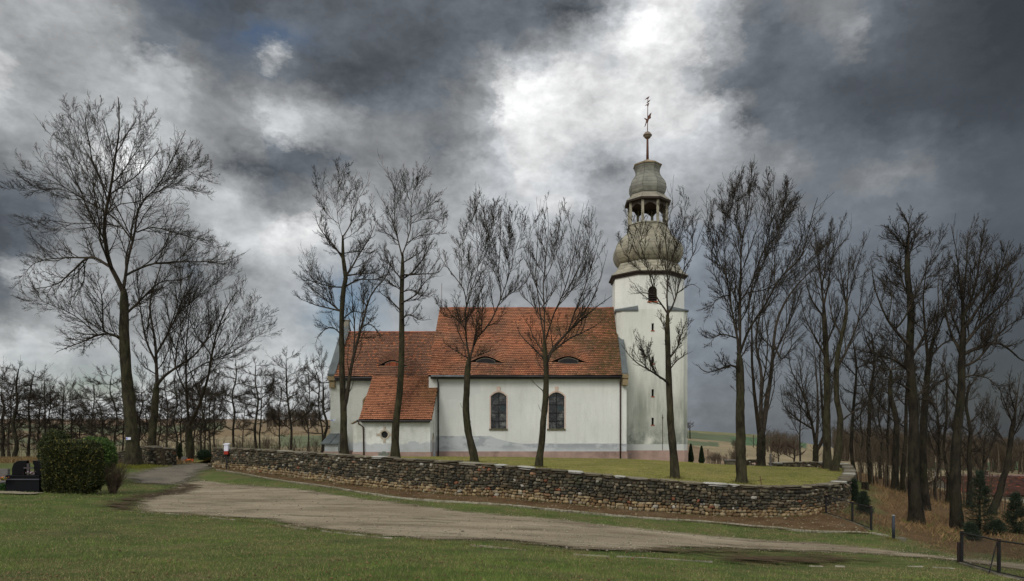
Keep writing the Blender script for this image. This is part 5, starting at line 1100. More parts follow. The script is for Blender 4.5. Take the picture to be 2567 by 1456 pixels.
bare_tree('ash_tree', 'tall slim bare tree with forked trunk in front of the chancel gable', 46,
 [(862,1142),(860,1080),(860,1025),(856,908),(856,809),(860,732),(867,693),(860,650),(859,590)],
 [[(861,1028),(871,985),(881,913),(900,841),(918,774),(933,732),(968,693),(978,652)],[(859,600),(848,554),(844,500),(846,453),(842,398)],[(860,592),(879,561),(884,530),(898,500),(922,461),(928,430)],[(856,780),(817,771),(786,763),(747,747),(734,728)],
  [(857,760),(844,755),(801,724),(767,701),(738,674)],[(860,715),(836,682),(801,654),(774,623),(759,598)],[(860,640),(824,608),(808,560)],[(866,690),(906,685),(941,681),(965,660)],[(862,625),(900,622),(937,627),(960,610)],[(850,560),(821,538),(805,507),(786,435)],
  [(847,480),(862,440),(872,410)],[(848,530),(870,500),(888,450),(900,425)],[(905,830),(925,820),(950,840),(960,870)],[(918,774),(905,740),(912,690)],[(862,700),(890,650),(920,600),(942,550)],[(862,720),(900,700),(940,700),(985,678)],[(858,800),(885,780),(915,790),(932,806)],[(856,760),(820,720),(790,690),(762,660)],[(860,650),(840,620),(800,570),(788,530)],[(860,600),(880,590),(915,560),(940,520)],[(857,740),(830,735),(790,720),(752,700)],[(858,840),(830,820),(800,840),(790,870)],[(900,843),(930,842),(950,860)]],
 [(775,440),(790,405),(830,385),(860,390),(900,415),(935,425),(940,500),(935,560),(955,620),(988,650),(975,720),(965,790),(965,880),(920,860),(880,870),(820,860),(770,850),(738,760),(730,680),(750,590),(790,570),(782,500)], .26, 4, .8, up=.09, seed=3)
bare_tree('ash_tree', 'tall straight bare tree standing before the right part of the sacristy roof', 42.5,
 [(990,1150),(991,1065),(1000,996),(1004,927),(1006,841),(1005,750),(1007,680),(1007,631)],
 [[(1007,640),(995,596),(976,546),(968,523),(952,500),(941,475)],[(992,590),(985,554),(985,500),(987,461),(960,414),(945,380)],[(1007,640),(1022,600),(1030,561),(1030,519),(1038,472),(1053,430),(1068,403)],[(1030,546),(1061,530),(1092,500),(1120,474)],[(1028,605),(1061,585),(1107,577),(1132,538)],
  [(1007,689),(1057,687),(1100,682),(1118,650)],[(1006,700),(975,660),(955,620)],[(1005,802),(1026,788),(1053,802),(1082,800)],[(1005,732),(1034,726),(1057,740),(1086,742)],[(985,500),(1005,450),(1012,400)],[(1032,510),(1012,470),(1010,430)],[(1007,660),(1040,640),(1070,620)],[(1006,720),(970,700),(940,680)],[(985,540),(960,520),(945,560)],[(1038,480),(1070,440),(1085,440)],[(1007,700),(1035,680),(1065,640),(1082,600)],[(1005,760),(1040,740),(1070,700),(1098,690)],[(1006,720),(985,690),(960,650),(940,610)],[(1006,780),(975,750),(950,730),(936,700)],[(995,596),(970,580),(945,570),(932,530)],[(1030,560),(1060,550),(1095,545),(1120,520)]],
 [(935,500),(935,430),(945,380),(980,390),(1010,400),(1060,393),(1085,420),(1122,470),(1135,535),(1122,600),(1120,680),(1095,750),(1085,830),(1020,850),(960,760),(935,680),(930,600)], .25, 4, .8, up=.11, seed=4)
bare_tree('ash_tree', 'bare tree with bent trunk dividing low before the left half of the nave roof', 39,
 [(1188,1158),(1179,1106),(1173,1080),(1168,1023),(1170,979),(1172,927),(1177,895)],
 [[(1177,900),(1169,858),(1167,789),(1169,763),(1162,724),(1135,685),(1111,654),(1095,620)],[(1178,898),(1186,865),(1198,841),(1223,817),(1241,782),(1256,740),(1247,693),(1251,654),(1255,577),(1255,515)],[(1168,770),(1189,705),(1197,674),(1195,616),(1193,558),(1197,500),(1189,463)],
  [(1197,678),(1220,635),(1231,577),(1239,530),(1252,500)],[(1256,735),(1278,674),(1293,616),(1309,569),(1322,515)],[(1250,755),(1286,732),(1309,716),(1325,690)],[(1168,830),(1140,800),(1115,790),(1095,760)],[(1162,724),(1150,640),(1145,560)],[(1190,860),(1200,800),(1225,770)],[(1195,600),(1210,540),(1215,470)],[(1278,674),(1280,600),(1290,510)],[(1172,900),(1140,880),(1110,860)],[(1180,890),(1215,880),(1245,870)],[(1167,800),(1190,780),(1215,740)]],
 [(1085,650),(1100,590),(1145,550),(1165,490),(1188,455),(1215,465),(1232,510),(1255,490),(1290,500),(1325,510),(1342,600),(1335,700),(1300,790),(1270,850),(1235,885),(1150,905),(1100,870),(1080,760)], .24, 4, .95, up=.12, seed=5)
bare_tree('ash_tree', 'bare tree with dense upright twigs, by the right nave window', 35.3,
 [(1351,1172),(1358,1106),(1361,1060),(1366,1013),(1369,944),(1366,880),(1364,852)],
 [[(1364,856),(1356,800),(1349,755),(1340,680),(1343,600),(1350,500)],[(1364,856),(1365,789),(1362,720),(1370,640),(1376,560),(1366,488)],[(1368,850),(1378,815),(1396,772),(1412,735),(1432,660),(1450,580),(1462,508)],[(1368,915),(1385,875),(1409,848),(1440,817),(1478,782),(1532,741)],[(1440,817),(1462,740),(1490,650),(1515,570)],
  [(1362,720),(1385,660),(1400,580),(1412,505)],[(1412,740),(1445,690),(1475,610),(1490,520)],[(1349,760),(1325,700),(1318,640),(1325,570)],[(1366,890),(1340,850),(1318,800)],[(1368,985),(1345,965),(1325,945)],[(1370,640),(1350,580),(1335,530)],[(1478,782),(1500,730),(1520,690)],[(1432,660),(1440,600),(1430,520)],[(1362,700),(1335,650),(1322,600)],[(1385,872),(1430,840),(1490,812),(1528,785)],[(1440,817),(1490,750),(1515,680),(1528,620)],[(1396,772),(1440,700),(1490,600),(1503,555)],[(1365,900),(1335,870),(1305,840),(1288,800)],[(1358,800),(1330,760),(1300,730),(1294,680)],[(1412,740),(1460,700),(1500,640),(1518,600)]],
 [(1285,720),(1290,640),(1322,560),(1335,510),(1365,478),(1412,495),(1462,498),(1495,520),(1518,565),(1528,640),(1510,700),(1545,740),(1480,810),(1430,850),(1390,905),(1360,960),(1330,920),(1300,800)], .20, 4, .62, up=.15, seed=6)
bare_tree('ash_tree', 'bare tree standing in front of the church tower with its lowest limb stretching left', 31.5,
 [(1691,1199),(1686,1116),(1681,1065),(1678,979),(1675,910),(1673,824),(1674,783)],
 [[(1674,788),(1656,760),(1639,734),(1624,676),(1604,614),(1593,568),(1562,529)],[(1674,788),(1671,742),(1674,645),(1667,599),(1674,548),(1686,510),(1680,458)],[(1675,785),(1691,754),(1713,676),(1736,637),(1752,591),(1773,545)],[(1677,965),(1668,955),(1641,936),(1604,914),(1579,892),(1557,863)],[(1676,900),(1696,874),(1710,833),(1722,800)],
  [(1752,595),(1745,540),(1752,488)],[(1674,645),(1700,590),(1718,530),(1715,470)],[(1624,676),(1600,670),(1570,640),(1545,600)],[(1639,734),(1610,730),(1575,735)],[(1667,610),(1650,560),(1645,500)],[(1700,715),(1735,700),(1760,720)],[(1604,914),(1600,870),(1590,820)],[(1606,620),(1620,560),(1625,540)],[(1673,840),(1655,800),(1640,790)],[(1675,930),(1700,900),(1735,880)],[(1641,936),(1625,900),(1618,860)]],
 [(1530,560),(1560,522),(1600,530),(1625,545),(1645,480),(1690,452),(1720,462),(1752,480),(1778,530),(1772,600),(1750,690),(1768,740),(1745,840),(1725,900),(1670,925),(1660,945),(1590,930),(1540,870),(1580,820),(1600,750),(1540,740),(1560,640)], .20, 4, .85, up=.10, seed=7)
bare_tree('ash_tree', 'broad vase shaped bare tree, first one right of the tower on the lawn', 31,
 [(1859,1213),(1856,1120),(1854,1047),(1855,990),(1854,935),(1852,885)],
 [[(1852,890),(1846,840),(1837,795),(1823,712),(1812,678),(1785,635),(1755,585)],[(1818,690),(1812,640),(1809,572),(1822,488),(1832,415)],[(1854,880),(1856,810),(1854,740),(1854,684),(1859,600),(1876,516),(1883,405)],[(1856,740),(1882,700),(1902,640),(1920,590),(1932,516),(1934,420)],[(1854,885),(1880,820),(1915,768),(1955,695),(2005,644),(2027,561),(2045,500)],
  [(1854,925),(1830,915),(1800,925),(1770,930),(1745,910)],[(1828,735),(1800,745),(1780,765),(1742,779)],[(1812,660),(1790,600),(1775,540),(1770,470)],[(1955,695),(1970,620),(1985,550),(1995,480)],[(1859,600),(1840,540),(1850,460)],[(1915,768),(1960,750),(2010,700),(2060,650)],[(1876,516),(1900,480),(1905,420)],[(1902,640),(1940,590),(1965,520),(1968,470)],[(1846,850),(1810,840),(1780,850),(1755,840)],[(2005,644),(2040,620),(2085,600)],[(1854,900),(1875,870),(1910,850)]],
 [(1742,600),(1760,520),(1772,460),(1800,440),(1832,405),(1860,430),(1885,393),(1910,430),(1936,410),(1960,450),(1990,475),(2045,488),(2052,545),(2100,600),(2060,670),(2000,740),(1960,800),(1920,860),(1880,900),(1850,960),(1790,985),(1740,930),(1760,880),(1740,840),(1738,775),(1760,700)], .255, 4, 1.0, up=.10, seed=8)
bare_tree('linden_tree', 'clump of three joined dark trunks behind the first lawn tree right of the tower', 47.5,
 [(1907,1169),(1906,1120),(1906,1080)], [[(1903,1090),(1893,1000),(1886,900),(1884,800),(1895,720)],[(1906,1085),(1906,1000),(1906,930),(1893,860),(1905,780),(1930,700)],[(1909,1090),(1920,1010),(1932,930),(1938,850),(1950,790),(1990,720),(2060,650)],[(1938,860),(1960,900),(1990,860),(2030,820)],[(1906,930),(1930,870),(1960,800),(1980,700)],[(1950,790),(1960,700),(1985,640)],[(1886,900),(1865,860),(1855,800)],[(1925,980),(1950,950),(1965,930)],[(1990,720),(2020,690),(2090,660)]],
 [(1850,800),(1870,740),(1930,690),(1990,630),(2060,610),(2110,640),(2080,720),(2030,820),(1980,930),(1920,960),(1870,920)], .34, 4, .9, up=.08, mat=bark_b, seed=9)
bare_tree('ash_tree', 'bare tree with straight trunk, left of the pair at the wall bend', 43.5,
 [(2074,1177),(2073,1120),(2073,1050),(2073,960),(2071,879),(2066,800),(2064,760)], [[(2066,780),(2055,700),(2050,640),(2040,570)],[(2065,770),(2080,700),(2095,620),(2120,540)],[(2072,900),(2045,850),(2020,800),(2005,740)],[(2072,930),(2095,880),(2110,820)],[(2066,800),(2030,740),(2015,660)],[(2058,720),(2070,640),(2075,560)],[(2072,860),(2100,790),(2120,720)],[(2095,620),(2130,580),(2135,530)],[(2050,640),(2030,610),(2015,590)]],
 [(2000,700),(2005,620),(2035,560),(2080,545),(2135,525),(2140,600),(2130,700),(2125,850),(2080,920),(2010,880),(1990,790)], .27, 4, .85, up=.14, seed=10)
bare_tree('ash_tree', 'bare tree with wavy trunk touching the wall bend, right of the straight one', 41.5,
 [(2093,1184),(2100,1140),(2105,1050),(2096,1000),(2096,907),(2107,850),(2118,800),(2122,756)], [[(2121,765),(2108,700),(2102,620),(2110,570)],[(2122,765),(2140,690),(2160,620),(2180,570)],[(2103,1060),(2125,1040),(2160,1020),(2200,1000)],[(2098,920),(2125,870),(2150,800),(2160,720)],[(2110,840),(2085,790),(2075,720)],[(2140,690),(2165,680),(2190,640)],[(2120,780),(2125,700),(2130,620)],[(2097,960),(2070,920),(2050,900)],[(2150,800),(2180,760),(2195,700)]],
 [(2070,650),(2100,570),(2130,580),(2180,560),(2198,640),(2195,740),(2170,850),(2205,1000),(2160,1030),(2090,980),(2045,900),(2060,780)], .22, 4, .8, up=.13, seed=11)
bare_tree('linden_tree', 'cluster of low spreading leaning bare trunks beyond the back churchyard wall', 62,
 [(2043,1158),(2044,1130),(2044,1110)], [[(2044,1125),(2035,1060),(2010,980),(1985,930),(1975,880)],[(2044,1120),(2050,1050),(2048,960),(2040,860)],[(2046,1130),(2065,1090),(2060,1000),(2055,900),(2070,830)],[(2035,1060),(2000,1040),(1965,1010),(1955,960)],[(2050,1050),(2075,980),(2090,900)],[(2010,980),(2000,920),(2010,850)],[(2048,960),(2020,900),(2025,830)],[(2030,1045),(1990,990),(1950,980)]],
 [(1945,900),(1965,850),(2030,815),(2090,830),(2105,920),(2090,1010),(2050,1070),(1990,1060),(1940,1020)], .30, 3, 1.0, up=.05, mat=bark_b, seed=12)
bare_tree('oak_tree', 'thick dark trunked bare tree on the dry bank, nearest one right of the fence', 30.5,
 [(2298,1318),(2294,1250),(2290,1180),(2291,1047),(2284,950),(2281,879),(2284,768),(2275,700),(2274,640),(2276,590)], [[(2275,660),(2276,572),(2262,540),(2246,508)],[(2275,650),(2290,600),(2310,560),(2325,540)],[(2281,870),(2229,812),(2195,740),(2178,656)],[(2287,780),(2305,760),(2326,712),(2352,640),(2382,572)],[(2276,605),(2250,590),(2223,560),(2190,558)],[(2284,900),(2310,850),(2345,790),(2380,760)],[(2287,980),(2250,960),(2215,950),(2190,960)],[(2284,820),(2250,780),(2225,700),(2215,640)],[(2290,1000),(2330,960),(2370,900)],[(2288,940),(2240,900),(2170,880),(2120,870)],[(2276,690),(2240,660),(2205,640)],[(2284,760),(2260,700),(2255,620)],[(2326,712),(2360,690),(2390,640)],[(2290,1010),(2310,1000),(2340,1010),(2360,1050)]],
 [(2178,600),(2200,545),(2245,502),(2272,508),(2300,535),(2335,540),(2388,570),(2395,680),(2390,780),(2380,900),(2370,1040),(2300,1020),(2220,990),(2110,890),(2150,840),(2180,760),(2165,660)], .29, 4, 1.0, up=.05, mat=bark_b, tmat=bark_b, seed=13)
bare_tree('ash_tree', 'bare tree on the dry bank with a fan of upright branches near the right border', 29.5,
 [(2397,1328),(2392,1260),(2391,1190),(2400,1075),(2406,1000),(2409,935),(2412,851),(2412,780)], [[(2412,790),(2405,700),(2395,620),(2385,560)],[(2412,790),(2420,700),(2425,620),(2440,545)],[(2412,800),(2440,730),(2455,650),(2470,555)],[(2412,830),(2460,760),(2500,690),(2528,600)],[(2410,890),(2450,870),(2500,860),(2566,905),(2600,900)],[(2410,870),(2470,800),(2530,740),(2580,660)],[(2408,900),(2380,840),(2365,770),(2360,700)],[(2408,950),(2440,940),(2480,950),(2510,980)],[(2404,1010),(2375,960),(2355,900)],[(2420,780),(2480,700),(2540,650)],[(2408,920),(2450,900),(2520,820),(2590,790)],[(2412,760),(2400,680),(2410,600)],[(2412,850),(2385,790),(2378,720)]],
 [(2350,720),(2375,600),(2388,550),(2440,540),(2470,548),(2500,580),(2535,590),(2590,660),(2610,780),(2610,920),(2540,990),(2450,1000),(2380,1000),(2345,900)], .25, 4, 1.0, up=.13, mat=bark_b, tmat=bark_b, seed=14)
bare_tree('oak_tree', 'dark trunked bare tree close behind the thick tree on the bank', 34,
 [(2318,1280),(2314,1200),(2312,1110),(2318,1000),(2326,907),(2340,850)], [[(2338,855),(2352,823),(2375,760),(2390,680)],[(2326,910),(2320,830),(2315,740),(2325,640)],[(2338,860),(2350,790),(2350,700),(2365,620)],[(2318,1000),(2350,960),(2400,930)],[(2320,980),(2290,930),(2260,900)],[(2326,900),(2370,860),(2420,850)]],
 [(2250,880),(2280,740),(2320,620),(2370,610),(2410,700),(2430,860),(2400,960),(2300,980)], .24, 3, .9, up=.08, mat=bark_b, tmat=bark_b, seed=15)
bare_tree('alder_tree', 'bare trunk leaning right before the farmhouse at the right border', 36,
 [(2487,1300),(2497,1255),(2512,1200),(2522,1175),(2535,1100),(2543,1040)], [[(2516,1190),(2540,1160),(2570,1125),(2600,1080)],[(2543,1050),(2550,990),(2560,930)],[(2540,1070),(2520,1010),(2500,960)],[(2535,1100),(2560,1050),(2590,990)],[(2530,1130),(2500,1080),(2470,1040)],[(2545,1030),(2530,970),(2535,920)]],
 [(2460,1020),(2480,960),(2530,915),(2590,920),(2620,1000),(2610,1090),(2540,1120),(2480,1100)], .21, 3, .9, up=.07, mat=bark_b, seed=16)
# --- medium trees of the right grove (behind the wall bend, on the bank)
RG = [(2142,1203,790,110,.15,47,31,0,'thin straight bare tree just outside the wall bend with short side branches'),
 (2183,1207,770,120,.16,45,32,-6,'straight bare tree, second from the wall bend in the right grove'),
 (2243,1232,740,150,.24,43,33,-30,'forked grey trunk in the thick of the right grove, leaning left'),
 (2222,1215,860,90,.12,50,34,4,'slender pale trunk among the right grove left of the leaning grey one'),
 (2262,1236,800,110,.17,46,35,8,'slim dark trunk half hidden behind the thick bank tree, left side'),
 (2345,1262,880,90,.12,48,36,-10,'thin bent trunk between the two thick bank trees'),
 (2372,1262,860,110,.13,47,37,-14,'crooked thin trunk just left of the fan shaped bank tree'),
 (2428,1262,900,110,.19,44,38,-8,'curved trunk right of the fan shaped bank tree near the spruces'),
 (2410,1268,980,80,.11,46,39,2,'small dark stem right beside the fan shaped bank tree'),
 (2205,1198,900,80,.10,58,40,3,'small thin tree at the back left of the right grove'),
 (2300,1235,930,90,.12,60,41,-5,'small bare tree at the back of the right grove behind the thick trunks'),
 (2470,1262,960,80,.09,52,42,8,'thin bare sapling in front of the left end of the farmhouse roof'),
 (2160,1188,930,70,.09,62,43,0,'small bare tree beyond the bank just right of the wall bend'),
 (2006,1160,905,90,.11,72,44,-10,'small bare tree behind the back wall, left of the leaning cluster')]
for u, vb, vt, wd, rb, D, sd_, ln, lab in RG: auto_tree('alder_tree', lab, D, u, vb, vt, wd*1.15, rb, sd_, 3, .85, 12, .25, ln, 'bare trees of the grove right of the churchyard', sd_ % 3 == 0, bark_b, wild=sd_ % 2, up=.08)
# --- left groves
LG = [(8,1152,893,90,.19,60,51,-6,'bare tree cut by the left border'),(38,1154,888,100,.22,58,52,6,'thick forked bare tree behind the black gravestone'),(70,1156,905,90,.15,60,53,14,'bare tree leaning right behind the right gravestone half'),
 (96,1152,930,70,.12,64,54,4,'slim bare tree over the left edge of the clipped hedge'),(128,1150,960,80,.12,66,55,-4,'small bare tree above the middle of the clipped hedge'),(158,1150,945,90,.14,64,56,6,'bushy crowned bare tree over the clipped hedge, right half'),
 (200,1145,985,90,.10,70,57,20,'low spreading bare tree above the round green bush'),(262,1150,960,100,.12,62,58,-26,'crooked bare tree leaning left of the biggest trunk'),(290,1140,900,110,.13,66,59,-20,'bare tree directly behind the biggest trunk, on its left'),
 (352,1140,880,90,.12,68,60,10,'thin bare tree between the biggest trunk and the leaning linden'),(418,1140,900,90,.10,62,61,-6,'thin bare tree behind the wall block, left of the gateway'),(438,1142,880,90,.11,60,62,6,'thin straight bare tree over the gap of the gateway'),
 (503,1142,890,90,.12,58,63,8,'straight thin bare tree right of the many stemmed one'),(514,1140,930,70,.10,66,64,-4,'small bare stem above the low wall at the gateway'),
 (455,1140,930,80,.11,66,65,-12,'twisted thin bare tree left of the many stemmed one'),
 (24,1150,930,80,.13,72,91,8,'smaller bare tree between the first two at the left border'),(112,1150,915,80,.12,70,92,-8,'bare tree over the left corner of the clipped hedge'),(180,1148,925,80,.12,72,93,-4,'bare tree between the hedge top and the round green bush'),
 (232,1148,930,90,.12,74,94,10,'bare tree rising behind the round green bush'),(305,1145,930,90,.12,74,95,14,'small bare tree showing right behind the biggest trunk'),(372,1142,920,80,.12,72,96,-12,'small bare tree crossing behind the leaning linden trunk'),
 (400,1142,940,90,.11,76,97,10,'thin crooked bare tree above the right part of the wall block'),(486,1142,900,80,.12,74,98,0,'thin bare tree just right behind the many stemmed trunk'),(528,1140,890,90,.12,72,99,6,'bare tree at the left end of the long wall')]
for u, vb, vt, wd, rb, D, sd_, ln, lab in LG: auto_tree('linden_tree', lab, D, u, vb, vt-8+(sd_*37%19), wd*1.4, rb*.85, sd_, 3, 1.1, 14, .12, ln, 'bare trees of the grove beyond the graves', sd_ % 3 == 0, bark_b, wild=1, up=.06)
FG = [(587,1124,868,100,.19,80,71,0,'leftmost field tree with wide symmetric crown above the red and white post box'),(643,1122,872,105,.2,78,72,-4,'field tree with doubled trunk, second right of the post box'),(652,1124,900,70,.13,80,73,10,'thin field tree leaning right against the doubled trunk'),
 (727,1128,862,110,.19,76,74,-10,'round crowned field tree in front of the brown wooded hill'),(700,1128,920,70,.12,84,75,8,'small field tree left of the round crowned one'),(815,1132,850,100,.2,70,76,-12,'forked field tree right beside the church buttress'),
 (806,1132,880,70,.14,72,77,-20,'thin field tree leaning left beside the church buttress'),(770,1128,885,70,.12,84,78,4,'slim field tree between the round crowned one and the church'),(540,1126,900,90,.14,84,79,-4,'field tree over the end of the long wall'),(610,1124,960,60,.10,96,80,2,'small far field tree between the first two')]
for u, vb, vt, wd, rb, D, sd_, ln, lab in FG: auto_tree('field_tree', lab, D, u, vb, vt-6+(sd_*29%17), wd*1.35, rb*.85, sd_, 3, 1.05, 13, .16, ln, 'bare trees between the gateway and the church', sd_ % 3 == 1, bark_b, thin=1.1, wild=1, up=.07)
# far single trees and shrubs
for u, vb, vt, wd, rb, D, sd_, lab in [(1729,1080,1052,26,.5,430,81,'small tree on the hill crest just right of the tower'),(1722,1080,1056,18,.4,430,82,'smaller tree on the hill crest touching the tower outline'),
  (1990,1160,1098,70,.16,85,83,'bare round shrub in the field behind the back churchyard wall'),(1950,1160,1092,55,.12,90,84,'bare shrub behind the three joined trunks')]:
    auto_tree('far_tree', lab, D, u, vb, vt, wd, rb, sd_, 3, .7, 8, .15, 0, None, True, bark_b, thin=2.5 if D > 200 else 1.4, cmat=twig_far)
RNG = np.random.default_rng(77)
def mini_wood(name, label, items, mat, kind='stuff', cat='wood', nb=9, th=1.0):
    """many small far bare trees merged: items (x, y, z, h, w)"""
    it = np.array(items); n = len(it); P0 = it[:,None,:3]*np.ones((1,4,1)); P0[:,:,2] += np.linspace(-.02,.8,4)[None]*it[:,3:4]; P0[:,1:,:2] += RNG.normal(0,1,(n,3,2))*it[:,3:4,None]*.015
    R0 = it[:,3:4]*.014*th*np.linspace(1,.4,4)[None]; acc = Acc(); V, Q = tubes(P0, R0, 4); acc.add(V, Q)
    P1, R1, L1 = children(P0, R0, it[:,4]*1.25, nb, .28, 1, .75, .62, 4, .22, .15, .012*th*it[:,3].mean()/8, .7); V, Q = tubes(P1, R1, 3); acc.add(V, Q)
    P2, R2, L2 = children(P1, R1, L1, 5, .2, 1, .65, .55, 3, .2, .12, .010*th*it[:,3].mean()/8, .8); V, Q = tubes(P2, R2, 3); acc.add(V, Q)
    P3, R3, L3 = children(P2, R2, L2, 3, .2, 1, .65, .6, 2, .2, .12, .009*th*it[:,3].mean()/8, .8); V, Q = tubes(P3, R3, 3); acc.add(V, Q)
    V, Q = acc.get(); o = raw_mesh(name, V, Q, mat=mat)
    if kind: o['kind'] = kind
    o['label'] = label; o['category'] = cat; return o
far_bark = bark('far_wood_bark', (74,65,54), (102,90,74), (80,74,58), .4)
def items(n, u0, u1, D0, D1, h0, h1, uv=None):
    out = []
    for _ in range(n):
        D = random.uniform(D0, D1); u = random.uniform(u0, u1); x = (u-CU)*D/F; h = random.uniform(h0, h1); out.append((x, D, float(z_ground(x, D)), h, h*random.uniform(.4,.6)))
    return out
mini_wood('far_wood', 'dark brown leafless wood along the right horizon', items(640, 2090, 2750, 300, 430, 14, 19), far_bark, th=1.9, nb=10)
mini_wood('far_wood', 'reddish brown leafless wood behind the three joined trunks', items(130, 1918, 2000, 320, 420, 5, 13), far_bark, th=1.8)
mini_wood('far_wood', 'brown leafless wood on the low hill left of the church', items(150, 668, 800, 600, 700, 12, 19), far_bark, th=1.8)
mini_wood('far_wood', 'thin line of trees along the left horizon', items(70, -60, 260, 620, 720, 6, 12), far_bark, th=2.2)
mini_wood('undergrowth', 'tangled bare undergrowth between the trunks of the left grove', items(170, -40, 545, 62, 84, 1.6, 3.4), far_bark, th=.8, cat='undergrowth', nb=7)
mini_wood('undergrowth', 'tangled bare undergrowth behind the long wall left of the church', items(110, 545, 815, 62, 84, 1.4, 3), far_bark, th=.8, cat='undergrowth', nb=7)
mini_wood('undergrowth', 'bare scrub among the trunks of the right grove', items(120, 2150, 2520, 42, 66, 1.5, 4.5), far_bark, th=.8, cat='undergrowth', nb=7)
def shrub_patch(label, n, c, ru, rd, h, D):
    out = []
    for _ in range(n):
        u = random.gauss(c, ru); d_ = D+random.gauss(0, rd); x = (u-CU)*d_/F; hh = h*random.uniform(.6,1.1); out.append((x, d_, float(z_ground(x,d_)), hh, hh*.8))
    mini_wood('hill_scrub', label, out, far_bark, th=1.6, cat='scrub', nb=10)
shrub_patch('brown scrub patch on the ploughed hillside above the lawn edge', 40, 1795, 12, 8, 2.6, 170); shrub_patch('darker brown scrub patch left of the three joined trunks', 30, 1845, 8, 5, 3.4, 150); shrub_patch('small scrub patch near the hill crest', 16, 1842, 6, 8, 4, 350)
shrub_patch('scrub patch right of the three joined trunks', 10, 1936, 4, 4, 2.6, 200); shrub_patch('scrub tuft in the left field near the post box', 12, 668, 5, 4, 3, 180)
# ------------------------------------------------------------------ evergreen plants
leaf_m = Mat('leaf', .75, .3); leaf_m.col(leaf_m.mix(1.0, leaf_m.attr('Col'), leaf_m.ramp(leaf_m.noise(3, 3), [(.3,.8),(.7,1.2)]), 'MULTIPLY'))
core_m = simple('inner_shade', (16,18,11), 1, .3, 6)  # near-black solid core, its colour stands in for shade inside the foliage
def leaves(name, pts, nrm, size, cols, parent, asp=.35, spread=.7):
    n = len(pts); d = nrm + RNG.normal(0, spread, (n,3)); d /= np.linalg.norm(d,axis=1,keepdims=True); r = np.cross(d, RNG.normal(size=(n,3))); r /= np.linalg.norm(r,axis=1,keepdims=True)+1e-9
    s = (size*RNG.uniform(.6,1.3,n))[:,None]; V = np.stack([pts, pts+d*s*.55+r*s*asp*.5, pts+d*s, pts+d*s*.5-r*s*asp*.5],1).reshape(-1,3)
    Q = np.arange(4*n).reshape(n,4); return raw_mesh(name, V, Q, mat=leaf_m.m, parent=parent, attrs={'Col': ('FACE','FLOAT_COLOR', cols)})
def col_var(n, base, tip, ptip=.15): c = base[None]*RNG.uniform(.5,1.35,(n,1)); k = RNG.random(n) < ptip; c[k] = tip*RNG.uniform(.7,1.2,(k.sum(),1)); return c
def blob_plant(name, label, cat, c, r, n, size, base, tip, box=False, lumps=.18, cone=False, ptip=.15, group=None):
    root = thing(name, (c[0], c[1], c[2]), label, cat, group); d = RNG.normal(size=(n,3)); d /= np.linalg.norm(d,axis=1,keepdims=True)
    if box:
        dd = RNG.uniform(-1,1,(n,3)); k = RNG.integers(0,3,n); dd[np.arange(n),k] = RNG.choice([-1.,1.],n); d = dd*(np.abs(dd) > .8)+dd*.25; d /= np.linalg.norm(d,axis=1,keepdims=True)
        mx = np.sort(np.abs(dd),axis=1)[:,1]; dd = dd*(1-.25*mx**3.2)[:,None]
    else: dd = d.copy()
    lum = 1+lumps*np.sin(d[:,0]*7+d[:,2]*5+1)*np.cos(d[:,1]*6+d[:,2]*4)+lumps*.5*np.sin(d[:,0]*17+2)*np.cos(d[:,2]*15); p = dd*lum[:,None]*RNG.uniform(.86 if box else .80,1.0,(n,1))
    if cone:
        t = RNG.random(n)**1.4; a = RNG.uniform(0,6.283,n); w = (1-t)**.7*np.minimum(1, .35+t*5); lob = 1+.12*np.sin(a*5+t*9); p = np.stack([np.cos(a)*w*lob, np.sin(a)*w*lob, t*2-1],1)*1.0; d = np.stack([np.cos(a),np.sin(a),.8+0*a],1)
    P_ = np.array(c)+np.array([0,0,r[2]])+p*np.array(r); d2 = d.copy(); d2[:,2] += .5
    leaves('foliage', P_, d2/np.linalg.norm(d2,axis=1,keepdims=True), size, col_var(n, base, tip, ptip), root, .45)
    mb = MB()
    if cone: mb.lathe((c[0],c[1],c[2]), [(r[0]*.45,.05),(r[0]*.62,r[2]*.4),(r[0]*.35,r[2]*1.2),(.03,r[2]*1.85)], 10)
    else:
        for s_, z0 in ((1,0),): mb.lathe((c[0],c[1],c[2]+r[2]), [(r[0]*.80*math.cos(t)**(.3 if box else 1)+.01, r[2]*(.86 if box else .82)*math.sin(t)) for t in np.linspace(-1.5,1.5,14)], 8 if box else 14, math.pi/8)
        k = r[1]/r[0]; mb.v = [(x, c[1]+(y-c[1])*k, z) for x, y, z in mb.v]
    mb.build('shade_core', core_m, root); return root
def at_ground(u, v, D, dz=0): p = W(u, v, D); return (p[0], p[1], ground_at(p[0], p[1])+dz)
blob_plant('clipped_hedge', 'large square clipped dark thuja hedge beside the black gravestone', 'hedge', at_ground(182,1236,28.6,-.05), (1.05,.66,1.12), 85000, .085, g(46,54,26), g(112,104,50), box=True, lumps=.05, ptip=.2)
blob_plant('round_bush', 'round mid green evergreen bush behind the right part of the clipped hedge', 'bush', at_ground(236,1200,33,.35), (.95,.9,.95), 26000, .09, g(62,84,38), g(110,132,58), lumps=.08)
blob_plant('dark_bush', 'dark evergreen bush poking up behind the left part of the clipped hedge', 'bush', at_ground(140,1200,34,.35), (.72,.7,1.05), 18000, .09, g(50,60,30), g(96,92,44), lumps=.1)
blob_plant('dark_bush', 'low spreading dark evergreen bush at the end of the low wall by the gateway', 'bush', at_ground(512,1152,49.6), (.46,.4,.36), 9000, .07, g(34,50,30), g(62,82,50), lumps=.16)
blob_plant('thuja', 'narrow dark thuja between the two small graves at the gateway', 'conifer', at_ground(450,1159,48.2), (.22,.22,.62), 7000, .06, g(34,46,24), g(70,80,40), cone=True)
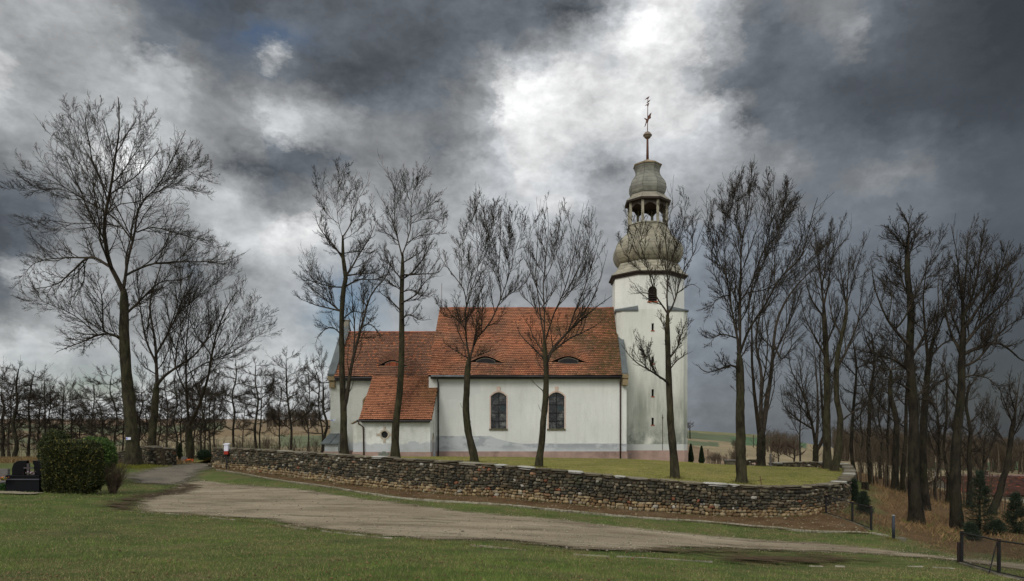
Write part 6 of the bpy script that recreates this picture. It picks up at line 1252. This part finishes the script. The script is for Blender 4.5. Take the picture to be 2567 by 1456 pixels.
for u, v, D, h, lab in [(1731,1158,59.5,1.62,'small pointed thuja standing closest to the tower'),(1758,1160,60,1.5,'small pointed thuja, second one right of the tower')]:
    blob_plant('thuja', lab, 'conifer', at_ground(u,v,D), (.25,.25,h/2), 7500, .07, g(30,44,24), g(56,72,36), cone=True, group='pointed thujas on the lawn edge')
blob_plant('grave_plant', 'small green plant at the left border of the graves', 'plant', at_ground(10,1222,28.3), (.2,.2,.14), 1500, .06, g(60,92,44), g(96,132,60))
# bare shrub right of the hedge
c = at_ground(283,1216,29.6); root = thing('bare_shrub', c, 'dense leafless brown shrub between the clipped hedge and the gravel path', 'shrub')
n = 48; a = RNG.uniform(0,6.28,n); tl_ = RNG.uniform(.05,.5,n); D_ = np.stack([np.sin(tl_)*np.cos(a), np.sin(tl_)*np.sin(a), np.cos(tl_)],1); L_ = RNG.uniform(.9,1.45,n)
P0 = np.stack([np.array(c)+np.array([0,0,-.05])+D_*(L_*t)[:,None]+np.stack([.08*np.cos(a),.08*np.sin(a),0*a],1) for t in np.linspace(0,1,6)],1); P0[:,:,:2] += np.cumsum(RNG.normal(0,.012,(n,6,2)),1); R0 = .011*np.linspace(1,.4,6)[None]*np.ones((n,1))
acc = Acc(); V, Q = tubes(P0, R0, 5); acc.add(V, Q); P1, R1, L1 = children(P0, R0, L_, 9, .25, 1, .5, .32, 4, .1, .15, .0035, .7); V, Q = tubes(P1, R1, 3); acc.add(V, Q)
P2, R2, L2 = children(P1, R1, L1, 5, .2, 1, .5, .6, 3, .1, .12, .003, .7); V, Q = tubes(P2, R2, 3); acc.add(V, Q); V, Q = acc.get()
raw_mesh('branches', V, Q, mat=bark('shrub_bark', (84,70,58), (120,102,84), (94,80,64), .3), parent=root)
# spruces
def spruce(label, c, h, w, seed, skirt=.05):
    global RNG; RNG = np.random.default_rng(seed); root = thing('spruce', c, label, 'conifer', 'young spruces by the right border')
    mb = MB(); mb.tube([(c[0],c[1],c[2]-.1),(c[0],c[1],c[2]+h*.5),(c[0]+.01,c[1],c[2]+h)], [h*.02,h*.012,h*.003], 8); mb.build('trunk', bark_b, root, smooth=True)
    Z0 = np.concatenate([np.repeat(skirt+(.97-skirt)*np.linspace(0,1,16)[:15]**1.05, 7), RNG.uniform(skirt,.9,24)]); n = len(Z0); a = RNG.uniform(0,6.283,n); L_ = w/2*(1-Z0)**.85*RNG.uniform(.65,1.12,n)*np.minimum(1,.55+Z0*3)+.05
    el = .1+.75*Z0; D_ = np.stack([np.cos(a)*np.cos(el), np.sin(a)*np.cos(el), np.sin(el)*.9-.12],1); K = 6; P_ = []
    for t in np.linspace(0,1,K): q = np.array([c[0],c[1],0])+D_*(L_*t)[:,None]; q[:,2] += c[2]+Z0*h - .10*L_*math.sin(t*3.0)*1.2+.12*L_*t*t; P_.append(q)
    P_ = np.stack(P_,1); R_ = .012*np.linspace(1,.3,K)[None]*np.ones((n,1)); acc = Acc(); V, Q = tubes(P_, R_, 4); acc.add(V, Q)
    P1, R1, L1 = children(P_, R_, L_, 9, .2, .98, .85, .42, 4, -.03, .08, .004, .6); V, Q = tubes(P1, R1, 3); acc.add(V, Q); V, Q = acc.get(); raw_mesh('branches', V, Q, mat=bark_b, parent=root)
    AP = np.concatenate([P_[:,[1,2,3,4,5]].reshape(-1,3), P1.reshape(-1,3)]); AT = np.concatenate([np.gradient(P_,axis=1)[:,[1,2,3,4,5]].reshape(-1,3), np.gradient(P1,axis=1).reshape(-1,3)]); AT /= np.linalg.norm(AT,axis=1,keepdims=True)+1e-9
    rep = 4; AP = np.repeat(AP, rep, 0)+np.repeat(AT, rep, 0)*RNG.uniform(-.08,.08,(len(AP)*rep,1)); AT = np.repeat(AT, rep, 0); leaves('needles', AP, AT, .065, col_var(len(AP), g(36,48,32), g(62,76,48), .12), root, .16, .55)
spruce('taller young spruce beside the fence, left of the farmhouse wall', at_ground(2455,1335,28.2), 2.7, 1.75, 21); spruce('young spruce right of the taller one, in front of the farmhouse wall', at_ground(2546,1330,28.4), 1.75, 1.4, 22)
spruce('very low bushy spruce between the two taller spruces', at_ground(2497,1338,28), .5, .9, 23); spruce('small dark spruce growing behind the fence by the wall bend', at_ground(2165,1278,31), 1.0, .8, 24); spruce('slim spruce sapling close against the wall bend outside', at_ground(2140,1255,33.5), 1.2, .55, 25)
spruce('low dark spruce right behind the first post of the near fence', at_ground(2432,1352,26.5), .6, .7, 26)
RNG = np.random.default_rng(5)
# ------------------------------------------------------------------ small things
blackpost = simple('black_paint', (20,20,22), .5, .3, 8, spec=.4, dirt=(48,34,26)); capm = simple('post_cap', (120,96,66), .8, .2); wirem = simple('wire', (44,42,40), .6, .2, metal=.3); footm = simple('footing', (96,92,76), .95, .3, 4, bump=.6, dirt=(58,60,40))
def fence(label, posts, hgt, mesh_gap=.07):
    """posts: world points of the post feet; heights list"""
    root = thing('mesh_fence', posts[0], label, 'fence'); f = MB(); n = len(posts)
    for i, (p, h) in enumerate(zip(posts, hgt)):
        m_ = MB(); m_.box(p[0]-.035,p[0]+.035,p[1]-.035,p[1]+.035,p[2]-.2,p[2]+h); po = m_.build('post', blackpost, root, bevel=.006); c_ = MB(); c_.box(p[0]-.04,p[0]+.04,p[1]-.04,p[1]+.04,p[2]+h+.001,p[2]+h+.02); c_.build('cap', capm, po)
    for i in range(n-1):
        a, b = np.array(posts[i]), np.array(posts[i+1]); ha, hb_ = hgt[i]-.05, hgt[i+1]-.05; d_ = (b-a); L_ = np.linalg.norm(d_[:2]); dn = d_/L_
        r = MB(); r.tube([a+[0,0,ha],b+[0,0,hb_]], .022, 8); r.tube([a+[0,0,.07],b+[0,0,.07]], .015, 6); r.build('rail', blackpost, root)
        ft = MB(); nn = np.array([-dn[1],dn[0],0])*.08; ft.add([a-nn+[0,0,-.3],b-nn+[0,0,-.3],b+nn+[0,0,-.3],a+nn+[0,0,-.3],a-nn+[0,0,.05],b-nn+[0,0,.05],b+nn+[0,0,.05],a+nn+[0,0,.05]], [(0,3,2,1),(4,5,6,7),(0,1,5,4),(1,2,6,5),(2,3,7,6),(3,0,4,7)]); ft.build('footing', footm, root, bevel=.015)
        Ps = []; H_ = min(ha, hb_)-.07; ns = int((L_+H_)/mesh_gap)
        for k in range(ns):
            for sg in (1,-1):
                s0 = k*mesh_gap-H_ if sg == 1 else k*mesh_gap; pts = []
                t0_ = max(0, -s0/H_) if sg == 1 else max(0, (s0-L_)/H_); t1_ = min(1, (L_-s0)/H_) if sg == 1 else min(1, s0/H_)
                if t1_-t0_ < .02: continue
                for t in (t0_, t1_):
                    s = s0+sg*H_*t; q = a+d_*(s/L_); q = q+[0,0,.07+H_*t+(ha-H_-.07)*(1-s/L_)*t+(hb_-H_-.07)*(s/L_)*t]; pts.append(q)
                Ps.append(pts)
        Ps = np.array(Ps); V, Q = tubes(Ps, np.full(Ps.shape[:2], .0022), 3); raw_mesh('wire_mesh', V, Q, mat=wirem, parent=root)
    return root
fence('short black wire mesh fence joining the wall bend to the road side', [at_ground(2070,1288,29.4), at_ground(2136,1306,28.0), at_ground(2183,1328,26.6)], [.85,.86,.95], .06)
nf = fence('black wire mesh fence with rail at the lower right corner by the road', [at_ground(2410,1406,20.3), at_ground(2503,1434,18.2), at_ground(2610,1470,16.3)], [.98,.96,.95], .055)
p = at_ground(2403,1407,20.45); mb = MB(); mb.box(p[0]-.045,p[0]+.02,p[1]-.03,p[1]+.03,p[2]-.1,p[2]+.62); mb.build('short_post', simple('rusty_post', (44,32,28), .8, .3), nf)
p = at_ground(2503,1434,18.15); mb = MB(); mb.tube([(p[0]-.27,p[1]+.02,p[2]-.05),(p[0]-.05,p[1],p[2]+.88)], .016, 6); mb.build('stay', blackpost, nf)
p = at_ground(2239,1352,24.4); b_ = thing('bollard', p, 'lone grey blue metal post on a stone foot where the kerb ends', 'post'); mb = MB(); mb.tube([(p[0],p[1],p[2]),(p[0],p[1],p[2]+.86)], .05, 14); mb.build('shaft', simple('grey_blue_paint', (44,50,56), .6, .2, 6), b_, smooth=True)
mb = MB(); mb.lathe(p, [(.056,.86),(.06,.87),(.055,.89),(.01,.9)], 14); mb.build('cap', simple('grey_cap', (120,120,116), .6, .2), b_); mb = MB(); mb.box(p[0]+.02,p[0]+.4,p[1]-.14,p[1]+.12,p[2]-.1,p[2]+.09); mb.box(p[0]-.1,p[0]+.015,p[1]-.1,p[1]+.1,p[2]-.1,p[2]+.03); mb.build('foot', footm, b_, bevel=.02)
# red and white box on a post at the gateway
p = at_ground(568,1173,41.2); b_ = thing('donation_post', p, 'narrow post with a white and red box before the wall end at the gateway', 'post box'); mb = MB(); mb.box(p[0]-.03,p[0]+.03,p[1]-.03,p[1]+.03,p[2]-.1,p[2]+.98); mb.build('post', blackpost, b_)
white = simple('white_paint', (206,206,214), .5, .06, 4); mb = MB(); mb.box(p[0]-.12,p[0]+.12,p[1]-.1,p[1]+.1,p[2]+1.13,p[2]+1.5); mb.build('white_box', white, b_, bevel=.01); mb = MB(); mb.box(p[0]-.12,p[0]+.12,p[1]-.1,p[1]+.1,p[2]+.93,p[2]+1.128); mb.build('red_base', simple('red_paint', (150,44,26), .5, .12, 4), b_, bevel=.01)
mb = MB(); mb.prism([(p[0]-.16,p[1]-.14,p[2]+1.502),(p[0]+.16,p[1]-.14,p[2]+1.502),(p[0]+.16,p[1]+.14,p[2]+1.55),(p[0]-.16,p[1]+.14,p[2]+1.55)], (0,0,.05)); mb.build('lid', white, b_, bevel=.01)
# white plate nailed to the big trunk
q = W(322,1099,40.72); mb = MB(); mb.box(q[0]-.14,q[0]+.14,q[1]-.02,q[1]+.0,q[2]-.075,q[2]+.075); o = mb.build('tree_plate', white, None); tag(o, 'small white plate nailed to the trunk of the biggest tree', 'sign')
# parts of the plate are authored in world space
mb = MB(); mb.box(q[0]-.12,q[0]-.05,q[1]-.026,q[1]-.021,q[2]-.05,q[2]+.05); mb.build('blue_mark', simple('blue_print', (90,96,180), .5, .1), o)
# black double gravestone
p = at_ground(54,1229,28.1); gb = simple('black_granite', (7,7,8), .45, .4, 30, spec=.12); G_ = thing('gravestone', p, 'black polished double gravestone with two curved halves and a grey cross between', 'gravestone'); s = 28.1/F; Z_ = p[2]; X0 = p[0]; Yg = p[1]
def gx(u): return (u-CU)*s
def gz(v): return Z_ + (1229-v)*s
pts = [(20,1187),(52,1187),(51,1172),(54,1166),(57,1163),(57,1151),(40,1151),(31,1153),(24,1159),(20,1170)]
mb = MB(); mb.prism([(gx(u),Yg+.2,gz(v)) for u, v in pts], (0,.16,0)); mb.build('left_slab', gb, G_, bevel=.01)
pts = [(76,1187),(94,1187),(94,1163),(92,1156),(86,1151),(72,1151),(72,1157),(76,1164)]; mb = MB(); mb.prism([(gx(u),Yg+.2,gz(v)) for u, v in pts], (0,.16,0)); mb.build('right_slab', gb, G_, bevel=.01)
mb = MB(); mb.box(gx(12),gx(98),Yg+.02,Yg+.5,gz(1196),gz(1187)); mb.build('top_base', gb, G_, bevel=.01); mb = MB(); mb.box(gx(6),gx(100),Yg-.06,Yg+.55,gz(1199),gz(1196)-.001); mb.build('ledge', simple('grey_granite', (62,62,68), .5, .2, 20), G_, bevel=.006); mb = MB(); mb.box(gx(14),gx(98),Yg+.0,Yg+.52,Z_-.2,gz(1199)-.001); mb.build('base', simple('dark_granite', (13,14,17), .6, .2, 20, spec=.12), G_, bevel=.006)
mb = MB(); mb.box(gx(60.5),gx(66.5),Yg+.14,Yg+.2,gz(1186.9),gz(1158)); mb.box(gx(52),gx(60.4),Yg+.15,Yg+.19,gz(1171),gz(1167.5)); mb.box(gx(66.6),gx(77),Yg+.15,Yg+.19,gz(1171),gz(1167.5)); mb.build('cross', simple('cross_metal', (66,60,60), .4, .2), G_)
gry = simple('grey_stone', (96,92,88), .9, .2, 5, bump=.4)
p2 = at_ground(80,1205,30.5); o = thing('gravestone', p2, 'plain grey gravestone partly hidden behind the black double gravestone', 'gravestone'); mb = MB(); mb.box(p2[0]-.55,p2[0]+.12,p2[1],p2[1]+.15,p2[2],p2[2]+.72); mb.build('slab', gry, o, bevel=.02)
p2 = at_ground(8,1208,31); o = thing('gravestone', p2, 'low grey gravestone cut by the left border', 'gravestone'); mb = MB(); mb.box(p2[0]-.5,p2[0]+.2,p2[1],p2[1]+.15,p2[2],p2[2]+.78); mb.build('slab', gry, o, bevel=.02); mb = MB(); mb.box(p2[0]-.7,p2[0]+.35,p2[1]-1.2,p2[1]-.02,p2[2]-.1,p2[2]+.22); mb.build('base', gry, o, bevel=.02)
def flowers(label, c, r, cols, n=90, size=.06, group=None):
    o = thing('flower_bunch', c, label, 'flowers', group); c = np.array(c); P_ = c+RNG.normal(0,1,(n,3))*np.array([r,r*.6,r*.35])+[0,0,r*.7]; d = RNG.normal(size=(n,3)); d[:,2] = abs(d[:,2])
    cc = np.array([cols[i % len(cols)] for i in range(n)])*RNG.uniform(.7,1.2,(n,1)); leaves('blossoms', P_, d/np.linalg.norm(d,axis=1,keepdims=True), size, cc, o, .9, .5)
    P_ = c+RNG.normal(0,1,(n,3))*np.array([r*.9,r*.5,r*.2])+[0,0,r*.35]; leaves('greenery', P_, d, size*1.2, col_var(n, g(46,72,34), g(80,110,50)), o, .4, .5)
flowers('orange and yellow flowers left of the black gravestone', (gx(14), Yg-.25, Z_+.5), .12, [g(220,110,60), g(190,170,60)], 80, .05); flowers('pink and violet flowers cut by the left border', (gx(1), Yg-.2, Z_+.5), .13, [g(190,140,180), g(150,90,140), g(150,190,200)], 90, .05)
flowers('dark red and white flowers at the foot of the grey cross', (gx(71), Yg+.1, gz(1186)), .09, [g(130,30,50), g(200,190,200)], 60, .04); flowers('green and white potted flowers on the black grave left of the cross', (gx(57), Yg+.3, gz(1186)), .1, [g(90,120,50), g(170,180,120)], 70, .045)
p = at_ground(30,1236,27.4); m = Mat('sand_patch', .95, .1); m.col(m.ramp(m.noise(9,5,.8), [(.3, srgb(104,94,74)), (.7, srgb(150,142,120))])); ragged(m, .35, 2, .1); o = sheet('sand_patch', np.array([[p[0]-1.2,p[1]-.5],[p[0]+1.1,p[1]-.45],[p[0]+1.2,p[1]+.3],[p[0]-1.2,p[1]+.5]]), m.m, .05, .15, .3)
# graves at the gateway
p = at_ground(440,1159,47.6); o = thing('boulder', p, 'rounded triangular tan boulder at the foot of the low wall by the gateway', 'boulder'); stones_mesh('rock', [([p[0],p[1],p[2]+.16],[.17,0,0],[0,.14,0],[.0,0,.22])], np.array([g(150,124,92)]), sm_.m, o, .12)
p = at_ground(460,1161,47.3); o = thing('gravestone', p, 'small rounded grey gravestone with a cross on top by the gateway', 'gravestone'); mb = MB(); pr = [(-.2,0),(.2,0),(.2,.24),(.15,.34),(.06,.4),(-.06,.4),(-.15,.34),(-.2,.24)]; mb.prism([(p[0]+a,p[1],p[2]-.03+b) for a, b in pr], (0,.14,0)); mb.build('slab', gry, o, bevel=.015)
mb = MB(); mb.box(p[0]-.035,p[0]+.035,p[1]+.03,p[1]+.09,p[2]+.37,p[2]+.78); mb.box(p[0]-.14,p[0]-.036,p[1]+.03,p[1]+.09,p[2]+.58,p[2]+.65); mb.box(p[0]+.036,p[0]+.14,p[1]+.03,p[1]+.09,p[2]+.58,p[2]+.65); mb.build('cross', simple('mossy_stone', (98,96,70), .9, .2, 6), o)
flowers('bright orange flowers beside the small grave at the gateway', at_ground(474,1161,47.1), .13, [g(226,92,30), g(236,120,40), g(190,60,20)], 170, .08)
# stone cross behind the wall, leaning iron cross, far grave, stone table
p = at_ground(962,1150,42); o = thing('stone_cross', (p[0],p[1],p[2]), 'short grey stone cross just behind the wall before the sacristy', 'cross'); mb = MB(); s_ = 42/F; zb = p[2]-.1; zt2 = W(0,1131,42)[2]; zm = W(0,1138,42)[2]
mb.box(p[0]-.1,p[0]+.1,p[1]-.06,p[1]+.06,zb,zt2); mb.box(p[0]-.33,p[0]-.101,p[1]-.055,p[1]+.055,zm-.1,zm+.1); mb.box(p[0]+.101,p[0]+.33,p[1]-.055,p[1]+.055,zm-.1,zm+.1); mb.build('cross_body', simple('grey_cross_stone', (104,108,98), .9, .2, 5, bump=.5), o, bevel=.015)
p = at_ground(1907,1214,30.2); o = thing('iron_cross', p, 'small rusty iron cross leaning on the lawn near the right part of the wall', 'cross'); mb = MB(); x, y, z = p; mb.tube([(x+.03,y,z-.05),(x-.04,y,z+.44)], .017, 6); mb.tube([(x-.155,y-.01,z+.235),(x+.145,y-.01,z+.31)], .015, 6); mb.build('cross_body', rust, o)
p = at_ground(1904,1171,50.5); o = thing('grave_slab', p, 'low flat grave slab with a few flowers at the foot of the three joined trunks', 'grave'); mb = MB(); mb.box(p[0]-.7,p[0]+.95,p[1]-.3,p[1]+.5,p[2]-.1,p[2]+.08); mb.build('slab', gry, o, bevel=.02); mb = MB(); mb.box(p[0]+.78,p[0]+.9,p[1]+.1,p[1]+.22,p[2]+.08,p[2]+.95); mb.build('marker', gry, o, bevel=.01)
flowers('few white and pink flowers on the low grave slab', (p[0]-.3,p[1],p[2]+.06), .13, [g(214,190,190), g(220,214,180), g(200,120,110)], 70, .07)
p = at_ground(1830,1173,56); o = thing('stone_table', p, 'low rough stone block wider at the top on the far lawn edge', 'stone'); mb = MB(); mb.prism([(p[0]-.3,p[1],p[2]-.1),(p[0]+.3,p[1],p[2]-.1),(p[0]+.42,p[1],p[2]+.48),(p[0]-.42,p[1],p[2]+.48)], (0,.4,0)); mb.build('block', sm_.m, o, bevel=.03)
o.children[0].data.attributes['Col'].data.foreach_set('color', np.tile([*g(84,80,66),1], len(o.children[0].data.polygons)).astype(np.float32)); mb = MB(); mb.box(p[0]-.5,p[0]+.5,p[1]-.08,p[1]+.45,p[2]+.482,p[2]+.58); mb.build('top_slab', gry, o, bevel=.02)
# striped marker post in the valley
p = at_ground(2343,1262,60); o = thing('marker_post', p, 'thin white post with dark marks standing low between the bank trees', 'post'); mb = MB()
for k in range(8): mb.tube([(p[0],p[1],p[2]+k*.22),(p[0],p[1],p[2]+k*.22+.2)], .045, 8)
mb.build('shaft', simple('birch_white', (170,168,160), .8, .2), o)
# wire pole on the hillside
for u, v, D, h, lab in [(1774,1125,180,3.6,'thin pole on the green hillside right of the tower'),(1888,1098,380,7,'thin pole near the hill crest')]:
    p = at_ground(u, v, D); o = thing('pole', p, lab, 'pole'); mb = MB(); mb.tube([p,(p[0],p[1],p[2]+h)], .09 if D < 200 else .2, 6); mb.tube([(p[0]-.3,p[1],p[2]+h*.93),(p[0]+.3,p[1],p[2]+h*.93)], .05, 5); mb.build('shaft', boards, o)
# tree stump on the bank
p = at_ground(2168,1222,37.5); o = thing('tree_stump', p, 'dark cut stump on the bank just right of the wall bend', 'stump'); mb = MB(); mb.lathe(p, [(.26,-.1),(.2,.12),(.18,.42),(.17,.44),(.01,.43)], 12); mb.build('stump', bark_b, o)
# ------------------------------------------------------------------ farmhouse in the valley
hx, hy = W(2418,0,76)[0], 76.0; hz = float(z_ground(hx+8, hy)); H_ = thing('farmhouse', (hx, hy, hz), 'long low farmhouse with grey wall and patchy red roof behind the spruces', 'house'); zt3 = W(0,1238,76)[2]; zr = W(0,1196,80)[2]
hw_ = plaster('farm_plaster', (158,154,142), None, .4); L3 = 24; mb = MB(); wall_h = [[(hx+4.5,hz+.1),(hx+5.3,hz+.1),(hx+5.3,zt3-.75),(hx+4.5,zt3-.75)],[(hx+7.4,zt3-1.1),(hx+8.3,zt3-1.1),(hx+8.3,zt3-.25),(hx+7.4,zt3-.25)]]
wall_holes(mb, [(hx,hz-1.5),(hx+L3,hz-1.5),(hx+L3,zt3),(hx,zt3)], wall_h, hy, .25); mb.add([(hx,hy,hz-1.5),(hx,hy,zt3),(hx,hy+4.5,zr-.1),(hx,hy+9,zt3),(hx,hy+9,hz-1.5)], [(0,1,2,3,4)]); mb.build('wall', hw_, H_)
mb = MB(); mb.add([(x,hy+.2,z) for x, z in wall_h[0]], [(0,1,2,3)]); mb.build('door', simple('red_door', (120,66,44), .7, .2), H_); mb = MB(); mb.add([(x,hy+.2,z) for x, z in wall_h[1]], [(0,1,2,3)]); mb.build('window', simple('farm_window', (60,34,34), .4, .2), H_)
def farm_col(x, s): r = random.random(); c = g(92,58,46) if r > .2 else (g(144,78,52) if r > .1 else g(70,52,44)); return c*random.uniform(.7,1.2)*(1+.3*f2(x,s,.4,1))
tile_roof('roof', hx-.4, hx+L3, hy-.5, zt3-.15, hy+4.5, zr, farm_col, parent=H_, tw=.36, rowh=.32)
mb = MB(); mb.prism([(hx-.38,hy-.45,zt3-.2),(hx+L3,hy-.45,zt3-.2),(hx+L3,hy+4.5,zr-.06),(hx-.38,hy+4.5,zr-.06)], (0,.04,-.06)); mb.prism([(hx-.38,hy+9.4,zt3-.2),(hx+L3,hy+9.4,zt3-.2),(hx+L3,hy+4.52,zr-.06),(hx-.38,hy+4.52,zr-.06)], (0,-.04,-.06)); mb.build('roof_boarding', boards, H_)
bx_, by_ = W(2425,0,96)[0], 96.0; bz = float(z_ground(bx_+4, by_)); B2 = thing('barn', (bx_,by_,bz), 'brown roofed barn mostly hidden behind the farmhouse roof', 'barn'); z1_, z2_ = W(0,1206,96)[2], W(0,1189,99)[2]
mb = MB(); mb.box(bx_, bx_+11, by_, by_+6, bz-2, z1_); mb.build('wall', hw_, B2); mb = MB(); mb.prism([(bx_-.3,by_-.3,z1_),(bx_-.3,by_+3,z2_),(bx_-.3,by_+6.3,z1_)], (11.6,0,0)); mb.build('roof', simple('barn_roof', (104,82,72), .9, .3, 1.5, bump=.4), B2); mb = MB(); mb.box(bx_+4,bx_+4.6,by_+2.6,by_+3.2,z2_-.4,z2_+.5); mb.build('chimney', simple('chimney_brick', (60,46,42), .9, .2), B2)
